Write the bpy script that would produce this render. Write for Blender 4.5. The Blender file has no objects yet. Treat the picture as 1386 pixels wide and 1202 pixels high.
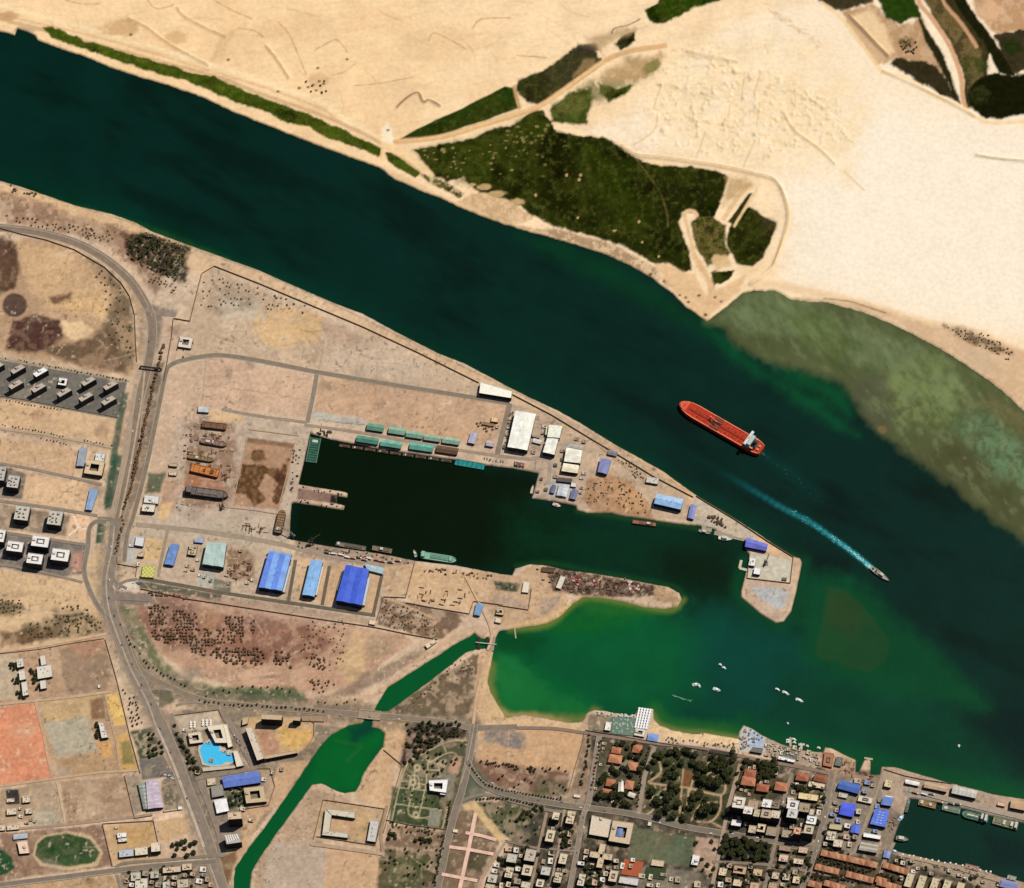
import bpy, math, random
import numpy as np
from mathutils import Vector
scene = bpy.context.scene
col = scene.collection
R = math.radians
# camera, sky, sun, exposure
MPP = 1.4                    # ground metres per photo pixel
TILT = R(28.0)               # the satellite looks north at 28 degrees off nadir
DIST = 9000.0
PW, PH = 1386.0, 1202.0
LENS = 36.0 * DIST / (PW * MPP)
CAM = Vector((0.0, -DIST * math.sin(TILT), DIST * math.cos(TILT)))
cd = bpy.data.cameras.new('camera')
cam = bpy.data.objects.new('camera', cd); col.objects.link(cam)
cam.location = CAM; cam.rotation_euler = (TILT, 0, 0)
cd.lens = LENS; cd.sensor_width = 36.0; cd.sensor_fit = 'HORIZONTAL'
cd.clip_start = 10.0; cd.clip_end = 60000.0
scene.camera = cam
SUN_EL = R(60.0)
sh = Vector((1.0, 0.66, 0)).normalized()
to_sun = Vector((sh.x * math.cos(SUN_EL), sh.y * math.cos(SUN_EL), math.sin(SUN_EL)))
world = bpy.data.worlds.new('World'); scene.world = world; world.use_nodes = True
wn = world.node_tree.nodes; wl = world.node_tree.links
sky = wn.new('ShaderNodeTexSky'); sky.sky_type = 'NISHITA'; sky.sun_disc = False
sky.sun_elevation = SUN_EL; sky.sun_rotation = math.atan2(sh.x, sh.y)
wl.new(sky.outputs[0], wn['Background'].inputs[0]); wn['Background'].inputs[1].default_value = 0.05
sl = bpy.data.lights.new('sun', 'SUN'); sl.energy = 4.6; sl.angle = R(0.5); sl.color = (1.0, 0.955, 0.88)
so = bpy.data.objects.new('sun', sl); col.objects.link(so)
so.rotation_euler = (-to_sun).to_track_quat('-Z', 'Y').to_euler()
vs = scene.view_settings
vs.view_transform = 'Standard'; vs.look = 'None'; vs.gamma = 1.0; vs.use_curve_mapping = False
vs.exposure = 0.55
KCOL = (2.03, 2.05, 2.03)    # light and exposure a level sunlit surface gets, so albedo = picture colour / KCOL
LAND = 2.0
def lin1(v):
 v /= 255.0
 return v / 12.92 if v <= 0.04045 else ((v + 0.055) / 1.055) ** 2.4
def alb(c):
 return tuple(min(0.85, lin1(c[i]) / KCOL[i]) for i in range(3))
TILES = {'p': (0, 0, 1.0),
 't00': (0, 0, .25253), 't01': (350, 0, .25253), 't02': (700, 0, .25253), 't03': (1036, 0, .25253),
 't10': (0, 300, .25253), 't11': (350, 300, .25253), 't12': (700, 300, .25253), 't13': (1036, 300, .25253),
 'u1': (0, 450, .17316), 'u2': (0, 620, .17316), 'u3': (140, 540, .20202), 'u4': (400, 540, .20202),
 'v1': (620, 500, .17467), 'v2': (830, 600, .20802), 'v3': (900, 520, .11544), 'v4': (1000, 600, .2785),
 'w1': (140, 710, .20202), 'w2': (400, 710, .20202), 'w3': (640, 740, .23088), 'w4': (0, 780, .18307),
 'x1': (0, 980, .18759), 'x2': (200, 940, .21794), 'x3': (420, 940, .21794), 'x4': (620, 960, .20139),
 'y1': (780, 950, .20972), 'y2': (960, 960, .20134), 'y3': (1146, 1000, .17316), 'y4': (880, 860, .17316)}
def T(tile, pts):
 ox, oy, s = TILES[tile]
 return [(ox + x * s, oy + y * s) for x, y in pts]
CT, ST = math.cos(TILT), math.sin(TILT)
FK = 36.0 / LENS / PW
def G(px, py, z=LAND):
 u = (px - PW / 2) * FK; v = -(py - PH / 2) * FK
 dy = ST + v * CT; dz = -CT + v * ST
 s = (z - CAM.z) / dz
 return u * s + CAM.x, dy * s + CAM.y
def GP(pts, z=LAND):
 return [G(x, y, z) for x, y in pts]
def catmull(pts, n=6):
 if len(pts) < 3: return list(pts)
 P = [pts[0]] + list(pts) + [pts[-1]]; out = []
 for i in range(1, len(P) - 2):
  a, b, c, d = P[i - 1], P[i], P[i + 1], P[i + 2]
  for k in range(n):
   t = k / n
   out.append(tuple(.5 * (2 * b[j] + (c[j] - a[j]) * t + (2 * a[j] - 5 * b[j] + 4 * c[j] - d[j]) * t * t + (3 * b[j] - a[j] - 3 * c[j] + d[j]) * t ** 3) for j in (0, 1)))
 out.append(tuple(pts[-1])); return out
# materials
MATS = {}
def mat(key, c, rough=0.85, var=0.25, scale=0.25, spec=0.12, windows=False, ribs=None, metal=0.0, detail=6.0):
 """procedural painted / mineral surface: base colour broken up by two noises"""
 k = (key, c, windows)
 if k in MATS: return MATS[k]
 m = bpy.data.materials.new(key); m.use_nodes = True
 n, l = m.node_tree.nodes, m.node_tree.links
 b = n['Principled BSDF']; b.inputs['Roughness'].default_value = rough
 b.inputs['Specular IOR Level'].default_value = spec; b.inputs['Metallic'].default_value = metal
 g = n.new('ShaderNodeNewGeometry')
 t = n.new('ShaderNodeTexNoise'); t.inputs['Scale'].default_value = scale; t.inputs['Detail'].default_value = detail; t.inputs['Roughness'].default_value = .65
 l.new(g.outputs['Position'], t.inputs['Vector'])
 r = n.new('ShaderNodeMapRange'); r.inputs[1].default_value = .3; r.inputs[2].default_value = .7
 r.inputs[3].default_value = 1 - var; r.inputs[4].default_value = 1 + var * .6
 l.new(t.outputs[0], r.inputs[0])
 a = alb(c) + (1,)
 mx = n.new('ShaderNodeMix'); mx.data_type = 'RGBA'; mx.blend_type = 'MULTIPLY'; mx.inputs[0].default_value = 1
 mx.inputs[6].default_value = a
 l.new(r.outputs[0], mx.inputs[7])
 out = mx.outputs[2]
 sep = None
 if windows:
  sep = n.new('ShaderNodeSeparateXYZ'); l.new(g.outputs['Position'], sep.inputs[0])
  def mth(op, x, y=None):
   q = n.new('ShaderNodeMath'); q.operation = op
   for i, v in enumerate((x, y)):
    if v is None: continue
    if isinstance(v, (int, float)): q.inputs[i].default_value = v
    else: l.new(v, q.inputs[i])
   return q.outputs[0]
  hx = mth('FRACT', mth('MULTIPLY', mth('ADD', sep.outputs[0], mth('MULTIPLY', sep.outputs[1], .83)), .30))
  hz = mth('FRACT', mth('MULTIPLY', sep.outputs[2], .31))
  w = mth('MULTIPLY', mth('MULTIPLY', mth('GREATER_THAN', hx, .35), mth('LESS_THAN', hx, .75)), mth('MULTIPLY', mth('GREATER_THAN', hz, .3), mth('LESS_THAN', hz, .72)))
  m2 = n.new('ShaderNodeMix'); m2.data_type = 'RGBA'; l.new(w, m2.inputs[0]); l.new(out, m2.inputs[6]); m2.inputs[7].default_value = (.03, .035, .04, 1)
  out = m2.outputs[2]
 if ribs:
  tc = n.new('ShaderNodeTexCoord')
  wv = n.new('ShaderNodeTexWave'); wv.inputs['Scale'].default_value = ribs; wv.bands_direction = 'DIAGONAL'
  l.new(g.outputs['Position'], wv.inputs[0])
  bp = n.new('ShaderNodeBump'); bp.inputs[0].default_value = .25; bp.inputs[1].default_value = .2
  l.new(wv.outputs[1], bp.inputs['Height']); l.new(bp.outputs[0], b.inputs['Normal'])
 l.new(out, b.inputs['Base Color'])
 MATS[k] = m; return m
# mesh collector
class MB:
 def __init__(s): s.v = []; s.f = []; s.m = []; s.mats = []
 def slot(s, m):
  if m not in s.mats: s.mats.append(m)
  return s.mats.index(m)
 def face(s, pts, m):
  i = len(s.v); s.v += [tuple(p) for p in pts]; s.f.append(tuple(range(i, i + len(pts)))); s.m.append(s.slot(m))
 def prism(s, xy, z0, z1, m, mtop=None, top=True, bottom=False):
  """xy outline, counter-clockwise or not; sides plus top"""
  A = sum(xy[i][0] * xy[(i + 1) % len(xy)][1] - xy[(i + 1) % len(xy)][0] * xy[i][1] for i in range(len(xy)))
  if A < 0: xy = xy[::-1]
  n = len(xy); i0 = len(s.v)
  s.v += [(x, y, z0) for x, y in xy] + [(x, y, z1) for x, y in xy]
  k = s.slot(m)
  for i in range(n):
   j = (i + 1) % n
   s.f.append((i0 + i, i0 + j, i0 + n + j, i0 + n + i)); s.m.append(k)
  if top: s.f.append(tuple(i0 + n + i for i in range(n))); s.m.append(s.slot(mtop or m))
  if bottom: s.f.append(tuple(i0 + n - 1 - i for i in range(n))); s.m.append(k)
 def box(s, c, u, v, hu, hv, z0, z1, m, mtop=None):
  """box centred c=(x,y), half sizes hu,hv along unit dirs u,v"""
  q = [(c[0] + a * hu * u[0] + b * hv * v[0], c[1] + a * hu * u[1] + b * hv * v[1]) for a, b in ((-1, -1), (1, -1), (1, 1), (-1, 1))]
  s.prism(q, z0, z1, m, mtop)
 def cyl(s, c, r, z0, z1, m, n=10, r1=None, mtop=None):
  r1 = r if r1 is None else r1
  i0 = len(s.v); k = s.slot(m)
  for i in range(n):
   a = 2 * math.pi * i / n; s.v.append((c[0] + r * math.cos(a), c[1] + r * math.sin(a), z0))
  for i in range(n):
   a = 2 * math.pi * i / n; s.v.append((c[0] + r1 * math.cos(a), c[1] + r1 * math.sin(a), z1))
  for i in range(n):
   j = (i + 1) % n; s.f.append((i0 + i, i0 + j, i0 + n + j, i0 + n + i)); s.m.append(k)
  s.f.append(tuple(i0 + n + i for i in range(n))); s.m.append(s.slot(mtop or m))
 def bar(s, a, b, r, m):
  """square bar between two 3-D points"""
  a = Vector(a); b = Vector(b); d = (b - a).normalized()
  w = d.cross(Vector((0, 0, 1)))
  if w.length < 1e-3: w = Vector((1, 0, 0))
  w.normalize(); h = w.cross(d).normalized(); i0 = len(s.v); k = s.slot(m)
  for p in (a, b):
   for x, y in ((-1, -1), (1, -1), (1, 1), (-1, 1)): s.v.append(tuple(p + w * r * x + h * r * y))
  for i in range(4):
   j = (i + 1) % 4; s.f.append((i0 + i, i0 + j, i0 + 4 + j, i0 + 4 + i)); s.m.append(k)
  s.f.append((i0 + 3, i0 + 2, i0 + 1, i0)); s.m.append(k); s.f.append((i0 + 4, i0 + 5, i0 + 6, i0 + 7)); s.m.append(k)
 def build(s, name, parent=None, org=(0, 0, 0)):
  me = bpy.data.meshes.new(name)
  o3 = org
  me.from_pydata([(x - o3[0], y - o3[1], z - o3[2]) for x, y, z in s.v], [], s.f)
  for m in s.mats: me.materials.append(m)
  if s.m: me.polygons.foreach_set('material_index', s.m)
  me.update()
  o = bpy.data.objects.new(name, me); col.objects.link(o)
  if parent is not None: o.parent = parent
  else: o.location = org
  return o
def tag(o, label=None, cat=None, group=None, kind=None):
 if label: o['label'] = label
 if cat: o['category'] = cat
 if group: o['group'] = group
 if kind: o['kind'] = kind
 return o
def thing(name, label, cat, loc, group=None):
 o = bpy.data.objects.new(name, None); col.objects.link(o); o.location = loc
 o.empty_display_size = 2
 return tag(o, label, cat, group)
# numpy painting
rng = np.random.default_rng(7)
def vnoise(x, y, scale, seed, octs=4, gain=.55):
 """fractal value noise in 0..1"""
 r = np.random.default_rng(seed); tab = r.random((256, 256)); out = 0; amp = 1; tot = 0
 for o in range(octs):
  xs = x / scale * 2 ** o + 17.3 * o; ys = y / scale * 2 ** o + 9.1 * o
  xi = np.floor(xs).astype(int); yi = np.floor(ys).astype(int); fx = xs - xi; fy = ys - yi
  fx = fx * fx * (3 - 2 * fx); fy = fy * fy * (3 - 2 * fy)
  a = tab[yi & 255, xi & 255]; b = tab[yi & 255, (xi + 1) & 255]; c = tab[(yi + 1) & 255, xi & 255]; d = tab[(yi + 1) & 255, (xi + 1) & 255]
  out = out + amp * ((a * (1 - fx) + b * fx) * (1 - fy) + (c * (1 - fx) + d * fx) * fy); tot += amp; amp *= gain
 return out / tot
def sdf(px, py, poly):
 """signed distance in pixels, positive inside"""
 d = np.full(px.shape, 1e18); ins = np.zeros(px.shape, bool); n = len(poly)
 for i in range(n):
  x0, y0 = poly[i]; x1, y1 = poly[(i + 1) % n]
  ex, ey = x1 - x0, y1 - y0; L = ex * ex + ey * ey + 1e-12
  wx = px - x0; wy = py - y0
  t = np.clip((wx * ex + wy * ey) / L, 0, 1)
  dd = (wx - t * ex) ** 2 + (wy - t * ey) ** 2
  np.minimum(d, dd, out=d)
  if y0 != y1:
   c = ((y0 > py) != (y1 > py)) & (px < (x1 - x0) * (py - y0) / (y1 - y0) + x0)
   ins ^= c
 d = np.sqrt(d)
 return np.where(ins, d, -d)
def ldist(px, py, line):
 d = np.full(px.shape, 1e18)
 for (x0, y0), (x1, y1) in zip(line[:-1], line[1:]):
  ex, ey = x1 - x0, y1 - y0; L = ex * ex + ey * ey + 1e-12
  wx = px - x0; wy = py - y0; t = np.clip((wx * ex + wy * ey) / L, 0, 1)
  np.minimum(d, (wx - t * ex) ** 2 + (wy - t * ey) ** 2, out=d)
 return np.sqrt(d)
def sstep(x, a, b):
 t = np.clip((x - a) / (b - a), 0, 1); return t * t * (3 - 2 * t)
def lincol(c): return np.array([lin1(v) for v in c])
class Canvas:
 def __init__(s, X, Y, base):
  s.X = X; s.Y = Y; s.C = np.empty(X.shape + (3,)); s.C[:] = lincol(base); s.W = None
  s.wx = (vnoise(X, Y, 14, 101, 3) - .5) * 2; s.wf = (vnoise(X, Y, 5, 103, 3) - .5) * 2
 def win(s, pts, m):
  x0 = min(p[0] for p in pts) - m; x1 = max(p[0] for p in pts) + m; y0 = min(p[1] for p in pts) - m; y1 = max(p[1] for p in pts) + m
  cs = np.searchsorted(s.X[0], [x0, x1]); rs = np.searchsorted(s.Y[:, 0], [y0, y1])
  return slice(rs[0], rs[1]), slice(cs[0], cs[1])
 def mix(s, w, a, c):
  a = a[..., None]; s.C[w] = s.C[w] * (1 - a) + lincol(c) * a
 def poly(s, pts, c, soft=2.0, warp=2.0, amt=1.0, mott=0.0, ms=9, seed=1):
  w = s.win(pts, soft + warp + 3); X, Y = s.X[w], s.Y[w]
  if X.size == 0: return
  d = sdf(X, Y, pts) + s.wx[w] * warp + s.wf[w] * warp * .5
  a = sstep(d, -soft, soft) * amt
  if mott: a = a * np.clip(1 - mott + 2 * mott * sstep(vnoise(X, Y, ms, seed, 4), .38, .62), 0, 1)
  s.mix(w, a, c)
 def line(s, pts, c, wd=2.0, soft=1.0, amt=1.0, warp=0.5, mott=0.0, seed=3):
  w = s.win(pts, wd + soft + warp + 3); X, Y = s.X[w], s.Y[w]
  if X.size == 0: return
  d = wd / 2 - ldist(X, Y, pts) + s.wf[w] * warp
  a = sstep(d, -soft, soft) * amt
  if mott: a = a * np.clip(1 - mott + 2 * mott * sstep(vnoise(X, Y, 7, seed, 3), .4, .6), 0, 1)
  s.mix(w, a, c)
 def blob(s, x, y, rx, ry, c, amt=1.0, warp=.35, ang=0, hard=.3):
  w = s.win([(x - rx, y - ry), (x + rx, y + ry)], max(rx, ry) * .8 + 3); X, Y = s.X[w] - x, s.Y[w] - y
  if X.size == 0: return
  ca, sa = math.cos(ang), math.sin(ang)
  d = 1 - np.hypot((X * ca + Y * sa) / rx, (-X * sa + Y * ca) / ry) + s.wx[w] * warp + s.wf[w] * warp * .6
  s.mix(w, sstep(d, -hard, hard) * amt, c)
# shorelines (photo pixels)
N_BANK = [(-200, -10), (0, 42), (20, 47), (24, 38), (48, 47), (51, 54), (83, 66), (114, 76), (151, 92), (182, 102), (227, 115), (273, 131), (313, 150), (350, 165), (388, 180), (421, 193), (471, 212), (512, 226), (532, 241), (567, 257), (602, 270), (618, 279), (653, 293), (700, 309), (745, 321), (814, 342), (851, 358), (882, 376), (910, 397), (927, 414), (956, 435), (978, 420), (1005, 397), (1020, 393), (1050, 393), (1066, 403), (1083, 407), (1119, 409), (1162, 420), (1198, 434), (1228, 448), (1263, 466), (1294, 484), (1326, 506), (1354, 526), (1386, 556), (1600, 740)]
S_RIGHT = [(1600, 1150), (1386, 1081), (1345, 1074.5), (1319, 1067.5), (1284.5, 1059), (1232.6, 1044), (1213, 1038), (1193, 1037), (1191, 1048), (1178, 1048), (1178.5, 1029), (1170, 1028), (1162, 1045), (1158, 1044), (1159, 1028), (1145, 1022), (1125, 1012), (1117, 1011), (1114, 1018), (1085, 1015), (1058, 1007), (1050, 1003), (1032, 995), (1017, 985), (1006, 981), (1000, 991), (999, 999), (973, 995), (954, 992), (939, 993), (914, 989), (893, 981), (884, 972), (885, 959), (864, 957), (859, 969), (806, 960), (795, 964), (788, 976), (769, 978), (742, 973), (709, 967), (686, 971), (677, 959), (664, 936), (660, 922), (664, 902), (668, 879)]
LAGOON_N = [(669, 867), (675, 854), (698, 850), (718, 847), (742, 843), (760, 832), (776, 816), (788, 808), (811, 808), (843, 813), (871, 821), (901, 824), (917, 821), (923, 811), (919, 802), (905, 794), (882, 790), (848, 783), (806, 776), (765, 771), (742, 765), (718, 763), (697, 769), (693, 778), (680, 776.7), (616, 764.5), (562, 758.5), (529, 751.5), (497, 746), (452, 740), (400, 731), (392, 729), (393, 701), (395, 681), (400, 680), (465, 690), (467, 684), (456, 681), (456, 671), (470, 673), (471, 667), (466, 665), (404, 655), (411, 627), (420, 586), (438, 592), (461, 597), (513, 607), (582, 617), (616, 622), (656, 629), (697, 634), (729, 640), (720, 674), (749, 678), (779, 684), (781, 690), (795, 694), (827, 694), (838, 697), (874, 702), (892, 705), (919, 709), (946, 711), (967, 716), (974, 721), (992, 727), (1008, 731), (1009, 743), (1014, 750), (1010, 772), (1003, 800), (1003, 808), (1030, 831), (1050, 843), (1061, 841), (1071, 827), (1077, 804), (1082, 781), (1086, 761), (1083, 755), (1075, 753), (1059, 744), (1030, 724), (1001, 705), (976, 692), (940, 668), (919, 653), (899, 638), (865, 619), (834, 602), (805, 584), (786, 572), (753, 554), (718, 538), (690, 524), (666, 511), (628, 491), (592, 477), (537, 449), (491, 424), (451, 409), (395, 385), (350, 365), (303, 348), (258, 332), (207, 313), (182, 300), (151, 289), (101, 277), (63, 264), (25, 251), (0, 244), (-200, 190)]
SEA = N_BANK + S_RIGHT + LAGOON_N
BASIN2 = [(1231, 1080), (1267, 1086), (1302, 1094), (1342, 1104), (1386, 1114), (1600, 1165), (1600, 1260), (1386, 1193), (1354, 1186), (1319, 1173), (1267, 1164.5), (1236, 1157), (1206, 1150), (1213, 1125), (1222, 1104)]
CHANNEL = [(671, 866), (650, 863), (642, 856), (636, 861), (612, 873.6), (588, 890), (562, 906), (525, 930), (509, 955), (505, 965), (496, 971), (490, 978), (472, 981), (448, 994.5), (433, 1010), (420, 1029), (389, 1075), (361, 1116), (335, 1149), (318, 1175), (316, 1202), (310, 1290), (332, 1290), (338, 1202), (340, 1180), (353, 1158), (379, 1121), (409, 1080), (422, 1062), (435, 1060), (453, 1069), (466, 1073), (481, 1071), (488, 1058), (492, 1045), (507, 1025), (518, 1010), (521, 992), (514, 986), (503, 983.6), (504, 972.7), (509, 963), (525, 962), (542, 951), (559, 938), (594, 912), (614, 896), (630, 883), (646, 878), (671, 877)]
POND_E = [(1337, 101), (1350, 98), (1373, 103), (1386, 98), (1420, 95), (1420, 156), (1386, 154), (1359, 161), (1334, 160), (1312, 143), (1312, 122), (1320, 112)]
def axis(lo, hi, step, n=10):
 core = np.arange(lo, hi + .01, step); g = step * 1.9 ** np.arange(1, n + 1)
 return np.concatenate([lo - np.cumsum(g)[::-1], core, hi + np.cumsum(g)])
gx = axis(-45, PW + 45, 1.5, 11); gy = axis(-45, PH + 45, 1.5, 11)
X, Y = np.meshgrid(gx, gy)
CX = np.clip(X, -60, PW + 60); CY = np.clip(Y, -60, PH + 60)
NX, NY = X, Y
wob = (vnoise(NX, NY, 9, 55, 4) - .5) * 2
dsea = -sdf(X, Y, SEA); dch = -sdf(X, Y, CHANNEL); db2 = -sdf(X, Y, BASIN2)
SHORE = np.minimum(np.minimum(dsea, dch), db2)    # > 0 on land
natural = np.clip(sstep(X, 640, 700) * sstep(Y, 795, 815) * (1 - sstep(X, 990, 1004)) + sstep(X, 990, 1030) * sstep(Y, 385, 395) * (1 - sstep(Y, 600, 640)) + (dch < 12) * .6, 0, 1)
NB = np.interp(X, [-300, 0, 350, 700, 950, 1100, 1386, 1700], [40, 143, 265, 420, 560, 700, 900, 1100])
north = (Y < NB)
SHORE = SHORE + (wob * .7 + (vnoise(X, Y, 4, 56, 3) - .5) * 1.2) * np.where(north, 1.3, .5) + wob * .7 * natural
slope = 2.1 * (1 - natural) + .75 * natural
H = np.clip(SHORE * slope, -7, LAND)
cv = Canvas(X, Y, (219, 188, 154))
C = cv.C
tN = sstep(X * .8 + Y * .35, 250, 900)[..., None]
C[:] = np.where(north[..., None], lincol((251, 216, 166)) * (1 - tN) + lincol((254, 225, 182)) * tN, C)
n1 = vnoise(NX, NY, 60, 11, 5); n2 = vnoise(NX, NY, 16, 12, 4)
cv.mix((slice(None), slice(None)), north * sstep(n1, .48, .8) * .4, (236, 194, 142))
cv.mix((slice(None), slice(None)), (~north) * sstep(n1, .45, .72) * .5, (198, 160, 130))
cv.mix((slice(None), slice(None)), (~north) * sstep(n2, .55, .8) * .5, (222, 190, 148))
P, L, E = cv.poly, cv.line, cv.blob
DREDGE = [(846, 160), (900, 95), (980, 40), (1060, 5), (1100, 0), (1110, -80), (1500, -80), (1500, 500), (1386, 456), (1240, 428), (1120, 395), (1060, 376), (1068, 290), (1040, 244), (988, 216), (900, 208), (862, 212), (838, 194), (800, 178), (810, 168)]
P(DREDGE, (254, 233, 200), 14, 8)
P([(1070, 250), (1160, 140), (1386, 170), (1500, 170), (1500, 520), (1386, 452), (1240, 424), (1120, 388), (1066, 374), (1076, 300)], (255, 240, 214), 40, 10)
P([(862, 120), (940, 50), (1120, 60), (1180, 150), (1150, 250), (1030, 230), (900, 200)], (252, 224, 176), 20, 10, .7, .5, 22, 5)
for pts, c, w_ in (([(-60, -10), (0, 6), (60, 24), (110, 36), (200, 62), (300, 91), (350, 108), (440, 140), (475, 168), (520, 190)], (253, 226, 178), 6),
                   ([(-60, 8), (0, 26), (50, 38), (130, 60), (220, 84), (300, 106), (350, 126), (440, 158), (520, 196), (575, 240)], (208, 170, 126), 5),
                   ([(0, 20), (130, 50), (220, 76), (350, 116), (430, 145), (460, 165)], (222, 184, 138), 3)):
 L(catmull(pts), c, w_, 1.6, .8, .8)
L(catmull([(-60, 20), (0, 46), (60, 60), (160, 98), (270, 135), (350, 170), (520, 232), (610, 275), (740, 322), (850, 358), (925, 415), (954, 432)]), (232, 196, 150), 9, 3, .9, 1.2)
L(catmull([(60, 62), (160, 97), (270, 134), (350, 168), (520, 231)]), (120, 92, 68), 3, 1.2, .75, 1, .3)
for x, y, a, b, c, k in ((12, 22, 14, 7, (196, 154, 108), .8), (162, 38, 24, 13, (206, 166, 116), .8), (240, 50, 14, 8, (216, 178, 126), .7), (32, 41, 14, 5, (200, 170, 138), .9), (400, 40, 50, 20, (236, 196, 148), .5), (600, 60, 60, 25, (233, 195, 146), .4), (560, 130, 60, 18, (238, 204, 158), .5), (430, 110, 14, 10, (205, 165, 120), .5)):
 E(x, y, a, b, c, k)
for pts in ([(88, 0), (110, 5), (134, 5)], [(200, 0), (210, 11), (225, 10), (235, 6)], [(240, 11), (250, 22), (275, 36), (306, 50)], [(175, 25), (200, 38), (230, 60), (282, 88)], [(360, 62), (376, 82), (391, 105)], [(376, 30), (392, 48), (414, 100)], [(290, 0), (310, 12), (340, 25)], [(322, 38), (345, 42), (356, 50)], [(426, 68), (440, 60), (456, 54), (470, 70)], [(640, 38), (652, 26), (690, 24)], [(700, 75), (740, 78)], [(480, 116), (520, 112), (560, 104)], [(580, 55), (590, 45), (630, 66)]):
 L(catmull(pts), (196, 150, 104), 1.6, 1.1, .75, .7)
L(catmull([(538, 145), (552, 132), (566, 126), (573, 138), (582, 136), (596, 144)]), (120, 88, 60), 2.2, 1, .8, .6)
E(524, 178, 7, 12, (255, 240, 205), .9); E(528, 190, 12, 6, (255, 240, 205), .9)
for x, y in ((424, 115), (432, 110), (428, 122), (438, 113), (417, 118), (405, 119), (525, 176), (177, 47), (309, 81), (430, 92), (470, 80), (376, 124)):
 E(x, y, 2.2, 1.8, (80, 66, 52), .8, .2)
P([(282, 85), (300, 50), (318, 40), (300, 84)], (225, 188, 140), 3, 3, .8, .5)
rd = random.Random(8)
for k in range(80):
 x, y = rd.uniform(-20, 820), rd.uniform(-30, 150); y = min(y, .3 * x + 40 + rd.uniform(-50, 0)) if x < 560 else y * .6; a = rd.choice([.35, .35, -.4, 1.2]) + rd.gauss(0, .25); n = rd.uniform(12, 60)
 L(catmull([(x, y), (x + n * .5 * math.cos(a) + rd.gauss(0, 4), y + n * .5 * math.sin(a) + rd.gauss(0, 2)), (x + n * math.cos(a), y + n * math.sin(a))], 4), rd.choice([(214, 170, 120), (226, 184, 134), (255, 232, 190)]), rd.uniform(1, 2.4), 1.2, rd.uniform(.25, .55), .8)
rr = random.Random(4)
for row, (x0, y0, x1, y1) in enumerate(((905, 62, 1130, 150), (885, 110, 1150, 190), (870, 145, 1095, 200), (1040, 10, 1110, 60))):
 for k in range(26):
  t = k / 25 + rr.uniform(-.02, .02); x = x0 + (x1 - x0) * t; y = y0 + (y1 - y0) * t + rr.uniform(-4, 4)
  L([(x - rr.uniform(0, 5), y - 1), (x + rr.uniform(0, 5), y + rr.uniform(0, 4))], (222, 186, 132), 1.8, 1.2, .65, .8)
for pts in ([(930, 70), (950, 73), (998, 84)], [(1008, 98), (1003, 138)], [(1029, 98), (1020, 130)], [(1028, 140), (1024, 170)], [(988, 140), (985, 165)], [(895, 115), (884, 148)], [(955, 178), (942, 214)], [(1022, 190), (1006, 225)], [(890, 160), (884, 178), (858, 196)], [(1035, 60), (1040, 72)], [(1061, 152), (1075, 176), (1110, 202), (1130, 222)], [(1143, 232), (1170, 258)], [(1075, 120), (1076, 140)], [(1322, 210), (1345, 215), (1386, 218), (1420, 220)]):
 L(catmull(pts), (226, 190, 138), 1.8, 1.2, .8, .4)
L(catmull([(835, 194), (862, 212), (900, 217), (960, 226), (1010, 236), (1040, 245), (1062, 275), (1068, 300), (1058, 330), (1040, 372), (1018, 386), (985, 408), (960, 430)]), (252, 222, 176), 8, 2, .9, .8)
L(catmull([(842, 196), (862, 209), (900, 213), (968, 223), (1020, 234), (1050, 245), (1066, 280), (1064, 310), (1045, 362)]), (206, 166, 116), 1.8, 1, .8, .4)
L(catmull([(1020, 385), (1050, 386), (1100, 396), (1170, 412), (1250, 436), (1320, 450), (1386, 480), (1450, 500)]), (238, 204, 160), 10, 4, .8, 1)
P([(1075, 404), (1160, 408), (1260, 440), (1360, 465), (1420, 490), (1420, 600), (1386, 552), (1294, 482), (1200, 432), (1119, 407)], (213, 178, 140), 4, 3, .9, .15)
P([(1276, 440), (1300, 442), (1330, 455), (1360, 470), (1372, 480), (1360, 480), (1320, 468), (1290, 452)], (96, 78, 56), 4, 4, .85, .45, 6, 9)
L(catmull([(1115, 404), (1150, 408), (1175, 416), (1200, 424)]), (120, 92, 60), 2, 1, .7, .6)
E(1330, 490, 28, 12, (206, 180, 146), .7, .3, .55)
# the green land of the north bank
MARSH = []
def M(pts, c, soft=2, warp=3.0, amt=1.0, mott=0.0, ms=9, seed=1, cls=1, hard=False):
 MARSH.append((pts, warp if not hard else .3, cls)); P(pts, c, soft, warp if not hard else .3, amt, mott, ms, seed)
BELT = [(57, 36), (72, 38), (104, 49), (114, 58), (131, 58), (160, 69), (205, 81), (242, 92), (260, 98), (290, 103), (305, 112), (330, 122), (350, 130), (390, 145), (416, 153), (435, 162), (448, 168), (470, 177), (490, 190), (517, 201), (512, 212), (495, 204), (470, 196), (440, 186), (418, 172), (390, 166), (350, 147), (320, 140), (300, 130), (270, 116), (240, 106), (210, 98), (180, 88), (150, 80), (118, 66), (90, 60), (70, 52)]
M(BELT, (78, 92, 22), 1.5, 2.5, 1, 0)
P(BELT, (54, 72, 14), 2, 3, .7, .8, 11, 21)
M([(521, 206), (530, 206), (550, 220), (568, 234), (562, 240), (545, 232), (525, 218)], (70, 84, 20), 1.2, 2)
M([(570, 236), (590, 238), (612, 252), (628, 262), (622, 268), (600, 256), (580, 248)], (74, 78, 26), 1.5, 3, .9, .5, 6)
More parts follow.
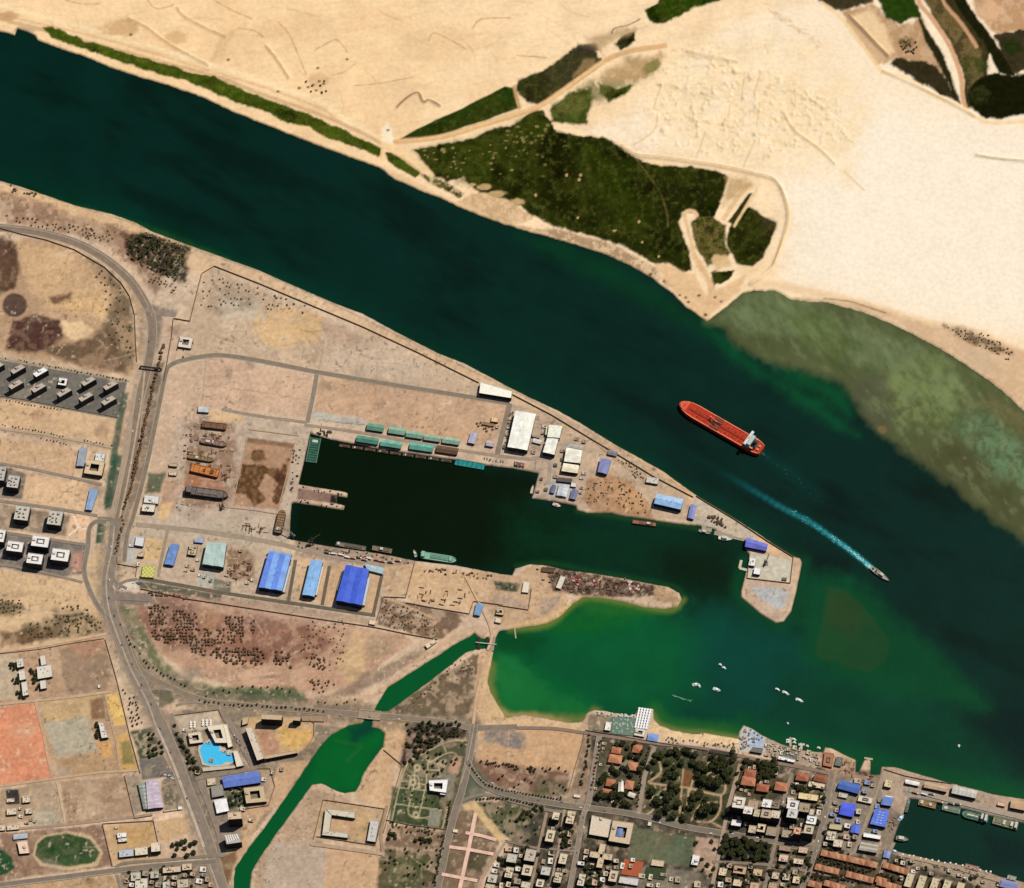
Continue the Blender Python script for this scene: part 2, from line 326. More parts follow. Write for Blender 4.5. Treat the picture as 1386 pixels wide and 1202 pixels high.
MAIN = [(558, 203), (600, 196), (640, 186), (668, 174), (700, 168), (722, 150), (736, 150), (750, 174), (776, 182), (821, 187), (836, 197), (862, 215), (880, 222), (928, 226), (968, 231), (985, 240), (981, 262), (967, 292), (948, 298), (938, 288), (924, 288), (920, 300), (927, 325), (934, 348), (936, 366), (924, 368), (905, 357), (886, 357), (864, 345), (841, 332), (811, 322), (776, 313), (750, 305), (725, 294), (706, 279), (678, 267), (640, 257), (626, 240), (604, 247), (588, 238), (576, 222), (566, 208)]
M(MAIN, (34, 40, 9), 2, 3)
P([(560, 203), (640, 188), (690, 174), (720, 155), (745, 175), (720, 215), (690, 245), (640, 250), (590, 236)], (52, 62, 14), 8, 6, .9, .5, 10, 31)
P([(790, 200), (850, 225), (880, 260), (880, 310), (840, 310), (800, 270)], (40, 52, 6), 14, 8, .8, .4, 20, 32)
P([(700, 200), (760, 195), (800, 260), (760, 290), (700, 250)], (26, 27, 4), 12, 10, .6)
P([(885, 240), (960, 238), (960, 280), (915, 285), (895, 262)], (34, 38, 10), 8, 5, .8)
L(catmull([(800, 200), (830, 240), (842, 262), (856, 266)]), (56, 66, 10), 4, 3, .6)
L(catmull([(862, 216), (878, 238), (894, 262), (903, 290), (904, 306)]), (116, 98, 50), 2.4, 1.4, .75, .8)
M([(541, 188), (565, 174), (620, 149), (683, 117), (695, 119), (702, 146), (653, 164), (602, 181), (552, 192)], (38, 58, 12), 1.4, .8)
P([(560, 182), (620, 160), (660, 140), (695, 132), (700, 146), (640, 168), (580, 186)], (46, 52, 14), 6, 3, .6)
M([(700, 108), (735, 96), (752, 84), (783, 62), (808, 70), (813, 82), (791, 103), (750, 128), (728, 140), (714, 136), (700, 122)], (62, 58, 36), 2.5, 3)
P([(700, 110), (735, 98), (745, 110), (735, 138), (715, 136), (700, 122)], (44, 44, 20), 3, 3, .9)
P([(770, 72), (782, 58), (806, 60), (812, 68), (800, 74)], (58, 50, 38), 2.5, 4, .95)
L([(813, 80), (806, 92), (780, 110), (738, 134)], (34, 30, 16), 4, 1.5, .9, .6)
P([(790, 80), (808, 78), (806, 88), (792, 96), (776, 104)], (150, 124, 84), 3, 3, .8)
M([(743, 149), (776, 124), (801, 118), (804, 135), (793, 167), (771, 169), (748, 164)], (58, 76, 22), 2.5, 3, 1)
P([(745, 152), (770, 130), (796, 130), (790, 150), (764, 152)], (112, 106, 56), 4, 4, .7, .6, 6, 40)
M([(810, 112), (834, 118), (856, 115), (846, 129), (824, 139), (812, 126)], (58, 86, 16), 2.5, 3)
P([(735, 152), (800, 112), (850, 80), (892, 76), (890, 96), (850, 118), (806, 140), (770, 168)], (96, 98, 46), 8, 6, .75, .6, 10, 43)
M([(831, 60), (841, 50), (859, 43), (859, 55), (841, 67)], (40, 42, 16), 2, 3)
M([(873, 14), (894, 0), (900, -40), (985, -40), (978, 0), (940, 10), (902, 31), (884, 33), (875, 24)], (42, 66, 10), 2, 3.5)
P([(790, 50), (840, 40), (880, 34), (830, 55), (810, 68)], (176, 146, 104), 6, 5, .7)
L(catmull([(828, 45), (832, 38), (850, 34), (866, 26)]), (100, 80, 46), 2, 1, .7, .6)
P([(820, 90), (860, 80), (900, 75), (870, 105), (840, 112), (812, 112)], (196, 160, 112), 8, 5, .8)
E(882, 90, 12, 7, (126, 122, 62), .8, .5, -.4)
L(catmull([(535, 192), (600, 185), (650, 170), (700, 155), (730, 144), (765, 120), (815, 85), (850, 70), (900, 62)]), (222, 178, 124), 7, 1.6, .95, .6)
L(catmull([(540, 191), (600, 184), (650, 169), (700, 153), (735, 141), (770, 116), (815, 84)]), (240, 200, 146), 3, 1, .8, .4)
L(catmull([(517, 200), (516, 214)]), (238, 196, 140), 3, 1, 1)
L(catmull([(696, 118), (703, 145)]), (190, 152, 104), 5, 1.5, .9)
L(catmull([(520, 195), (545, 210), (570, 224), (584, 238)]), (250, 214, 160), 7, 2, .9, .8)
for k in range(46):
 x = rr.gauss(720, 26); y = rr.gauss(185, 22)
 if sdf(np.array([x]), np.array([y]), MAIN)[0] > 1: E(x, y, rr.uniform(1, 3), rr.uniform(.8, 1.8), (150, 136, 78), .6, .8)
for k in range(34):
 x = rr.uniform(575, 700); y = 215 + (640 - x) * .1 + rr.gauss(0, 16)
 E(x, y, rr.uniform(1, 3), rr.uniform(.8, 1.6), (172, 146, 92), .65, .8)
for x, y, a, b in ((655, 253, 12, 4), (673, 262, 12, 4), (640, 250, 5, 3), (701, 273, 9, 4), (786, 237, 2, 2), (767, 237, 2, 2), (784, 243, 2, 2), (832, 312, 3, 1.4), (869, 328, 2, 1.6), (892, 347, 2, 2), (865, 300, 2, 2), (782, 295, 2, 2), (725, 264, 2, 2)):
 E(x, y, a, b, (200, 168, 116), .9, .4)
MID = [(934, 300), (946, 294), (962, 294), (984, 304), (980, 330), (990, 342), (984, 350), (968, 354), (958, 360), (946, 344), (939, 322)]
M(MID, (50, 58, 18), 2, 3, 1)
P(MID, (130, 110, 62), 2, 3, .6, .9, 5, 66)
P([(963, 352), (966, 344), (984, 344), (990, 352), (990, 362), (972, 366)], (222, 186, 136), 2.5, 3, .9)
M([(963, 369), (975, 366), (993, 366), (990, 374), (978, 382), (966, 390), (961, 380)], (48, 56, 14), 1.5, 3)
M([(986, 308), (1000, 290), (1014, 280), (1030, 290), (1050, 301), (1046, 322), (1033, 348), (1018, 360), (996, 357), (984, 334)], (36, 40, 10), 1.8, 2)
P([(1018, 285), (1052, 300), (1046, 320), (1030, 320)], (70, 60, 36), 4, 4, .7, .5)
M([(985, 300), (1000, 280), (1013, 262), (1018, 262), (1008, 282), (992, 304)], (48, 46, 16), 1.5, 1)
L(catmull([(980, 296), (998, 268), (1015, 250)]), (232, 192, 140), 6, 1.4, .9, .6)
L(catmull([(994, 306), (1012, 276), (1024, 258)]), (240, 204, 150), 4, 1.2, .9, .6)
P([(978, 280), (985, 240), (1010, 240), (1020, 252), (1000, 262)], (190, 156, 104), 5, 4, .8, .3)
L(catmull([(944, 291), (939, 286), (930, 286), (927, 293), (930, 306), (934, 322), (940, 344), (948, 360), (956, 374), (962, 396), (958, 412)]), (234, 196, 146), 5, 1.4, 1, 1.2); L(catmull([(940, 346), (950, 364), (960, 380), (964, 400)]), (228, 188, 138), 9, 3, .9, 1.5, .2)
P([(886, 358), (905, 357), (925, 369), (940, 372), (955, 400), (1010, 372), (1000, 394), (956, 432), (928, 412), (908, 392)], (228, 188, 140), 3, 2.5, .9, .15)
P([(700, 306), (760, 312), (812, 325), (845, 337), (884, 361), (912, 388), (905, 390), (880, 373), (850, 356), (812, 340), (745, 319)], (150, 116, 86), 3, 3, .8, .5, 5, 71)
P([(640, 262), (690, 272), (720, 296), (700, 305), (650, 288), (620, 274)], (188, 148, 104), 3, 3, .7, .4, 5)
for x, y in ((928, 403), (932, 409), (955, 426), (898, 381), (976, 408), (946, 400), (920, 400), (968, 402), (880, 372)):
 E(x, y, 2.4, 1.8, (92, 66, 44), .85, .5)
mq_ = sstep(vnoise(NX, NY, 18, 611, 5), .45, .7); mr_ = sstep(vnoise(NX, NY, 5, 612, 4), .52, .74)
gm = north & (cv.C[..., 1] > cv.C[..., 2] * 2.2) & (cv.C.sum(-1) < .4) & (SHORE > 2) & (X < 1300)
cv.mix((slice(None), slice(None)), gm * mq_ * .5, (60, 66, 18)); cv.mix((slice(None), slice(None)), gm * sstep(vnoise(NX, NY, 26, 613, 5), .55, .75) * .75, (18, 21, 4)); cv.mix((slice(None), slice(None)), gm * mr_ * .4, (88, 88, 36))
M([(1108, -60), (1108, 0), (1128, 13), (1138, 15), (1158, 10), (1180, 3), (1190, -60)], (62, 56, 36), 2.5, 4)
P([(1140, 16), (1180, 5), (1195, 20), (1218, 33), (1248, 26), (1262, 60), (1280, 84), (1288, 120), (1262, 92), (1212, 80), (1196, 86), (1160, 40)], (186, 146, 104), 4, 4, .95, .15)
P([(1150, 24), (1176, 10), (1200, 40), (1212, 70), (1195, 80), (1165, 36)], (244, 212, 164), 5, 4, .9)
P([(1142, 30), (1152, 24), (1202, 78), (1186, 90)], (216, 178, 136), 1.5, 1, .95)
L([(1150, 22), (1202, 76)], (150, 112, 74), 1.6, .8, .8)
M([(1188, -60), (1190, 0), (1200, 24), (1218, 32), (1232, 26), (1247, 22), (1240, 0), (1238, -60)], (40, 62, 14), 2, 3)
M([(1205, 86), (1213, 78), (1240, 82), (1266, 90), (1284, 108), (1300, 140), (1288, 136), (1262, 121), (1228, 101)], (52, 46, 26), 2.5, 4)
M([(1216, 56), (1228, 50), (1238, 58), (1230, 70), (1220, 66)], (92, 78, 46), 3, 5, .8, .5, 5)
M([(1244, 24), (1256, 40), (1276, 72), (1290, 110), (1300, 142), (1290, 130), (1270, 86), (1252, 56)], (42, 40, 18), 2, 2)
M([(1250, -60), (1262, -60), (1300, 0), (1340, 64), (1336, 108), (1316, 146), (1306, 146), (1304, 100), (1288, 60), (1262, 20), (1252, 0)], (56, 52, 26), 2, 3, 1)
P([(1250, 0), (1270, 0), (1310, 40), (1330, 75), (1330, 100), (1310, 120), (1300, 80), (1270, 26)], (120, 100, 62), 4, 5, .8, .7, 12, 61)
P([(1302, 76), (1330, 78), (1340, 90), (1320, 104), (1308, 110)], (60, 70, 26), 3, 4, .8, .6, 7)
P([(1305, -60), (1420, -60), (1420, 45), (1386, 42), (1350, 46), (1320, 20)], (190, 146, 104), 4, 4, .95, .2)
E(1340, 14, 16, 14, (226, 184, 142), .8, .4)
M([(1284, -60), (1290, 0), (1310, 30), (1336, 66), (1352, 100), (1374, 104), (1372, 92), (1346, 56), (1322, 22), (1308, 0), (1300, -60)], (30, 30, 12), 1.6, 2)
M([(1346, 48), (1386, 40), (1420, 40), (1420, 96), (1386, 96), (1372, 98), (1356, 70)], (58, 50, 32), 2, 4)
P([(1358, 56), (1376, 52), (1384, 66), (1370, 76), (1358, 68)], (36, 48, 14), 3, 3, .9)
L(catmull([(1330, 142), (1340, 134), (1340, 150), (1332, 154)]), (92, 90, 64), 3, 1.5, .8)
L(catmull([(1243, -40), (1243, 0), (1263, 27), (1286, 64), (1300, 101), (1303, 131), (1307, 146)]), (216, 168, 126), 6, 1.4, 1, .6)
L(catmull([(1272, -40), (1276, 0), (1300, 30), (1322, 63)]), (206, 160, 118), 5, 1.6, .95, .8)
L(catmull([(1112, 4), (1140, 26), (1188, 90), (1196, 98), (1226, 106), (1262, 128), (1300, 144), (1320, 158), (1340, 166), (1386, 165), (1440, 163)]), (250, 216, 164), 5, 1.6, .9, .5)
M(POND_E, (24, 26, 8), 2, 3)
P([(1312, 124), (1330, 116), (1342, 126), (1336, 140), (1318, 142)], (52, 54, 22), 2.5, 3, .8, .6, 5, 67)
# the south bank: waste ground, yards, fields
P([(-80, 200), (0, 246), (182, 302), (258, 334), (350, 368), (451, 411), (592, 479), (700, 530), (800, 583), (900, 640), (1000, 706), (1060, 746), (1050, 752), (900, 664), (800, 600), (700, 546), (560, 478), (420, 412), (290, 362), (266, 372), (190, 325), (0, 262)], (226, 186, 138), 3, 3, .9, .2)
L(catmull([(0, 246), (63, 266), (182, 303), (258, 335), (350, 368), (451, 412), (592, 480), (718, 541), (830, 603), (940, 671)]), (150, 128, 96), 2, 1, .6, .6, .4)
P([(-80, 258), (20, 262), (120, 294), (200, 322), (235, 340), (230, 372), (210, 400), (180, 360), (140, 330), (60, 306), (-80, 296)], (168, 132, 102), 4, 5, .9, .5, 14, 81)
P([(166, 318), (180, 312), (212, 322), (257, 336), (250, 382), (222, 374), (180, 352)], (64, 52, 38), 4, 6, .9, .35, 8, 82)
P([(0, 332), (40, 322), (90, 330), (140, 360), (172, 400), (182, 440), (184, 490), (178, 510), (0, 478), (-80, 470), (-80, 330)], (196, 160, 122), 4, 4, .95)
P([(-80, 312), (0, 318), (22, 330), (28, 360), (20, 395), (0, 400), (-80, 400)], (112, 86, 66), 4, 4, .95, .25)
P([(25, 325), (70, 335), (110, 350), (125, 375), (150, 385), (148, 430), (110, 432), (70, 420), (40, 395), (28, 360)], (220, 180, 132), 7, 7, .8, .3, 18, 83)
P([(120, 350), (150, 366), (178, 410), (186, 470), (180, 500), (166, 500), (140, 452), (146, 420), (156, 400), (140, 380)], (132, 112, 84), 5, 5, .85, .5, 12, 84)
P([(17, 432), (48, 424), (85, 432), (88, 455), (60, 478), (8, 474)], (106, 78, 64), 4, 3, .95, .2)
P([(82, 434), (110, 434), (128, 446), (120, 458), (100, 464), (84, 452)], (232, 196, 148), 3, 4, .9)
P([(62, 470), (95, 462), (125, 455), (140, 440), (160, 450), (160, 480), (170, 505), (100, 494), (60, 480)], (122, 98, 74), 5, 5, .9, .4, 14, 85)
P([(66, 402), (95, 398), (96, 410), (72, 412)], (116, 88, 66), 4, 4, .9)
E(20, 413, 21, 21, (196, 158, 122), .95, .08, 0, .12); E(20, 413, 17, 16, (112, 90, 74), .95, .06, 0, .1)
L([(14, 432), (8, 455), (2, 474)], (206, 168, 130), 6, 1.2, .9); L([(38, 420), (80, 430), (130, 436)], (206, 168, 130), 5, 2, .7); L([(30, 397), (40, 388), (50, 402)], (206, 168, 130), 4, 2, .7)
P([(82, 408), (140, 400), (142, 430), (90, 424)], (226, 184, 128), 5, 5, .7, .3)
P([(-80, 478), (0, 484), (172, 517), (166, 546), (160, 566), (0, 536), (-80, 520)], (132, 122, 108), 1.5, .5)
P([(-80, 470), (0, 480), (60, 490), (175, 512), (176, 517), (0, 487), (-80, 478)], (204, 178, 144), 1.2, .5)
P([(-80, 530), (0, 540), (155, 570), (150, 602), (0, 576), (-80, 560)], (222, 184, 138), 2, 2, .9, .2)
E(52, 561, 9, 8, (190, 150, 112), .7); E(138, 585, 10, 9, (186, 152, 122), .7)
P([(-80, 568), (0, 578), (150, 604), (150, 609), (0, 584), (-80, 576)], (190, 162, 132), 1.5, 1, .9)
P([(-80, 585), (0, 592), (108, 608), (100, 640), (0, 626), (-80, 612)], (212, 174, 132), 2.5, 3, .9, .25)
P([(36, 642), (118, 655), (112, 694), (30, 676)], (224, 186, 142), 2, 2, .95, .2)
P([(-80, 625), (0, 628), (36, 642), (30, 676), (0, 674), (-80, 660)], (122, 112, 100), 2, 1, .9, .2)
P([(-80, 682), (0, 682), (95, 698), (88, 726), (0, 716), (-80, 706)], (150, 130, 108), 2, 2, .9, .45, 9, 87)
P([(-80, 722), (0, 722), (118, 738), (112, 776), (80, 782), (0, 768), (-80, 766)], (128, 118, 108), 2, 1, .95, .15)
P([(97, 698), (120, 700), (121, 726), (116, 730), (90, 724)], (236, 194, 152), 1.5, .8)
for a_ in ((100, 699), (121, 716), (93, 725)): L([(106, 714), a_], (255, 236, 210), 1.6, .7, .9)
P([(98, 752), (112, 746), (110, 772), (96, 778)], (196, 148, 124), 2, 2, .9)
P([(-80, 776), (0, 772), (80, 784), (112, 790), (134, 822), (140, 850), (130, 860), (0, 880), (-80, 886)], (218, 182, 136), 3, 3, .95, .2)
P([(-80, 808), (0, 812), (30, 818), (32, 830), (0, 834), (-80, 830)], (120, 108, 80), 4, 5, .9, .5)
P([(30, 848), (72, 840), (74, 826), (90, 826), (114, 830), (140, 846), (138, 856), (80, 866), (30, 872)], (128, 110, 82), 4, 6, .9, .55, 10, 88)
P([(0, 856), (70, 848), (72, 862), (0, 874)], (122, 94, 68), 4, 4, .8, .4)
P([(166, 530), (174, 532), (160, 610), (150, 680), (140, 684), (152, 600)], (104, 108, 84), 2, 1.5, .9, .2)
P([(152, 616), (166, 616), (158, 690), (140, 690)], (88, 102, 78), 2.5, 2, .95)
P([(132, 708), (143, 710), (140, 736), (129, 736)], (86, 98, 72), 2, 1)
P([(128, 742), (142, 740), (137, 790), (134, 806), (122, 796), (118, 770)], (224, 190, 142), 2, 1, .95, .15)
P([(104, 330), (150, 360), (178, 400), (190, 440), (186, 484), (192, 484), (198, 440), (188, 398), (158, 352)], (196, 162, 124), 3, 1, .8)
P([(200, 496), (222, 490), (214, 540), (196, 640), (172, 704), (160, 700), (186, 600)], (120, 100, 78), 3, 2, .8, .3)
P([(190, 404), (216, 416), (220, 428), (214, 470), (206, 480), (204, 440)], (142, 128, 112), 3, 1.5, .95)
P([(216, 416), (240, 420), (238, 428), (220, 428)], (164, 146, 126), 2, 1, .95)
P([(236, 434), (258, 436), (272, 372), (290, 364), (470, 444), (646, 520), (690, 542), (600, 530), (430, 502), (290, 480), (250, 484)], (208, 176, 140), 3, 2, .9)
P([(340, 420), (380, 415), (436, 428), (430, 462), (370, 470), (345, 455)], (226, 182, 120), 7, 8, .9, .35, 14, 90)
P([(290, 376), (330, 380), (350, 420), (300, 430), (280, 420)], (176, 152, 122), 6, 8, .7, .6, 10, 91)
P([(300, 400), (350, 405), (360, 430), (300, 440)], (206, 190, 164), 6, 6, .7, .4)
P([(440, 455), (540, 470), (600, 510), (520, 515), (440, 495)], (212, 186, 156), 10, 8, .7, .5, 22, 92)
P([(432, 432), (470, 444), (500, 470), (450, 468)], (186, 150, 120), 6, 6, .6, .5)
P([(284, 486), (424, 507), (414, 566), (350, 556), (270, 556)], (216, 176, 140), 2, 1, .95, .12)
P([(228, 500), (276, 490), (268, 560), (240, 640), (196, 700), (190, 690), (212, 590)], (210, 174, 138), 2, 1, .9, .15)
L([(278, 522), (350, 530), (424, 543)], (188, 150, 118), 1.6, 1, .7); L([(279, 482), (274, 540), (268, 560)], (178, 150, 122), 2, 1, .7)
P([(432, 508), (690, 548), (680, 575), (668, 602), (496, 575), (425, 560)], (208, 166, 126), 2.5, 1, .95, .15)
P([(500, 570), (560, 570), (650, 590), (640, 600), (520, 580)], (216, 170, 124), 6, 3, .8, .3)
P([(424, 556), (496, 567), (494, 578), (420, 568)], (198, 186, 166), 2, 1.5, .95)
L([(432, 568), (460, 572), (494, 575)], (122, 116, 106), 1.4, .7, .8, .3, .4)
P([(270, 560), (330, 560), (400, 575), (426, 574), (418, 590), (404, 656), (392, 735), (200, 716), (236, 640), (256, 590)], (196, 172, 146), 2.5, 2, .95, .3, 12, 93); P([(266, 566), (320, 572), (322, 640), (310, 690), (250, 684), (250, 620)], (164, 124, 92), 4, 5, .8, .7, 8, 175); P([(252, 636), (300, 640), (300, 664), (250, 660)], (190, 116, 62), 4, 5, .6, .6, 6, 176)
P([(180, 700), (230, 700), (380, 720), (392, 735), (360, 742), (190, 724)], (200, 178, 150), 3, 2, .9, .2)
P([(334, 592), (398, 600), (392, 640), (378, 690), (316, 684), (324, 640)], (190, 146, 108), 1.5, .5)
P([(334, 592), (398, 601), (397, 607), (333, 599)], (146, 112, 82), 1.4, 1, .9)
for pts in ([(340, 608), (358, 610), (360, 622), (345, 626), (336, 622)], [(328, 628), (350, 628), (370, 634), (380, 640), (376, 652), (360, 644), (350, 660), (356, 676), (344, 684), (334, 668), (318, 668), (322, 645)], [(376, 640), (392, 620), (386, 660), (376, 686), (370, 680), (374, 660)]):
 P(pts, (112, 80, 44), 1.6, 5, .95, .25, 5, 177)
P([(404, 661), (458, 670), (458, 682), (402, 675)], (150, 116, 98), 1, .5, .95); P([(448, 669), (458, 670), (458, 682), (447, 681)], (70, 58, 46), 1.4, 1, .9)
P([(238, 566), (262, 570), (256, 600), (240, 640), (226, 640)], (200, 172, 146), 3, 3, .8)
P([(200, 640), (224, 640), (218, 668), (198, 668)], (112, 112, 82), 3, 2, .95)
P([(222, 650), (246, 650), (240, 690), (214, 690)], (190, 146, 112), 3, 3, .8, .4); P([(216, 684), (232, 680), (226, 702), (214, 702)], (226, 182, 118), 3, 2, .9)
P([(280, 556), (330, 562), (330, 572), (284, 568)], (226, 186, 130), 3, 3, .9)
P([(166, 726), (240, 726), (300, 732), (400, 750), (520, 775), (520, 832), (505, 846), (420, 824), (310, 806), (200, 786), (166, 776)], (202, 174, 142), 2.5, 1.5, .95, .3, 14, 94)
P([(166, 728), (186, 724), (184, 762), (170, 764)], (190, 186, 176), 2, 1.5, .9, .2)
P([(198, 728), (222, 732), (214, 762), (194, 758)], (222, 182, 122), 2, 1.5, .95)
P([(270, 774), (292, 772), (290, 796), (268, 792)], (170, 178, 166), 2.5, 2, .9, .3); P([(290, 784), (314, 788), (312, 804), (288, 798)], (122, 120, 98), 2, 1.5, .9)
P([(308, 746), (330, 742), (344, 750), (346, 786), (306, 784)], (158, 122, 88), 3, 3, .9, .55, 7, 95)
P([(178, 784), (300, 804), (300, 818), (250, 808), (190, 796)], (116, 106, 84), 2, 1.5, .95)
P([(300, 806), (420, 824), (508, 838), (505, 848), (420, 834), (300, 818)], (188, 158, 128), 1.5, 1, .95)
P([(398, 728), (460, 740), (530, 752), (562, 758), (560, 764), (520, 770), (400, 752)], (176, 148, 120), 2, 1, .95, .35, 6, 96)
P([(404, 756), (446, 760), (440, 818), (400, 814)], (222, 178, 128), 2, 1, .8, .2)
P([(450, 764), (518, 776), (506, 830), (440, 818)], (216, 172, 122), 2, 1, .8, .2)
P([(492, 762), (520, 766), (518, 776), (494, 772)], (176, 196, 196), 2, 1, .9)
P([(520, 764), (560, 764), (550, 808), (520, 806)], (210, 172, 126), 2, 1, .9, .15)
P([(560, 764), (640, 775), (660, 780), (655, 812), (632, 830), (550, 812)], (216, 174, 124), 2, 1.5, .95, .3, 7, 97)
P([(516, 808), (550, 814), (600, 826), (634, 832), (620, 850), (595, 866), (560, 858), (510, 846)], (140, 110, 84), 2, 2, .95, .5, 7, 98)
L(catmull([(520, 808), (545, 818), (575, 832), (588, 838), (584, 846), (548, 842)]), (206, 166, 124), 3.5, 1.2, .9)
P([(640, 770), (696, 780), (720, 764), (760, 772), (760, 800), (770, 812), (756, 828), (720, 842), (680, 850), (664, 830), (640, 810)], (208, 168, 124), 2, 2, .95, .2)
P([(740, 766), (806, 777), (882, 791), (900, 796), (890, 806), (840, 808), (788, 806), (748, 800)], (128, 102, 82), 2.5, 2, .95, .45, 5, 99); P([(742, 767), (888, 792), (884, 808), (790, 806), (748, 800)], (92, 74, 60), 2, 2, .7, 1.0, 3.5, 178)
P([(888, 794), (918, 803), (920, 814), (912, 818), (884, 812)], (196, 160, 122), 2, 1, .95)
P([(668, 786), (704, 790), (700, 802), (672, 798)], (92, 92, 70), 1.2, 1, .95, .3)
P([(672, 804), (712, 812), (712, 824), (664, 814)], (190, 160, 132), 2, 1, .8)
P([(730, 812), (760, 806), (750, 824), (734, 834)], (178, 152, 128), 3, 3, .8, .4)
P([(178, 800), (230, 802), (300, 812), (420, 836), (500, 850), (545, 858), (560, 870), (480, 926), (440, 936), (340, 934), (260, 914), (210, 880), (184, 840)], (198, 156, 124), 3, 4, .95, .25, 12, 110)
P([(186, 812), (250, 806), (290, 830), (360, 836), (430, 850), (450, 870), (420, 900), (350, 896), (270, 880), (220, 876), (190, 850)], (150, 108, 86), 8, 6, .9, .5, 8, 111)
E(284, 836, 18, 14, (186, 138, 98), .8)
P([(482, 852), (496, 854), (492, 920), (470, 926), (456, 900)], (222, 186, 136), 5, 5, .85, .2)
P([(496, 856), (540, 864), (530, 880), (500, 900)], (182, 152, 118), 4, 4, .9)
P([(500, 910), (570, 876), (576, 884), (520, 922), (480, 940), (440, 944)], (156, 130, 106), 4, 3, .85, .3)
P([(160, 818), (184, 822), (196, 850), (216, 888), (246, 916), (292, 930), (410, 936), (416, 950), (330, 950), (262, 938), (200, 900), (172, 860)], (126, 122, 88), 4, 3, .95, .35, 14, 112)
P([(298, 930), (400, 930), (412, 944), (330, 942)], (96, 104, 72), 4, 3, .8, .4)
P([(156, 800), (206, 804), (214, 812), (200, 820), (164, 818)], (150, 132, 116), 2, 1.5, .95)
P([(158, 788), (184, 784), (190, 800), (160, 800)], (226, 208, 184), 2, 1.5, .8)
P([(196, 930), (230, 936), (238, 950), (214, 960)], (124, 116, 88), 2, 1.5, .95)
P([(520, 962), (600, 912), (642, 884), (654, 886), (646, 960), (630, 972), (560, 968)], (126, 106, 80), 3, 3, .95, .4, 10, 113)
P([(648, 884), (666, 880), (660, 922), (664, 940), (684, 974), (648, 980), (640, 960)], (216, 176, 132), 2, 2, .95, .15)
L(catmull([(652, 884), (646, 940), (641, 980)]), (196, 160, 122), 4, 1.5, .8)
L(catmull([(420, 950), (500, 944), (560, 898), (610, 866), (640, 850)]), (208, 172, 134), 6, 2, .9)
P([(470, 976), (500, 974), (524, 964), (560, 972), (552, 1010), (536, 1024), (526, 1100), (500, 1090), (480, 1076), (500, 1036), (524, 1004)], (212, 172, 126), 3, 3, .9, .25, 9, 114)
P([(400, 1000), (436, 1000), (410, 1040), (380, 1080), (350, 1120), (320, 1170), (310, 1160), (350, 1090), (396, 1030)], (206, 166, 126), 3, 2, .9, .2)
P([(348, 1162), (420, 1068), (480, 1078), (470, 1090), (430, 1150), (440, 1202), (440, 1260), (340, 1260)], (190, 158, 126), 3, 3, .95, .3, 14, 115)
P([(370, 1140), (436, 1144), (446, 1156), (430, 1260), (345, 1260), (360, 1170)], (196, 174, 150), 3, 2, .9, .35, 5, 116)
P([(444, 1146), (500, 1152), (522, 1170), (510, 1260), (430, 1260)], (214, 174, 132), 3, 2, .95, .15)
P([(-80, 884), (0, 884), (140, 862), (160, 930), (174, 992), (190, 1046), (0, 1066), (-80, 1070)], (196, 160, 124), 2, 1.5, .95, .25, 16, 117)
P([(-80, 890), (0, 886), (30, 890), (32, 940), (0, 948), (-80, 950)], (200, 178, 148), 3, 2, .9, .2)
P([(80, 880), (140, 866), (152, 915), (140, 935), (92, 940), (86, 920)], (166, 138, 110), 4, 3, .95, .25, 14, 118)
P([(90, 872), (140, 864), (144, 876), (110, 892)], (188, 142, 108), 3, 3, .7)
P([(-80, 962), (0, 958), (48, 952), (60, 1000), (72, 1052), (0, 1064), (-80, 1070)], (224, 148, 108), 1.6, 1, 1, .15, 20, 119)
P([(56, 948), (136, 940), (142, 970), (58, 978)], (206, 172, 122), 1.6, 1, .95, .35, 14, 120)
P([(122, 946), (140, 944), (142, 972), (124, 974)], (160, 124, 92), 2, 1.5, .95)
P([(60, 978), (118, 970), (132, 1016), (76, 1026)], (190, 176, 148), 1.4, .6, 1, .1)
P([(74, 1028), (134, 1018), (160, 1010), (162, 1042), (80, 1052)], (186, 152, 112), 2, 1.5, .95, .35, 9, 121)
P([(144, 940), (158, 938), (168, 966), (170, 980), (154, 984), (148, 966)], (236, 192, 110), 1.6, 1.5)
P([(156, 996), (174, 992), (186, 1044), (164, 1042)], (214, 170, 104), 1.6, 1.5); P([(162, 1004), (176, 1002), (182, 1034), (166, 1034)], (150, 134, 84), 2, 1.5, .9)
P([(130, 1000), (150, 1004), (152, 1024), (140, 1026)], (222, 168, 104), 3, 2, .9)
P([(82, 1058), (170, 1050), (181, 1106), (90, 1116)], (180, 148, 116), 1.6, 1.2, .95, .4, 11, 122)
P([(40, 1062), (76, 1058), (88, 1116), (50, 1124), (40, 1110)], (188, 162, 130), 2, 1.5, .95, .25)
P([(46, 1100), (76, 1094), (82, 1118), (48, 1122)], (190, 176, 148), 4, 2, .8)
P([(-80, 1066), (0, 1068), (40, 1064), (44, 1110), (0, 1118), (-80, 1116)], (180, 150, 118), 2, 2, .9, .3)
P([(8, 1070), (25, 1068), (27, 1088), (9, 1090)], (96, 84, 72), 1.2, .6)
P([(-80, 1120), (0, 1128), (140, 1116), (152, 1172), (0, 1192), (-80, 1196)], (150, 116, 92), 2, 2, .9, .25)
P([(48, 1140), (60, 1130), (92, 1124), (124, 1132), (140, 1154), (132, 1172), (92, 1178), (54, 1172), (44, 1158)], (206, 176, 134), 1.2, .5)
P([(50, 1142), (62, 1133), (92, 1128), (122, 1136), (135, 1154), (128, 1168), (92, 1173), (58, 1168), (47, 1158)], (92, 100, 66), 1.4, .8, 1, .08, 8, 123)
P([(-80, 1140), (0, 1148), (16, 1160), (20, 1174), (8, 1184), (-80, 1196)], (84, 98, 66), 2, 1)
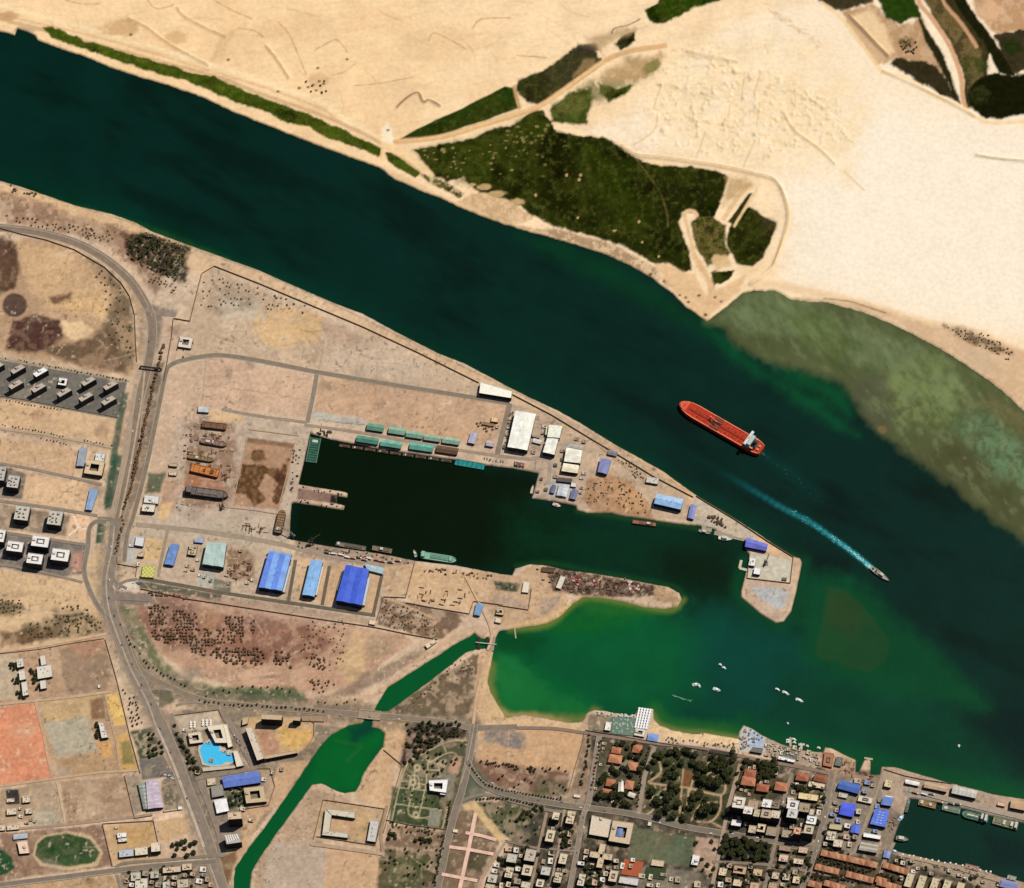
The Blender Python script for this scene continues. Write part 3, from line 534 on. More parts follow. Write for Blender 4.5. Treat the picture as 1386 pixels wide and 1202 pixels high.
P([(140, 1118), (206, 1112), (212, 1142), (214, 1160), (154, 1170), (146, 1140)], (206, 168, 122), 2, 1, .95, .2)
P([(160, 1122), (205, 1116), (210, 1142), (160, 1148)], (208, 166, 106), 3, 2, .8, .4, 6)
P([(212, 1112), (252, 1102), (258, 1128), (216, 1140)], (210, 172, 126), 2, 1.5, .95, .2)
P([(186, 1104), (246, 1098), (248, 1106), (206, 1112)], (232, 196, 162), 1.6, 1, .95)
P([(-80, 1202), (0, 1202), (80, 1192), (152, 1184), (164, 1202), (164, 1290), (-80, 1290)], (196, 160, 118), 2, 2, .95)
P([(176, 990), (206, 984), (218, 1012), (220, 1024), (190, 1028)], (96, 98, 72), 2, 1.5, .95, .5, 5, 124)
P([(188, 1028), (222, 1024), (236, 1050), (192, 1056)], (134, 122, 108), 1.6, .6)
P([(218, 1056), (236, 1050), (248, 1092), (222, 1098)], (122, 112, 92), 1.6, 1, .95, .4, 4)
P([(170, 1050), (190, 1048), (194, 1098), (182, 1104)], (164, 146, 122), 2, 1, .9, .2)
P([(163, 1180), (250, 1172), (290, 1170), (300, 1260), (165, 1260)], (136, 122, 100), 2, 1, .9, .4, 7, 125)
L(catmull([(157, 706), (146, 790), (157, 848), (190, 926), (238, 1030), (286, 1158), (312, 1250)]), (150, 130, 108), 34, 8, .75, 3, .3, 170); L(catmull([(188, 904), (230, 930), (300, 952), (400, 960), (500, 968), (640, 985)]), (124, 110, 88), 30, 6, .75, 3, .3, 171); L(catmull([(204, 428), (195, 515), (172, 650), (157, 712)]), (162, 138, 114), 30, 6, .6, 2, .3, 172)
L(catmull([(640, 985), (626, 1066), (604, 1148), (580, 1250)]), (120, 108, 88), 22, 5, .7, 2, .3, 173); L(catmull([(632, 1030), (680, 1073), (765, 1090), (927, 1119), (1050, 1139)]), (108, 100, 82), 20, 5, .75, 2, .3, 174)
P([(226, 966), (250, 960), (300, 964), (330, 966), (470, 985), (440, 1010), (400, 1060), (340, 1130), (300, 1150), (262, 1080), (240, 1020)], (140, 124, 104), 3, 2, .9, .3)
P([(236, 970), (296, 962), (302, 984), (246, 992)], (206, 184, 154), 2, 1, .9, .15)
P([(244, 1000), (262, 1030), (276, 1050), (264, 1052), (246, 1022), (236, 992)], (86, 76, 58), 3, 3, .9, .5, 5)
P([(330, 972), (372, 968), (424, 976), (426, 1002), (400, 1022), (356, 1030), (336, 990)], (212, 174, 124), 2, 1, .95, .15)
P([(378, 986), (424, 988), (420, 1004), (396, 1014), (378, 1004)], (222, 176, 104), 3, 2, .95)
P([(344, 986), (364, 988), (378, 1006), (380, 1022), (360, 1026), (352, 1004)], (196, 148, 116), 2, .6, .95)
P([(378, 1032), (420, 1030), (380, 1088), (360, 1100), (330, 1140), (328, 1100), (360, 1080)], (212, 172, 130), 3, 2, .9, .2)
P([(304, 1068), (330, 1066), (332, 1090), (310, 1094)], (74, 80, 54), 2, 2, .95, .4)
P([(350, 1040), (368, 1042), (372, 1066), (362, 1090), (358, 1060)], (190, 160, 126), 2, 1, .8)
P([(298, 1160), (322, 1150), (316, 1180), (310, 1200), (302, 1190)], (140, 108, 74), 3, 2, .9)
P([(430, 1082), (522, 1094), (508, 1148), (428, 1134)], (196, 164, 126), 1.6, .8, .95)
P([(448, 1096), (478, 1102), (482, 1128), (446, 1126)], (206, 164, 122), 2, 1, .9)
P([(480, 1096), (506, 1100), (500, 1140), (480, 1136)], (206, 170, 122), 2, 1, .9)
P([(552, 980), (600, 974), (634, 982), (630, 1002), (600, 1004), (560, 1030), (542, 1040), (546, 1010)], (74, 60, 48), 4, 4, .9, .4, 7, 130)
P([(546, 1036), (576, 1018), (604, 1002), (632, 1004), (624, 1060), (604, 1124), (526, 1112)], (104, 98, 70), 2, 1, .95, .3, 8, 131)
P([(530, 1064), (560, 1066), (588, 1074), (600, 1096), (596, 1122), (528, 1110)], (92, 96, 64), 3, 2, .9, .3)
P([(524, 1116), (604, 1126), (600, 1150), (560, 1150), (520, 1144)], (136, 110, 84), 3, 2, .9, .4)
P([(514, 1150), (600, 1150), (592, 1260), (505, 1260)], (110, 98, 70), 3, 3, .95, .4, 9, 132)
P([(528, 1160), (580, 1160), (570, 1202), (524, 1202)], (96, 96, 62), 5, 4, .8, .5)
GP_ = (204, 184, 144)
for pts in ([(530, 1112), (548, 1040), (570, 1022), (606, 1004), (632, 1002)], [(540, 1066), (578, 1070)], [(562, 1036), (560, 1064), (553, 1102), (580, 1106), (584, 1095), (598, 1097)], [(578, 1056), (568, 1100)], [(536, 1088), (584, 1095)], [(544, 1057), (564, 1060), (574, 1062)], [(582, 1032), (604, 1020), (618, 1022), (614, 1046), (592, 1052)], [(598, 1004), (604, 1018)], [(592, 1030), (596, 1052)], [(580, 1030), (577, 1056)], [(580, 1042), (594, 1043)], [(580, 1116), (584, 1095)], [(598, 1124), (608, 1086)], [(558, 1050), (566, 1052), (566, 1066), (554, 1066), (556, 1052), (552, 1050)]):
 L(catmull(pts, 4), GP_, 1.5, .7, .9, .2)
for x, y in ((559, 1059), (565, 1039), (600, 1033), (563, 1103)): E(x, y, 5, 5, GP_, .9, .1); E(x, y, 2, 2, (100, 96, 66), .9, .1)
P([(582, 1094), (598, 1098), (594, 1120), (580, 1118)], (156, 146, 124), 1.4, .6, .95)
P([(614, 1022), (626, 1024), (620, 1048), (606, 1046)], (202, 160, 128), 1.6, 1, .9); P([(594, 1046), (618, 1048), (612, 1080), (604, 1082)], (150, 138, 116), 1.6, 1, .95)
P([(648, 984), (700, 986), (770, 988), (790, 992), (786, 1030), (774, 1046), (700, 1038), (645, 1032)], (206, 164, 120), 2, 1.5, .95, .15)
P([(656, 988), (690, 988), (712, 994), (710, 1014), (684, 1012), (654, 1002)], (142, 132, 124), 2, 2, .9, .55, 4, 133)
P([(644, 1032), (700, 1036), (772, 1046), (768, 1076), (720, 1074), (674, 1064), (650, 1050)], (140, 106, 82), 3, 2, .95, .35, 9, 134)
P([(726, 1052), (768, 1058), (766, 1082), (722, 1076)], (110, 104, 76), 4, 3, .8, .4)
P([(640, 1034), (664, 1062), (650, 1082), (628, 1086), (628, 1056)], (110, 112, 92), 2, 1.5, .9, .2)
P([(644, 1086), (690, 1084), (738, 1094), (730, 1146), (690, 1138), (660, 1112)], (104, 100, 70), 2.5, 2, .95, .35, 8, 135)
P([(626, 1090), (644, 1086), (668, 1114), (684, 1134), (676, 1142), (650, 1116)], (222, 188, 132), 2.5, 2, .95)
P([(612, 1100), (640, 1096), (676, 1140), (660, 1180), (640, 1210), (630, 1290), (590, 1290), (600, 1190)], (138, 114, 88), 2, 1, .95, .35, 9, 136)
P([(634, 1148), (664, 1152), (652, 1180), (632, 1176)], (102, 92, 68), 3, 2, .8)
P([(790, 996), (808, 996), (790, 1090), (768, 1086), (780, 1040)], (152, 126, 100), 2.5, 1.5, .95, .35, 7, 137)
P([(770, 1066), (794, 1068), (790, 1092), (766, 1088)], (176, 148, 120), 2, 1, .9)
CITY = [(800, 984), (860, 1000), (980, 1020), (1120, 1040), (1190, 1044), (1222, 1104), (1206, 1150), (1386, 1193), (1500, 1230), (1500, 1300), (680, 1300), (668, 1180), (690, 1140), (740, 1090), (790, 1096), (798, 1060)]
P(CITY, (112, 98, 80), 3, 2, .95, .45, 10, 140); P(CITY, (88, 80, 62), 3, 2, .6, 1.0, 6, 146)
P([(806, 1000), (872, 1012), (880, 1016), (862, 1092), (800, 1082)], (110, 98, 72), 3, 2, .9, .4, 7, 141)
P([(878, 1014), (1000, 1030), (978, 1118), (870, 1096)], (98, 92, 62), 3, 2, .95, .45, 7, 142)
for pts in ([(878, 1058), (894, 1046), (892, 1030)], [(880, 1060), (908, 1064), (930, 1066), (976, 1076), (982, 1058)], [(925, 1042), (920, 1100)], [(941, 1044), (934, 1070)], [(932, 1068), (930, 1096)], [(906, 1064), (882, 1082), (884, 1096), (872, 1104)], [(976, 1076), (974, 1098), (962, 1112), (944, 1112)], [(936, 1110), (948, 1090), (970, 1086)], [(962, 1112), (980, 1122)], [(958, 1030), (962, 1044), (958, 1050), (968, 1050)], [(916, 1086), (904, 1096)]):
 L(catmull(pts, 4), (206, 170, 130), 2.6, 1, .9, .3)
P([(926, 1042), (938, 1044), (932, 1064), (922, 1064)], (150, 104, 70), 1.5, 1, .8)
P([(886, 1072), (914, 1074), (910, 1084), (888, 1082)], (92, 104, 74), 2, 1, .8)
P([(858, 1120), (940, 1134), (936, 1174), (850, 1162)], (122, 118, 88), 1.6, .8, 1, .25, 8, 143)
P([(900, 1126), (938, 1134), (934, 1172), (902, 1166)], (112, 116, 88), 3, 2, .7, .3)
P([(942, 1132), (974, 1136), (964, 1180), (950, 1178), (936, 1174)], (200, 166, 138), 1.6, 1, .95, .3, 5)
P([(852, 1180), (866, 1172), (930, 1178), (950, 1184), (930, 1202), (840, 1210)], (146, 134, 112), 2, 1, .9, .3)
P([(976, 1132), (1045, 1142), (1038, 1170), (972, 1166)], (70, 66, 46), 2.5, 2, .95, .4, 6, 144)
P([(968, 1168), (1040, 1172), (1030, 1260), (960, 1260)], (112, 100, 76), 2.5, 2, .95, .5, 6, 145)
P([(1040, 1144), (1102, 1150), (1090, 1190), (1030, 1260), (1036, 1180)], (120, 106, 80), 2.5, 2, .9, .5, 6, 146)
P([(1100, 1150), (1190, 1170), (1260, 1190), (1386, 1230), (1386, 1290), (1080, 1290)], (112, 92, 70), 3, 2, .95, .4, 6, 147)
P([(1004, 1032), (1056, 1042), (1048, 1084), (990, 1076)], (106, 92, 66), 3, 2, .9, .5, 6, 148)
P([(1072, 1046), (1122, 1052), (1112, 1096), (1062, 1086)], (118, 104, 78), 3, 2, .9, .5, 6, 149)
P([(1110, 1020), (1162, 1030), (1158, 1048), (1176, 1048), (1192, 1050), (1186, 1080), (1130, 1056), (1110, 1036)], (186, 150, 118), 2, 1.5, .95, .35, 5, 150)
P([(1126, 1048), (1190, 1056), (1216, 1100), (1200, 1150), (1150, 1160), (1120, 1140), (1110, 1104)], (158, 142, 120), 2, 1, .9, .3, 6, 151)
P([(1193, 1037), (1232, 1044), (1290, 1060), (1386, 1081), (1440, 1096), (1440, 1130), (1386, 1114), (1300, 1094), (1231, 1080), (1222, 1104), (1205, 1150), (1180, 1150), (1200, 1100), (1190, 1060)], (186, 160, 134), 1.6, .6, .95, .2)
L([(1228, 1074), (1300, 1090), (1386, 1110), (1420, 1118)], (166, 154, 136), 9, 1, .9, .3)
P([(1204, 1150), (1240, 1158), (1320, 1174), (1386, 1194), (1440, 1206), (1440, 1240), (1386, 1222), (1300, 1190), (1226, 1166)], (178, 156, 128), 2, 1, .95, .35, 5, 152)
P([(1196, 1086), (1222, 1104), (1206, 1150), (1190, 1148)], (146, 128, 106), 2, 1, .9, .35, 5)
P([(884, 974), (893, 983), (914, 990), (939, 994), (954, 993), (973, 996), (1000, 1000), (999, 1012), (960, 1008), (900, 998), (878, 990)], (236, 200, 150), 2, 1, 1)
P([(958, 1006), (1000, 1012), (1000, 1020), (958, 1014)], (206, 178, 148), 1.6, 1, .9)
P([(668, 880), (662, 922), (667, 938), (680, 962), (688, 974), (712, 970), (742, 976), (770, 982), (790, 980), (790, 988), (700, 984), (660, 976), (654, 940), (656, 900)], (218, 182, 134), 2, 1.5, .9)
P([(776, 814), (788, 806), (796, 806), (776, 826), (750, 842), (718, 850), (690, 852), (690, 846), (730, 836), (756, 826)], (226, 182, 124), 2, 1, .9)
P([(800, 966), (862, 974), (858, 996), (796, 988)], (134, 132, 112), 1.6, .6, .95, .3, 4)
P([(796, 968), (824, 972), (820, 990), (796, 986)], (160, 138, 108), 1.6, .6, .9, .3, 4)
P([(1006, 982), (1018, 986), (1034, 997), (1050, 1004), (1036, 1022), (1000, 1016), (1000, 994)], (196, 190, 184), 1.2, .5, .95, .3, 4)
P([(1016, 990), (1034, 1000), (1032, 1012), (1014, 1010)], (178, 196, 214), 1.6, .5, .95)
P([(1036, 998), (1060, 1008), (1084, 1016), (1110, 1020), (1110, 1038), (1036, 1024)], (176, 152, 126), 1.6, .8, .95, .4, 4)
P([(1058, 1010), (1082, 1016), (1080, 1028), (1056, 1024)], (116, 120, 104), 1.6, .6, .9, .3)
P([(1113, 1018), (1128, 1020), (1124, 1040), (1112, 1038)], (176, 122, 96), 1.6, .6, .95)
P([(690, 546), (760, 562), (800, 582), (830, 604), (860, 622), (930, 668), (940, 704), (880, 702), (830, 694), (780, 688), (722, 672), (730, 640), (668, 628), (676, 580)], (196, 168, 138), 2, 1, .85, .25, 8, 160)
P([(796, 650), (824, 640), (850, 650), (876, 680), (884, 702), (840, 696), (800, 692), (790, 676)], (186, 142, 102), 2.5, 2, .95, .3, 6, 161)
P([(826, 640), (860, 660), (880, 690), (850, 690), (830, 668)], (206, 160, 112), 3, 2, .8, .3)
P([(940, 672), (976, 694), (1010, 714), (1030, 728), (1012, 730), (990, 724), (960, 714), (930, 706)], (198, 182, 158), 1.6, 1, .95, .2)
P([(1016, 748), (1072, 758), (1068, 788), (1010, 782)], (206, 196, 172), 1.4, .6, 1, .12)
P([(1008, 784), (1070, 792), (1074, 812), (1060, 838), (1046, 838), (1008, 808)], (206, 176, 148), 1.4, .8, 1)
P([(1018, 794), (1060, 796), (1068, 802), (1060, 824), (1046, 822), (1024, 806)], (188, 186, 182), 2, 1.5, 1, .25, 4)
P([(742, 648), (780, 654), (778, 676), (742, 672)], (186, 186, 180), 1.6, 1, .9, .3, 4)
P([(762, 600), (786, 604), (790, 612), (764, 608)], (176, 176, 168), 1.4, .6, .9)
rs = random.Random(21)
for k in range(330):
 x, y = rs.uniform(-20, 1400), rs.uniform(290, 1215)
 if (y > 262 + .42 * x and x < 690) or y > 1000:
  E(x, y, rs.uniform(3, 16), rs.uniform(2, 9), rs.choice([(150, 122, 96), (168, 138, 110), (132, 110, 86), (228, 196, 158), (190, 170, 144), (120, 108, 88)]), rs.uniform(.2, .5), .5, rs.uniform(-.4, .4), .6)
for k in range(150):
 x, y = rs.uniform(-20, 690), rs.uniform(330, 1210); y = max(y, 275 + .42 * x); a = rs.choice([.17, .17, 1.75, -.2, .9]) + rs.gauss(0, .15); n = rs.uniform(15, 60)
 L(catmull([(x, y), (x + n * .5 * math.cos(a) + rs.gauss(0, 2), y + n * .5 * math.sin(a)), (x + n * math.cos(a), y + n * math.sin(a) + rs.gauss(0, 4))], 4), rs.choice([(158, 130, 104), (170, 142, 114), (230, 200, 164)]), rs.uniform(.9, 1.8), 1, .45, .5)
rim = sstep(-SHORE, -2.2, .2) * (SHORE > -40)
cv.mix((slice(None), slice(None)), rim * .75 * (1 - natural), (112, 92, 70))
cv.mix((slice(None), slice(None)), rim * .6 * natural, (170, 140, 96))
sm_ = sstep(X, 1000, 1150) * north
f1 = vnoise(NX, NY, 3.2, 201, 3); f2 = vnoise(NX, NY, 24, 202, 5)
cv.C *= np.where(north, 1 + (f1 - .5) * (.11 - .08 * sm_) + (f2 - .5) * (.18 - .1 * sm_), 1 + (f1 - .5) * .42 + (f2 - .5) * .34)[..., None]
rel = (vnoise(NX, NY, 26, 301, 5) - .5) * 2.0
flat = north & (SHORE > 4)
H = H + np.where(flat, np.clip(rel, -.9, 2) * sstep(SHORE, 5, 30) * (.9 - .75 * sm_), 0)
def ridge(pts, wd, h):
 d = ldist(X, Y, pts); H[:] = H + h * np.exp(-(d / wd) ** 2) * (SHORE > 3)
for pts, wd, h in (([(240, 11), (250, 22), (275, 36), (306, 50)], 2, 2.2), ([(175, 25), (200, 38), (230, 60), (282, 88)], 2, 2.5), ([(360, 62), (376, 82), (391, 105)], 2, 3), ([(538, 145), (552, 132), (566, 126), (573, 138), (582, 136), (596, 144)], 1.8, 3.5),
                   ([(842, 198), (862, 210), (900, 214), (968, 224), (1020, 235), (1052, 247), (1066, 285), (1062, 315), (1045, 362), (1016, 384)], 2.4, 4), ([(1150, 22), (1202, 76)], 2.2, 5), ([(1196, 96), (1262, 126), (1320, 157)], 2.2, 3), ([(1322, 210), (1386, 218), (1420, 220)], 2, 3.5), ([(1061, 152), (1075, 176), (1110, 202), (1130, 222)], 1.8, 2.5), ([(930, 70), (998, 84)], 2, 3)):
 ridge(catmull(pts), wd, h)
hm = vnoise(NX, NY, 7, 310, 3)
dz = sdf(X, Y, [(880, 100), (960, 56), (1130, 130), (1160, 190), (1000, 225), (870, 190)])
H += sstep(dz, -6, 10) * np.clip(hm - .58, 0, 1) * 12
def np_world(PX, PY, Z):
 u = (PX - PW / 2) * FK; v = -(PY - PH / 2) * FK
 dy = ST + v * CT; dzz = -CT + v * ST
 s = (Z - CAM.z) / dzz
 return u * s + CAM.x, dy * s + CAM.y
def grid_mesh(name, PX, PY, Z, COL, keep, material, zbase):
 """a sheet over the pixel grid; ground position of each vertex is where its level ground lies"""
 ok = (np.abs(PX - PW / 2) < 4000) & (np.abs(PY - PH / 2) < 3000)
 wx_, wy_ = np_world(np.clip(PX, -2500, 3900), np.clip(PY, -2000, 2600), zbase)
 ny, nx = PX.shape
 idx = np.arange(nx * ny).reshape(ny, nx)
 q = np.stack([idx[1:, :-1], idx[1:, 1:], idx[:-1, 1:], idx[:-1, :-1]], -1)[keep]
 used = np.unique(q); remap = np.full(nx * ny, -1, np.int64); remap[used] = np.arange(used.size)
 q = remap[q].astype(np.int32)
 co = np.stack([wx_.ravel()[used], wy_.ravel()[used], Z.ravel()[used]], -1).astype(np.float32)
 me = bpy.data.meshes.new(name); me.vertices.add(used.size); me.vertices.foreach_set('co', co.ravel())
 me.loops.add(q.size); me.loops.foreach_set('vertex_index', q.ravel())
 me.polygons.add(len(q)); me.polygons.foreach_set('loop_start', np.arange(0, q.size, 4, dtype=np.int32))
 me.polygons.foreach_set('use_smooth', np.ones(len(q), bool))
 me.update(calc_edges=True)
 a = me.attributes.new('soil', 'FLOAT_COLOR', 'POINT')
 cc = np.ones((used.size, 4), np.float32); cc[:, :3] = COL.reshape(-1, 3)[used]
 a.data.foreach_set('color', cc.ravel())
 me.materials.append(material)
 o = bpy.data.objects.new(name, me); col.objects.link(o); return o
def soil_material(name, rough, spec, noises, bump=None, aniso=None):
 m = bpy.data.materials.new(name); m.use_nodes = True
 n, l = m.node_tree.nodes, m.node_tree.links; b = n['Principled BSDF']
 b.inputs['Roughness'].default_value = rough; b.inputs['Specular IOR Level'].default_value = spec
 at = n.new('ShaderNodeAttribute'); at.attribute_name = 'soil'; g = n.new('ShaderNodeNewGeometry'); out = at.outputs['Color']
 for sc_, lo, hi in noises:
  t = n.new('ShaderNodeTexNoise'); t.inputs['Scale'].default_value = sc_; t.inputs['Detail'].default_value = 4; l.new(g.outputs['Position'], t.inputs['Vector'])
  r = n.new('ShaderNodeMapRange'); r.inputs[1].default_value = .3; r.inputs[2].default_value = .7; r.inputs[3].default_value = lo; r.inputs[4].default_value = hi
  l.new(t.outputs[0], r.inputs[0]); mx = n.new('ShaderNodeMix'); mx.data_type = 'RGBA'; mx.blend_type = 'MULTIPLY'; mx.inputs[0].default_value = 1
  l.new(out, mx.inputs[6]); l.new(r.outputs[0], mx.inputs[7]); out = mx.outputs[2]
 l.new(out, b.inputs['Base Color'])
 if bump:
  t = n.new('ShaderNodeTexNoise'); t.inputs['Scale'].default_value = bump[0]; t.inputs['Detail'].default_value = 5; l.new(g.outputs['Position'], t.inputs['Vector'])
  bp = n.new('ShaderNodeBump'); bp.inputs[0].default_value = bump[1]; bp.inputs[1].default_value = bump[2]
  l.new(t.outputs[0], bp.inputs['Height']); l.new(bp.outputs[0], b.inputs['Normal'])
 return m
spk = vnoise(NX, NY, 3.4, 501, 2); spb = vnoise(NX, NY, 30, 502, 3); lumi = cv.C.sum(-1)
dark_ = (~north) * sstep(spk, .70, .80) * sstep(spb, .42, .6) * sstep(lumi, .35, .8)
cv.mix((slice(None), slice(None)), dark_ * .55, (112, 92, 70))
lite_ = (~north) * sstep(vnoise(NX, NY, 4.2, 503, 2), .70, .82) * sstep(vnoise(NX, NY, 40, 504, 3), .45, .6)
cv.mix((slice(None), slice(None)), lite_ * .5, (236, 208, 174))
wv_ = vnoise(NX * .3 + NY * 2.2, NY * .3 - NX * .25, 9, 505, 3)
cv.C *= np.where(north, 1 - .06 * (1 - sm_) * sstep(wv_, .52, .75), 1 - .08 * sstep(wv_, .5, .75))[..., None]
gy_ = cv.C.mean(-1, keepdims=True) * np.array((1.04, 1.0, .92)); ds_ = np.where(north, 0, np.where((X > 195) & (X < 760) & (Y < 850), .2, .1))[..., None]; m0_ = lincol((208, 176, 142))
cv.C[:] = np.where(north[..., None], cv.C, np.clip(m0_ + (cv.C - m0_) * 1.13, .01, 1.2))
cv.C[:] = (cv.C * (1 - ds_) + gy_ * ds_) * np.where(north, 1, .97)[..., None]
ALB = np.clip(cv.C / np.array(KCOL), .0006, .85)
mm = np.zeros(X.shape, bool)
for pts, wrp, cls in MARSH:
 w = cv.win(pts, 8); mm[w] |= (sdf(X[w], Y[w], pts) + cv.wx[w] * wrp + cv.wf[w] * wrp * .5) > 0
mm &= SHORE > 1.5
lum = cv.C.sum(-1)
mm &= lum < .45
mq = mm[1:, :-1] & mm[1:, 1:] & mm[:-1, 1:] & mm[:-1, :-1]
shq = np.maximum.reduce([SHORE[1:, :-1], SHORE[1:, 1:], SHORE[:-1, 1:], SHORE[:-1, :-1]])
H[mm] += f1[mm] * .8
soil_mat = soil_material('sand and soil', .95, .0, ((.12, .93, 1.06), (.9, .92, 1.07)), (.5, .25, .6))
marsh_mat = soil_material('marsh plants', .95, .0, ((.08, .75, 1.25), (.4, .7, 1.3)), (.25, .6, 1.5))
ground = tag(grid_mesh('ground', X, Y, H, ALB, (~mq) & (shq > -6), soil_mat, LAND), kind='structure')
marsh = tag(grid_mesh('marsh', X, Y, H, ALB, mq, marsh_mat, LAND), kind='stuff')
# water: one sheet at level 0, its tint from the depth and the bottom below
wxs = axis(-45, PW + 45, 2.0, 11); wys = axis(-45, PH + 45, 2.0, 11)
WX, WY = np.meshgrid(wxs, wys)
ws_ = Canvas(WX, WY, (7, 44, 37))
wd = np.minimum(np.minimum(sdf(WX, WY, SEA), 1e9), 1e9); wdc = sdf(WX, WY, CHANNEL); wdb = sdf(WX, WY, BASIN2)
D = np.maximum(np.maximum(wd, wdc), wdb)
big = vnoise(WX, WY, 130, 401, 4); A_ = (slice(None), slice(None))
along = vnoise(WX * .88 + WY * .47, (-WX * .47 + WY * .88) * 3.2, 120, 402, 4)
ws_.mix(A_, sstep(along, .35, .75) * .6, (7, 47, 40))
ws_.mix(A_, sstep(along, .5, .25) * .5, (5, 28, 26))
p, l_, e = ws_.poly, ws_.line, ws_.blob
l_(catmull([(-60, 225), (0, 243), (182, 302), (350, 368), (592, 480), (718, 542), (860, 620), (980, 695), (1070, 752)]), (10, 56, 42), 34, 24, .6, 2)
l_(catmull([(-60, 240), (182, 304), (350, 372), (592, 484), (718, 546), (860, 624), (980, 700), (1075, 756)]), (46, 88, 42), 8, 7, .6, 1.5, .4)
p([(700, 318), (760, 326), (850, 366), (910, 404), (955, 440), (1000, 470), (990, 480), (930, 440), (860, 405), (780, 365)], (10, 60, 38), 16, 6, .8)
FLAT = [(957, 436), (980, 444), (990, 460), (1010, 474), (1040, 490), (1081, 500), (1120, 512), (1142, 520), (1157, 540), (1177, 573), (1198, 592), (1240, 622), (1278, 648), (1330, 690), (1386, 730), (1500, 820), (1600, 740), (1386, 540), (1263, 460), (1162, 412), (1050, 386), (1005, 392), (978, 418)]
p([(955, 436), (985, 462), (1040, 506), (1100, 540), (1160, 590), (1130, 580), (1060, 530), (990, 486)], (16, 76, 46), 14, 6, .95)
p([(1040, 490), (1100, 505), (1145, 530), (1150, 560), (1100, 530)], (16, 82, 46), 16, 6, .8)
p(FLAT, (86, 94, 60), 10, 5)
p([(985, 420), (1010, 398), (1060, 400), (1110, 420), (1150, 440), (1230, 470), (1300, 510), (1290, 560), (1180, 500), (1080, 450), (1000, 440)], (112, 128, 88), 18, 12, .9, .3, 20, 410)
p([(1060, 420), (1130, 430), (1160, 470), (1130, 490), (1090, 460)], (84, 100, 48), 14, 10, .6, .4, 12, 411)
p([(1200, 500), (1260, 480), (1310, 520), (1290, 570), (1220, 580), (1190, 540)], (120, 134, 82), 14, 10, .8, .7, 7, 412)
p([(1290, 570), (1340, 560), (1400, 620), (1400, 680), (1340, 650)], (104, 134, 98), 14, 8, .8, .7, 6, 413)
p([(1340, 530), (1386, 560), (1450, 620), (1450, 700), (1386, 590), (1330, 550)], (122, 110, 72), 10, 8, .5, .3, 16)
p([(1150, 510), (1200, 500), (1215, 560), (1195, 590), (1160, 540)], (82, 84, 66), 10, 6, .6)
p([(1240, 615), (1290, 590), (1386, 660), (1420, 760), (1330, 690)], (78, 78, 50), 10, 6, .7, .3, 18)
st = vnoise((WX * .8 - WY * .6) * 2.4, WX * .6 + WY * .8, 16, 420, 4)
fl = sstep(sdf(WX, WY, FLAT), 0, 20)
ws_.mix(A_, fl * sstep(st, .5, .75) * .4, (66, 78, 40)); ws_.mix(A_, fl * sstep(st, .45, .25) * .4, (124, 134, 92))
p([(392, 580), (430, 580), (735, 640), (720, 680), (780, 700), (760, 760), (700, 780), (540, 760), (392, 736)], (9, 31, 20), 22, 8)
p([(690, 690), (880, 706), (1000, 735), (1010, 800), (960, 830), (900, 800), (760, 770), (680, 770)], (8, 52, 33), 44, 12, .8, .2)
p([(880, 740), (980, 745), (1000, 800), (960, 840), (930, 830), (900, 790)], (4, 34, 22), 24, 8, .8)
p([(660, 860), (780, 805), (930, 820), (1010, 820), (1100, 860), (1300, 960), (1450, 1060), (1450, 1120), (1000, 1010), (680, 990)], (6, 66, 48), 44, 10)
p([(660, 870), (780, 800), (900, 820), (960, 860), (950, 930), (870, 970), (680, 985)], (10, 86, 50), 34, 10, .95)
p([(950, 830), (1060, 850), (1110, 900), (1080, 980), (980, 960), (930, 900)], (5, 68, 58), 34, 10, .7)
p([(1060, 900), (1300, 990), (1400, 1060), (1300, 1060), (1120, 1005), (1040, 970)], (5, 60, 42), 24, 8, .8)
p([(1300, 960), (1450, 960), (1450, 1080), (1386, 1060), (1320, 1000)], (4, 34, 32), 30, 8, .8)
p([(664, 890), (700, 900), (760, 930), (800, 955), (790, 975), (700, 972), (676, 955), (662, 920)], (32, 112, 54), 24, 10, .8)
p([(670, 876), (700, 885), (720, 920), (690, 940), (664, 920)], (34, 116, 58), 14, 8, .6, .3)
p([(690, 856), (780, 812), (880, 822), (860, 850), (770, 860)], (28, 98, 40), 14, 8, .7, .3)
p([(664, 866), (700, 856), (740, 864), (720, 884), (664, 880)], (10, 72, 36), 10, 4, .8)
p([(760, 812), (850, 816), (920, 824), (900, 832), (800, 830)], (40, 100, 42), 8, 4, .7)
l_(catmull([(664, 900), (664, 935), (684, 968), (742, 972), (790, 974), (806, 963)]), (116, 126, 62), 11, 7, .85, 2)
l_(catmull([(676, 960), (690, 968), (720, 968), (770, 978)]), (158, 140, 90), 7, 4, .8, 1.5)
l_(catmull([(690, 852), (742, 845), (776, 818), (800, 809), (850, 816), (905, 826), (925, 812)]), (112, 128, 58), 8, 5, .75, 1)
l_(catmull([(884, 968), (893, 980), (920, 989), (950, 991), (998, 998)]), (146, 138, 82), 8, 4, .9, 1)
l_(catmull([(886, 960), (900, 976), (930, 984), (998, 990)]), (44, 104, 44), 20, 10, .7, 2)
l_(catmull([(1006, 980), (1050, 1000), (1110, 1014), (1190, 1036), (1290, 1058), (1386, 1078)]), (14, 78, 42), 26, 16, .8, 2)
l_(catmull([(1008, 760), (1000, 805), (1050, 846), (1066, 842), (1082, 805), (1090, 760)]), (22, 72, 42), 14, 10, .75, 1.5)
l_(catmull([(700, 766), (742, 762), (806, 774), (905, 792), (924, 806)]), (34, 70, 38), 7, 5, .7, 1)
l_(catmull([(781, 692), (840, 700), (920, 711), (975, 722)]), (40, 72, 36), 6, 5, .7, 1)
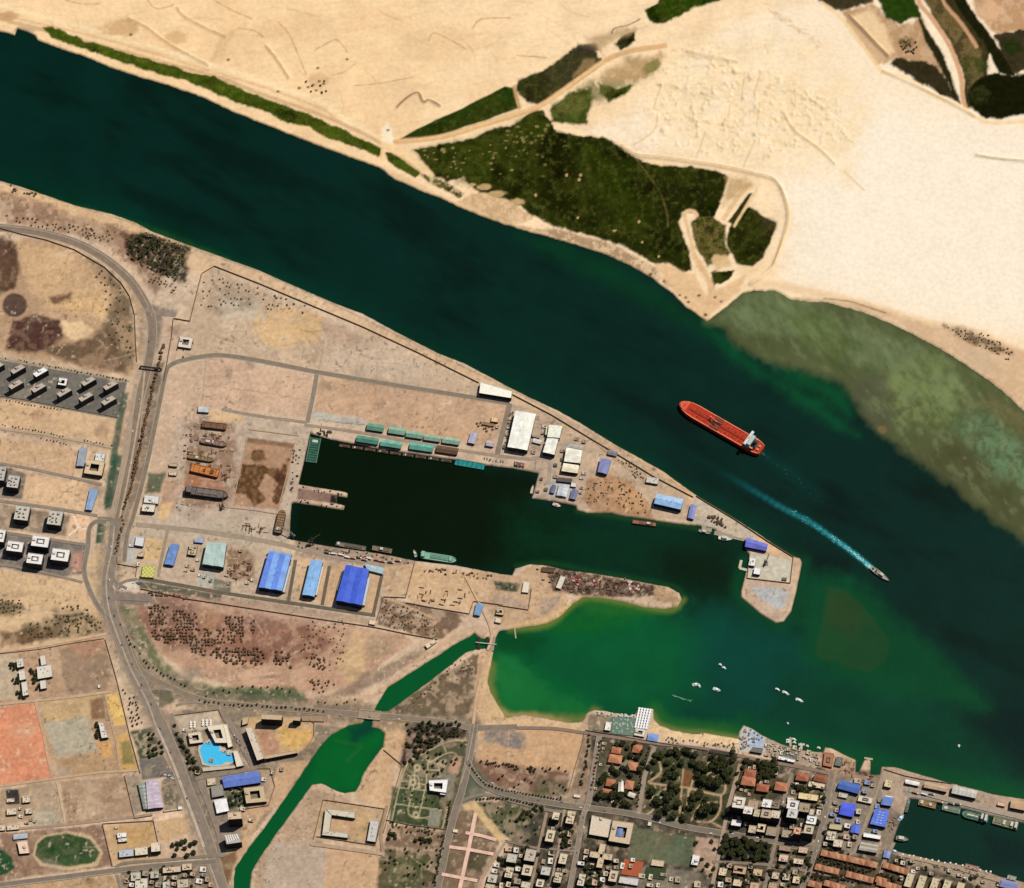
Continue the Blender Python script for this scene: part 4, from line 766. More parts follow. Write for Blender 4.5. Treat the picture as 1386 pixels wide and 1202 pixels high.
SHOAL = [(1124, 796), (1140, 796), (1176, 828), (1204, 866), (1200, 896), (1178, 912), (1140, 902), (1102, 888), (1110, 850), (1118, 815)]
p([(1090, 780), (1150, 780), (1230, 850), (1320, 930), (1340, 960), (1240, 950), (1130, 915), (1090, 890), (1080, 840)], (8, 74, 44), 18, 8, .85)
p(SHOAL, (34, 72, 42), 4, 2.5, .9); p([(1122, 800), (1150, 806), (1170, 840), (1150, 860), (1120, 840)], (58, 66, 36), 16, 6, .4)
ws_.mix(A_, (wdc > -4) * 1.0, (18, 86, 46))
p([(440, 996), (490, 976), (520, 990), (500, 1030), (480, 1070), (420, 1060), (430, 1020)], (14, 98, 44), 8, 4, .9)
p([(470, 985), (504, 975), (512, 988), (494, 1000), (474, 1010)], (8, 62, 52), 8, 4, .8)
l_([(455, 1002), (490, 1010), (470, 1030)], (44, 104, 46), 4, 4, .6)
ws_.mix(A_, sstep(wdb, -3, 3), (5, 50, 40)); p([(1330, 1130), (1420, 1140), (1420, 1190), (1340, 1170)], (3, 36, 34), 14, 6, .7)
e(1194, 581.6, 6, 5, (120, 104, 66), .9)
wk = catmull([(1181, 770), (1160, 752), (1130, 730), (1095, 706), (1060, 688), (1020, 664), (985, 644), (940, 618)], 5)
for k in range(len(wk) - 1):
 t = k / (len(wk) - 1); f = (1 - t) ** 1.3
 l_([wk[k], wk[k + 1]], (8, 60, 60), 7 + 8 * t, 4, .45 * f, 1); l_([wk[k], wk[k + 1]], (70, 186, 196), 4 + 4 * t, 2 + 2 * t, min(1, 1.15 * f ** 1.9), .7, .2, 9 + k)
wk = catmull([(1032, 613), (1060, 634), (1090, 658), (1120, 680)], 5)
for k in range(len(wk) - 1): l_([wk[k], wk[k + 1]], (14, 56, 50), 8 + k, 6, .5 * (1 - k / len(wk)), 2, .4, 30 + k)
dk = np.array(KCOL) * .5        # part of what the water shows is light it reflects, not its own tint
WALB = np.clip(ws_.C / np.array(KCOL) - np.array((.0026, .0032, .0030)), .0005, .6)
water_mat = soil_material('canal water', .3, .03, ((.02, .93, 1.07), (.006, .9, 1.1)), (.12, .12, 1.0))
wq = np.maximum.reduce([D[1:, :-1], D[1:, 1:], D[:-1, 1:], D[:-1, :-1]]) > -5
water = tag(grid_mesh('water', WX, WY, np.zeros(WX.shape), WALB, wq, water_mat, 0.0), kind='structure')
far = MB(); far_m = mat('distant desert', (232, 200, 155), .95)
far.face([(-30000, -30000, -9), (30000, -30000, -9), (30000, 30000, -9), (-30000, 30000, -9)], far_m)
tag(far.build('terrain'), kind='structure')
# roads and paths (sheets, each a little above the one before)
sheet_z = [LAND + .12]; OCC = []; WAYS = []
def strip(name, pts, width, c, smooth=True, rough=.9, var=.22, kerb=0):
 """a road laid along photo-pixel points, width in pixels"""
 pts = catmull(pts, 7) if smooth else list(pts)
 WAYS.append((pts, width)); sheet_z[0] += .018; z = sheet_z[0]
 W = [Vector(p) for p in GP(pts, z)]; hw = width * MPP / 2
 mb = MB(); m = mat('asphalt', c, rough, var, .09) if c[0] < 170 else mat('packed sand', c, .95, var, .09)
 Lp, Rp = [], []
 for i, p in enumerate(W):
  d = (W[min(i + 1, len(W) - 1)] - W[max(i - 1, 0)]).normalized(); n = Vector((-d.y, d.x))
  Lp.append(p + n * hw); Rp.append(p - n * hw)
 for i in range(len(W) - 1):
  mb.face([(*Rp[i], z), (*Rp[i + 1], z), (*Lp[i + 1], z), (*Lp[i], z)], m)
 if kerb:
  mk = mat('kerb stone', (178, 160, 138), .9, .15, .3)
  for side in (Lp, Rp):
   for i in range(len(W) - 1):
    d = (W[i + 1] - W[i]).normalized(); n = Vector((-d.y, d.x)) * kerb / 2
    a, b = side[i], side[i + 1]
    mb.face([(*(a - n), z + .13), (*(b - n), z + .13), (*(b + n), z + .13), (*(a + n), z + .13)], mk)
 return tag(mb.build(name), kind='structure')
def plate(name, pts, c, rough=.9, var=.2, scale=.12, kind='structure'):
 sheet_z[0] += .018; z = sheet_z[0]; mb = MB()
 mb.prism(GP(pts, z), z - .3, z, mat(name.replace('_', ' '), c, rough, var, scale))
 return tag(mb.build(name), kind=kind)
ASPH = (136, 122, 104); PALE = (176, 154, 130); DARK = (116, 106, 92)
strip('road', [(-60, 303), (0, 308), (50, 314), (101, 328), (139, 348), (172, 375), (192, 402), (204, 428), (206, 456), (201, 490), (195, 515), (187, 548), (182, 600), (172, 650), (164, 690), (157, 712)], 12, (140, 122, 104), kerb=1.5)
strip('road', [(-60, 300), (0, 305), (50, 311), (101, 325), (140, 345), (174, 373), (194, 401), (206, 428)], 1.2, (176, 158, 136))
strip('road', [(184, 520), (178, 560), (168, 620), (160, 660), (150, 700), (142, 712)], 5, PALE, kerb=1)
strip('road', [(196, 500), (192, 540), (182, 600), (172, 655), (162, 700)], 2.5, (190, 168, 142))
strip('road', [(227, 497), (222, 515), (209, 580), (196, 640), (180, 700), (172, 724), (168, 760)], 6, ASPH, kerb=1)
strip('road', [(196, 418), (215, 424), (238, 426)], 7, (150, 134, 116))
strip('road', [(227, 497), (242, 489), (278, 482), (303, 481), (350, 488), (426, 503), (527, 520), (628, 536), (690, 546)], 6.5, (138, 124, 106), kerb=1)
strip('road', [(429, 505), (424, 535), (416, 572)], 6, (146, 132, 114), False)
strip('road', [(300, 554), (350, 563), (416, 572)], 4.5, (158, 140, 120))
strip('road', [(690, 546), (683, 575), (675, 606), (673, 616)], 7, (140, 126, 108))
strip('road', [(412, 575), (490, 586), (590, 604), (674, 617), (726, 622)], 4.5, (162, 144, 122))
strip('road', [(720, 620), (736, 620), (744, 630), (742, 655)], 5, (172, 156, 136))
strip('road', [(712, 596), (740, 612), (752, 600), (760, 580)], 5, (176, 152, 130))
strip('road', [(800, 592), (822, 612), (850, 634), (880, 656)], 4, (184, 158, 128))
strip('road', [(184, 710), (228, 714), (281, 720), (362, 733), (420, 746), (521, 766)], 6, (166, 148, 126), kerb=.8)
strip('road', [(188, 782), (250, 793), (312, 804), (420, 820), (508, 833)], 5, (108, 100, 82))
for a_, b_ in (((400, 758), (390, 816)), ((446, 766), (436, 819)), ((517, 778), (505, 833))): strip('road', [a_, b_], 4.5, (112, 98, 78), False)
strip('road', [(228, 714), (222, 740), (214, 780)], 4, (160, 142, 118))
strip('road', [(157, 706), (154, 741), (147, 776), (146, 800), (150, 826), (157, 848), (166, 872), (177, 900), (190, 926), (204, 955), (222, 992), (238, 1030), (254, 1074), (270, 1112), (286, 1158), (300, 1204), (312, 1250)], 17, (142, 128, 112), kerb=1.2)
strip('road', [(155, 706), (152, 741), (145, 776), (144, 800), (148, 827), (155, 849), (164, 873), (175, 901), (188, 927), (202, 956), (211, 982), (230, 1024), (247, 1070), (262, 1110), (280, 1160), (296, 1204)], 2.0, (182, 164, 142))
strip('road', [(213, 986), (232, 1028), (248, 1070), (264, 1112), (276, 1146)], 3.2, (196, 176, 156))
strip('road', [(144, 706), (130, 706), (121, 716), (119, 741), (114, 772), (122, 800), (134, 822), (147, 838)], 6, (136, 124, 108), kerb=1)
strip('road', [(132, 702), (142, 702), (152, 704), (158, 712)], 6, (138, 126, 110))
strip('road', [(166, 850), (176, 876), (188, 904), (206, 918), (230, 930), (262, 944), (300, 952), (400, 960), (500, 968), (560, 973), (616, 980), (640, 985), (700, 984)], 8, (140, 124, 104), kerb=1)
strip('road', [(188, 930), (200, 934), (214, 932), (234, 934)], 3.5, (150, 134, 114)); strip('road', [(238, 955), (262, 950), (300, 954)], 3.5, (150, 134, 114))
strip('road', [(152, 780), (160, 790), (172, 786), (186, 784)], 4, (140, 128, 110)); strip('road', [(150, 796), (160, 792), (170, 796)], 4, (140, 128, 110))
strip('road', [(152, 808), (176, 808), (206, 810)], 10, (142, 126, 112), False)
strip('street', [(-60, 474), (0, 484), (60, 494), (120, 505), (176, 516)], 2.6, (184, 164, 136), False)
strip('street', [(-60, 530), (0, 537), (60, 547), (110, 557), (160, 566)], 2.2, (164, 146, 122), False)
strip('street', [(-60, 570), (0, 580), (60, 588), (110, 597), (152, 606)], 3.5, (186, 164, 136), False)
strip('street', [(-60, 618), (0, 627), (50, 636), (100, 647), (138, 656)], 4, (152, 136, 116), False)
strip('street', [(-60, 668), (0, 678), (60, 686), (110, 694), (132, 698)], 4.5, (148, 134, 116), False)
strip('street', [(-60, 712), (0, 720), (60, 729), (120, 738)], 4.5, (146, 132, 116), False)
strip('street', [(-60, 764), (0, 764), (60, 775), (96, 784), (112, 788)], 3.5, (150, 136, 118))
strip('path', [(-60, 886), (0, 882), (60, 873), (110, 864), (144, 858)], 4, (212, 176, 140), False)
strip('path', [(-60, 954), (0, 953), (50, 948), (90, 944), (150, 936)], 4, (200, 168, 136), False)
strip('path', [(48, 950), (60, 1000), (70, 1052)], 3.5, (202, 164, 132), False)
strip('path', [(0, 1064), (70, 1054), (130, 1046), (188, 1042)], 3.5, (198, 168, 136), False)
strip('path', [(77, 1058), (84, 1092), (89, 1118)], 2.6, (206, 178, 144), False)
strip('path', [(0, 1124), (90, 1116), (180, 1106), (206, 1102)], 3.5, (172, 146, 122), False)
strip('path', [(142, 940), (148, 968), (158, 1006), (162, 1042)], 2.6, (190, 166, 134), False)
strip('road', [(-60, 1206), (0, 1198), (80, 1188), (150, 1179), (210, 1172), (292, 1166)], 7, (132, 120, 104), False, kerb=1)
strip('road', [(-60, 1209), (0, 1201), (80, 1191), (152, 1182)], 1.4, (178, 158, 136), False)
strip('road', [(156, 1174), (170, 1168), (220, 1164), (288, 1158)], 4, (140, 126, 108))
strip('street', [(158, 1184), (164, 1202), (168, 1240)], 4, (146, 132, 114), False)
strip('street', [(300, 962), (318, 990), (334, 1020), (346, 1042)], 9, (150, 132, 116), False)
strip('street', [(264, 1054), (300, 1048), (344, 1040)], 5, (146, 130, 114), False)
strip('street', [(270, 1056), (284, 1090), (298, 1130), (300, 1160)], 9, (148, 132, 116), False)
strip('road', [(664, 880), (650, 920), (644, 950), (640, 985)], 4, (206, 172, 136), False)
strip('road', [(642, 980), (637, 1016), (626, 1066), (614, 1106), (604, 1148), (592, 1204), (580, 1250)], 9, (134, 122, 106), kerb=1)
strip('road', [(642, 980), (634, 1024), (624, 1060)], 1.2, (176, 158, 136))
strip('road', [(632, 1030), (642, 1048), (654, 1061), (680, 1073), (720, 1082), (765, 1090), (800, 1094), (862, 1103), (927, 1119), (981, 1128), (1050, 1139), (1075, 1145), (1110, 1148)], 8, (128, 118, 102), kerb=1)
strip('road', [(626, 1084), (640, 1078), (660, 1076), (700, 1086), (740, 1096), (780, 1100)], 4.5, (140, 128, 112))
strip('road', [(700, 985), (750, 986), (792, 992), (840, 999), (895, 1007), (958, 1014), (1020, 1027), (1081, 1038), (1124, 1047)], 4.5, (144, 122, 104))
strip('street', [(798, 994), (792, 1030), (780, 1090)], 3.2, (152, 132, 112)); strip('street', [(811, 996), (804, 1040), (797, 1084), (789, 1106), (781, 1151), (771, 1204)], 6.5, (148, 132, 116), kerb=.8)
strip('street', [(886, 1010), (872, 1052), (864, 1102)], 6, (158, 142, 122), False)
strip('street', [(1002, 1034), (986, 1091), (976, 1141), (963, 1204)], 5, (172, 150, 126), False)
strip('street', [(1072, 1046), (1061, 1081), (1050, 1138), (1034, 1204)], 5, (146, 130, 112), False)
strip('street', [(1126, 1046), (1117, 1101), (1105, 1147), (1086, 1204)], 7, (138, 124, 108), False, kerb=.8)
strip('street', [(1194, 1052), (1172, 1113), (1156, 1154), (1130, 1164)], 4.5, (164, 146, 124), False)
strip('street', [(1210, 1140), (1196, 1168), (1186, 1204)], 5, (164, 142, 120), False)
strip('street', [(964, 1166), (1000, 1168), (1036, 1170), (1100, 1180), (1180, 1196)], 4, (142, 126, 108), False)
strip('street', [(740, 1100), (730, 1144), (718, 1204)], 4, (160, 140, 118), False)
strip('street', [(764, 1096), (756, 1150), (744, 1204)], 3.2, (178, 156, 134), False)
strip('street', [(684, 1138), (720, 1147), (780, 1152)], 3, (150, 134, 116), False)
strip('street', [(684, 1140), (668, 1164), (652, 1188), (646, 1206)], 4, (178, 152, 128), False)
strip('street', [(1230, 1068), (1300, 1086), (1386, 1107), (1440, 1120)], 7, (172, 158, 138), False)
strip('street', [(1216, 1156), (1300, 1176), (1386, 1202)], 5, (176, 152, 126), False)
strip('street', [(524, 1090), (516, 1130), (520, 1160)], 4, (170, 142, 114)); strip('street', [(420, 1142), (480, 1150), (520, 1156)], 5, (190, 160, 132))
PINK = (238, 196, 172)
for pts, w_ in (([(644, 1100), (634, 1150), (622, 1204)], 5), ([(630, 1127), (652, 1131), (672, 1137)], 4.5), ([(608, 1146), (636, 1150), (668, 1156)], 4.5), ([(598, 1183), (624, 1188), (646, 1192)], 4.5)):
 strip('path', pts, w_, PINK, False)
strip('path', [(630, 780), (664, 850), (660, 880)], 3, (214, 178, 140))
# buildings
WALLC = (150, 134, 112)
def unit(a, b):
 d = Vector(b) - Vector(a); return d.normalized() if d.length else Vector((1, 0))
def rect(tile, cx, cy, w, d, ang=10):
 """a roof rectangle in zoomed-tile pixels; ang in degrees, clockwise in the picture"""
 a = R(ang); ux, uy = math.cos(a), math.sin(a)
 vx, vy = -math.sin(a + R(5)), math.cos(a + R(5))
 return T(tile, [(cx + sx * w / 2 * ux + sy * d / 2 * vx, cy + sx * w / 2 * uy + sy * d / 2 * vy) for sx, sy in ((-1, -1), (1, -1), (1, 1), (-1, 1))])
def lerp2(q, s, t):
 a = q[0] + (q[1] - q[0]) * s; b = q[3] + (q[2] - q[3]) * s
 return a + (b - a) * t
def subq(q, s0, s1, t0, t1): return [lerp2(q, s0, t0), lerp2(q, s1, t0), lerp2(q, s1, t1), lerp2(q, s0, t1)]
def ccw(q):
 A = sum(q[i].x * q[(i + 1) % 4].y - q[(i + 1) % 4].x * q[i].y for i in range(4))
 return q if A > 0 else [q[1], q[0], q[3], q[2]]
def start(name, label, cat, q, group=None):
 OCC.append([tuple(p) for p in q]); c = sum(q, Vector((0, 0))) / len(q); loc = (c.x, c.y, LAND)
 return thing(name, label, cat, loc, group), loc
def part(mb, name, root, org): return mb.build(name, root, org)
def flat(name, label, roofpx, h, roofc, wallc=WALLC, cat='building', group=None, feat='std', seed=0, win=True, par=.8):
 """flat-roofed block: walls, roof slab, parapet, stair house, tanks; roofpx is the roof outline as the photo shows it"""
 r_ = random.Random(seed * 77 + int(roofpx[0][0] * 13) + int(roofpx[0][1]))
 q = [Vector(p) for p in GP(roofpx, LAND + h)]
 root, org = start(name, label, cat, q, group)
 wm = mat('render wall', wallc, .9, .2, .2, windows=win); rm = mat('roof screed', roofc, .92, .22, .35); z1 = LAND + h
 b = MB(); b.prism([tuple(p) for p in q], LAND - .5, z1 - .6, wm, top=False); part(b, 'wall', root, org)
 if feat == 'court':
  iq = subq(q, .26, .74, .26, .74); b = MB()
  for s0, s1, t0, t1 in ((0, 1, 0, .26), (0, 1, .74, 1), (0, .26, .26, .74), (.74, 1, .26, .74)):
   b.face([(*p, z1 - .6) for p in ccw(subq(q, s0, s1, t0, t1))], rm)
  iw = MB(); k = [tuple(p) for p in iq]
  for i in range(4):
   a_, c_ = k[i], k[(i + 1) % 4]; iw.face([(*a_, LAND), (*c_, LAND), (*c_, z1 - .6), (*a_, z1 - .6)], mat('court wall', wallc, .9, .2, .2, windows=True))
  zc = z1 - 3.2 if h > 15 else LAND + .4; iw.face([(*p, zc) for p in ccw(iq)], mat('court paving', (140, 126, 106)))
  if h > 15: iw.prism([tuple(p) for p in subq(q, .36, .64, .36, .64)], zc, z1 - 1, rm)
  rfo = part(b, 'roof', root, org); part(iw, 'courtyard', root, org)
 else:
  b = MB(); b.face([(*p, z1 - .6) for p in ccw(q)], rm); rfo = part(b, 'roof', root, org)
 b = MB(); t_ = .45; pm = mat('parapet render', tuple(min(255, int(v * 1.04)) for v in roofc), .9, .12, .3)
 L0 = (q[1] - q[0]).length; L1 = (q[3] - q[0]).length; fs = t_ / L0; ft = t_ / L1
 for s0, s1, t0, t1 in ((0, 1, 0, ft), (0, 1, 1 - ft, 1), (0, fs, ft, 1 - ft), (1 - fs, 1, ft, 1 - ft)):
  b.prism([tuple(p) for p in subq(q, s0, s1, t0, t1)], z1 - .6, z1 + par - .6, pm)
 part(b, 'parapet', rfo, org)
 if feat in ('std', 'court', 'villa', 'slab'):
  for k in range(1 if feat != 'villa' else 2):
   s = r_.uniform(.3, .55) if feat == 'std' else (.42 if feat == 'slab' else (.06 if k == 0 else .62)); t = r_.uniform(.12, .5) if feat == 'std' else (.02 if feat == 'slab' else (.3 if k == 0 else .1))
   sw = min(.4, 4.5 / L0); tw = min(.5, 5 / L1)
   b = MB(); b.prism([tuple(p) for p in subq(q, s, s + sw, t, t + tw)], z1 - .6, z1 + 2.4, mat('stair house', tuple(int(v * .93) for v in roofc), .9, .15, .3)); part(b, 'stair_house', rfo, org)
 if feat in ('std', 'villa'):
  for k in range(r_.randint(1, 3)):
   p = lerp2(q, r_.uniform(.12, .88), r_.uniform(.6, .88)); b = MB(); b.cyl(p, .9, z1 - .6, z1 + 1.2, mat('tank plastic', r_.choice([(90, 110, 140), (60, 60, 62), (200, 200, 196)]), .5), 8); part(b, 'water_tank', rfo, org)
 if feat == 'villa':
  for s, t in ((.28, .22), (.62, .22), (.3, .5), (.56, .52), (.3, .78), (.62, .76)):
   b = MB(); b.prism([tuple(p) for p in subq(q, s, s + .1, t, t + .07)], z1 - .6, z1 + 1.6, mat('roof shed', (112, 104, 92))); part(b, 'roof_shed', rfo, org)
 if feat == 'slots':
  for s, t, w2, t2 in ((.3, .3, .42, .1), (.3, .62, .42, .1), (.3, .4, .1, .22), (.62, .4, .1, .22)):
   b = MB(); b.prism([tuple(p) for p in subq(q, s, s + w2, t, t + t2)], z1 - .6, z1 + 1.4, mat('roof shed', (118, 108, 96))); part(b, 'roof_shed', rfo, org)
 if feat == 'ac':
  for k in range(r_.randint(2, 5)):
   s, t = r_.uniform(.1, .85), r_.uniform(.1, .85); b = MB(); b.prism([tuple(p) for p in subq(q, s, s + 1.8 / L0, t, t + 1.8 / L1)], z1 - .6, z1 + .7, mat('air unit', (176, 174, 168), .6)); part(b, 'air_unit', rfo, org)
 return root
def shed(name, label, roofpx, h, roofc, roofc2=None, wallc=(120, 112, 104), cat='shed', group=None, rise=.12, along=None, lights=0, hip=False, annex=(), vents=0, bay=1):
 """pitched metal or tile roof on walls; ridge along the longer side"""
 q = [Vector(p) for p in GP(roofpx, LAND + h)]
 if along is None: along = (q[3] - q[0]).length + (q[2] - q[1]).length > (q[1] - q[0]).length + (q[2] - q[3]).length
 if along: q = [q[3], q[0], q[1], q[2]]            # ridge now runs q0 -> q1
 root, org = start(name, label, cat, q, group)
 wd = ((q[3] - q[0]).length + (q[2] - q[1]).length) / 2; ln = (q[1] - q[0]).length; up = wd / bay * rise; z = LAND + h
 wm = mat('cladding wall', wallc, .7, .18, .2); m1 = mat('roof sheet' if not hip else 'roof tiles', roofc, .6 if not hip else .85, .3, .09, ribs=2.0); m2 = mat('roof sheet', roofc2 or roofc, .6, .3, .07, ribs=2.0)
 b = MB(); b.prism([tuple(p) for p in q], LAND - .5, z - .02, wm, top=False)
 e_ = min(.45, wd * .49 / ln) if hip else 0
 ov = .35; oq = subq(q, -ov / ln, 1 + ov / ln, -ov / wd, 1 + ov / wd); rb = MB()
 for k in range(bay):
  t0, t1 = k / bay, (k + 1) / bay; bq = subq(oq, 0, 1, t0, t1)
  r0, r1 = lerp2(bq, e_, .5), lerp2(bq, 1 - e_, .5)
  A, B, C_, D_ = [(*p, z) for p in bq]; Ra, Rb = (*r0, z + up), (*r1, z + up)
  A2 = sum(bq[i].x * bq[(i + 1) % 4].y - bq[(i + 1) % 4].x * bq[i].y for i in range(4))
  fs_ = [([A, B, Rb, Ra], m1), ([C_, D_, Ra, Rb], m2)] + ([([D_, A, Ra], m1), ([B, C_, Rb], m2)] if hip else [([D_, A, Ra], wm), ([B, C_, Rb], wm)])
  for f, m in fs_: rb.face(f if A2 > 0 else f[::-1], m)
 part(b, 'wall', root, org); rfo = part(rb, 'roof', root, org)
 for k in range(lights):
  s = (k + 1) / (lights + 1); lb = MB(); lm = mat('skylight', (226, 232, 232), .4, .08)
  for t0, t1 in ((.08, .44), (.56, .92)):
   sq = subq(oq, s - .5 / ln, s + .5 / ln, t0, t1); zz = [z + up * (1 - abs(t - .5) * 2) + .06 for t in (t0, t0, t1, t1)]
   lb.face([(*p, zz[i]) for i, p in enumerate(sq)], lm)
  part(lb, 'skylight', rfo, org)
 for k in range(vents):
  s = (k + 1) / (vents + 1); p = lerp2(q, s, .5); vb = MB(); vb.cyl(p, .7, z + up - .1, z + up + 1.1, mat('vent metal', (150, 150, 148), .5), 8); part(vb, 'roof_vent', rfo, org)
 for s0, s1, t0, t1, ah, ac_ in annex:
  aq = subq(q, s0, s1, t0, t1); ab = MB(); ab.prism([tuple(p) for p in aq], LAND - .5, LAND + ah, mat('annex wall', (176, 166, 150)), mat('annex roof', ac_, .8, .15)); part(ab, 'annex', root, org)
 for sg in (0.0, 1.0):
  dq = [lerp2(q, sg, .38), lerp2(q, sg, .62)]; db = MB(); d = unit(q[0], q[1]) * (.06 if sg else -.06)
  db.face([(*(dq[0] + d), LAND + .1), (*(dq[1] + d), LAND + .1), (*(dq[1] + d), LAND + min(4.5, h * .7)), (*(dq[0] + d), LAND + min(4.5, h * .7))], mat('door steel', (96, 92, 88), .6)); part(db, 'door', root, org)
 return root
def wallline(label, pts, h=2.6, c=(150, 124, 96), th=.7, name='wall', cat='wall'):
 mb = MB(); W = [Vector(p) for p in GP(pts, LAND)]
 m = mat('wall plaster', c, .9, .2, .2); org = (W[0].x, W[0].y, LAND)
 for i in range(len(W) - 1):
  d = unit(W[i], W[i + 1]); n = Vector((-d.y, d.x)) * th / 2; e = d * th / 2
  a, b = W[i] - e * .9, W[i + 1] + e * .9
  mb.prism([tuple(a - n), tuple(b - n), tuple(b + n), tuple(a + n)], LAND - .4, LAND + h + .011 * (i % 7), m)
 o = mb.build(name, None, org); return tag(o, label, cat)
# western estates
lean = [(-60, 10), (28, -42), (62, -18), (-32, 36)]
g1 = 'slab apartment blocks of the walled estate'
slabs = [(138, 288, 'westernmost whole one of the rear row'), (122, 408, 'westernmost of the front row'), (300, 434, 'second from the west in the front row'), (500, 468, 'third of the front row, just below the white cube house'), (690, 382, 'rear row, right of the white cube house'), (862, 415, 'easternmost of the rear row, nearest the avenue'), (670, 505, 'second from the east in the front row'), (848, 533, 'easternmost of the front row, by the fenced corner')]
for i, (x, y, w_) in enumerate(slabs):
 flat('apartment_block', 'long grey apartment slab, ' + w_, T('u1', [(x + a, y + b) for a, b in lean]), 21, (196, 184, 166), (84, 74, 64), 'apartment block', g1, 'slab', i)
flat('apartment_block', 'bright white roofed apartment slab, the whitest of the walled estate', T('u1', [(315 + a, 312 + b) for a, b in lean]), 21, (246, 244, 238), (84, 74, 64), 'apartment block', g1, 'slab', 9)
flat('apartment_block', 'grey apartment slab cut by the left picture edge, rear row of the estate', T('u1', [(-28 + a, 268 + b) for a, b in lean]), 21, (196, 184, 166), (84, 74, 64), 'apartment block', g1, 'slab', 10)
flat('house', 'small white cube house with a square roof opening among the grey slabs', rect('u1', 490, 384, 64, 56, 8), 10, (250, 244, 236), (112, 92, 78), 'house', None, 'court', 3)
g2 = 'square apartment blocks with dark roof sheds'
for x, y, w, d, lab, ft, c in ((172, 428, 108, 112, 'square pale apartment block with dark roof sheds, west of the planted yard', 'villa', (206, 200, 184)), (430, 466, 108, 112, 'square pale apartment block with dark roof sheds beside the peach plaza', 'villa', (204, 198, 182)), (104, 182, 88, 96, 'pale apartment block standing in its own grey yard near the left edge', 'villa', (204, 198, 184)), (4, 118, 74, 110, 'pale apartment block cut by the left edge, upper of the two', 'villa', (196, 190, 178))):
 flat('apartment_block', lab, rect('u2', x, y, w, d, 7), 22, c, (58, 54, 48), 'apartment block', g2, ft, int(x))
g3 = 'ring roofed apartment blocks round a light well'
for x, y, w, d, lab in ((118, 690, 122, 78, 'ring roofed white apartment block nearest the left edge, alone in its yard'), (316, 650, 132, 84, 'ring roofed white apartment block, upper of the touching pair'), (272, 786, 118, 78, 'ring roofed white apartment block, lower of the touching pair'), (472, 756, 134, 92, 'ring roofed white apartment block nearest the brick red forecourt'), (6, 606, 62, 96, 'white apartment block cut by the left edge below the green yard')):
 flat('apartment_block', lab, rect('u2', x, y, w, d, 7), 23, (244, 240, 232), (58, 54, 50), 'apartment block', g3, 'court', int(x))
flat('building', 'tan block with a central court and green corner beside the avenue', rect('u1', 738, 1054, 140, 112, 8), 12, (222, 198, 158), (92, 74, 56), 'building', None, 'court', 4)
flat('building', 'white roofed block with grey annexes behind the tan court building', rect('u1', 782, 975, 70, 66, 8), 9, (222, 222, 216), (120, 110, 100), 'building', None, 'ac', 5)
shed('storage_shed', 'pale grey blue shed on sand west of the tan court building', T('u1', [(622, 905), (682, 898), (654, 1046), (598, 1042)]), 6, (170, 178, 188), (150, 160, 174))
shed('storage_shed', 'light blue narrow shed on sand at the avenue corner', T('u2', [(704, 242), (768, 246), (718, 408), (668, 402)]), 6, (150, 176, 208), (136, 164, 198))
# shipyard west part
shed('storage_shed', 'small pale grey shed at the north end of the hull storage yard', rect('u3', 672, 70, 70, 34, 4), 6, (206, 208, 208))
flat('workshop', 'small dark roofed workshop west of the stored hulls', rect('u3', 468, 440, 52, 22, 6), 6, (196, 172, 136), (60, 50, 44), 'workshop', None, 'none')
flat('workshop', 'small tan roofed hut just south of the dark workshop', rect('u3', 466, 496, 50, 30, 6), 5, (222, 196, 158), WALLC, 'workshop', None, 'ac')
flat('office_building', 'white flat roofed office at the yard west gate, upper one', rect('u3', 322, 672, 96, 52, 5), 8, (226, 222, 212), WALLC, 'office', None, 'std', 2)
flat('office_building', 'cream flat roofed office at the yard west gate, lower one', rect('u3', 302, 730, 84, 48, 5), 10, (232, 222, 200), (70, 62, 52), 'office', None, 'std', 3)
flat('building', 'white narrow office on the pale paved corner by the avenue', T('u2', [(1066, 614), (1130, 618), (1118, 690), (1052, 680)]), 7, (222, 224, 222), (110, 100, 90), 'building', None, 'none')
flat('building', 'tan stepped building beside the yellow sand square', T('u2', [(1096, 722), (1128, 724), (1122, 772), (1076, 766)]), 7, (216, 196, 160), (90, 80, 66), 'building', None, 'ac')
o = flat('garden_pavilion', 'lime yellow chequered canopy at the shipyard main gate', rect('u2', 1160, 886, 98, 92, 4), 5, (220, 214, 128), (190, 176, 120), 'canopy', None, 'none', 1, False)
qq = [Vector(p) for p in GP(rect('u2', 1160, 886, 98, 92, 4), LAND + 5)]; ob = o.location
for i in range(6):
 for j in range(6):
  if (i + j) % 2 == 0:
   mb = MB(); mb.prism([tuple(p) for p in subq(qq, i / 6 + .02, (i + 1) / 6 - .02, j / 6 + .02, (j + 1) / 6 - .02)], LAND + 4.4, LAND + 4.9, mat('lime panel', (176, 182, 70), .7)); part(mb, 'panel', o, tuple(ob))
shed('storage_shed', 'blue stepped shed west of the green grey hall', T('u3', [(450, 972), (508, 976), (468, 1116), (408, 1106)]), 7, (122, 156, 212), (104, 140, 202), (50, 62, 92), vents=3)
flat('building', 'small tan house with roof rooms between the blue shed and the green grey hall', rect('u3', 598, 1010, 54, 70, 8), 7, (206, 186, 152), (90, 78, 64), 'house', None, 'villa', 3)
shed('storage_shed', 'tiny pale blue roofed shed by the house in the yard', rect('u3', 640, 948, 56, 26, 6), 5, (160, 178, 208))
shed('workshop_hall', 'big pale green grey workshop hall with three roof bays', T('u3', [(694, 962), (824, 966), (802, 1126), (664, 1106)]), 15, (190, 212, 204), (176, 200, 192), (50, 62, 54), 'workshop hall', None, .08, True, 2, False, (), 0, 2)
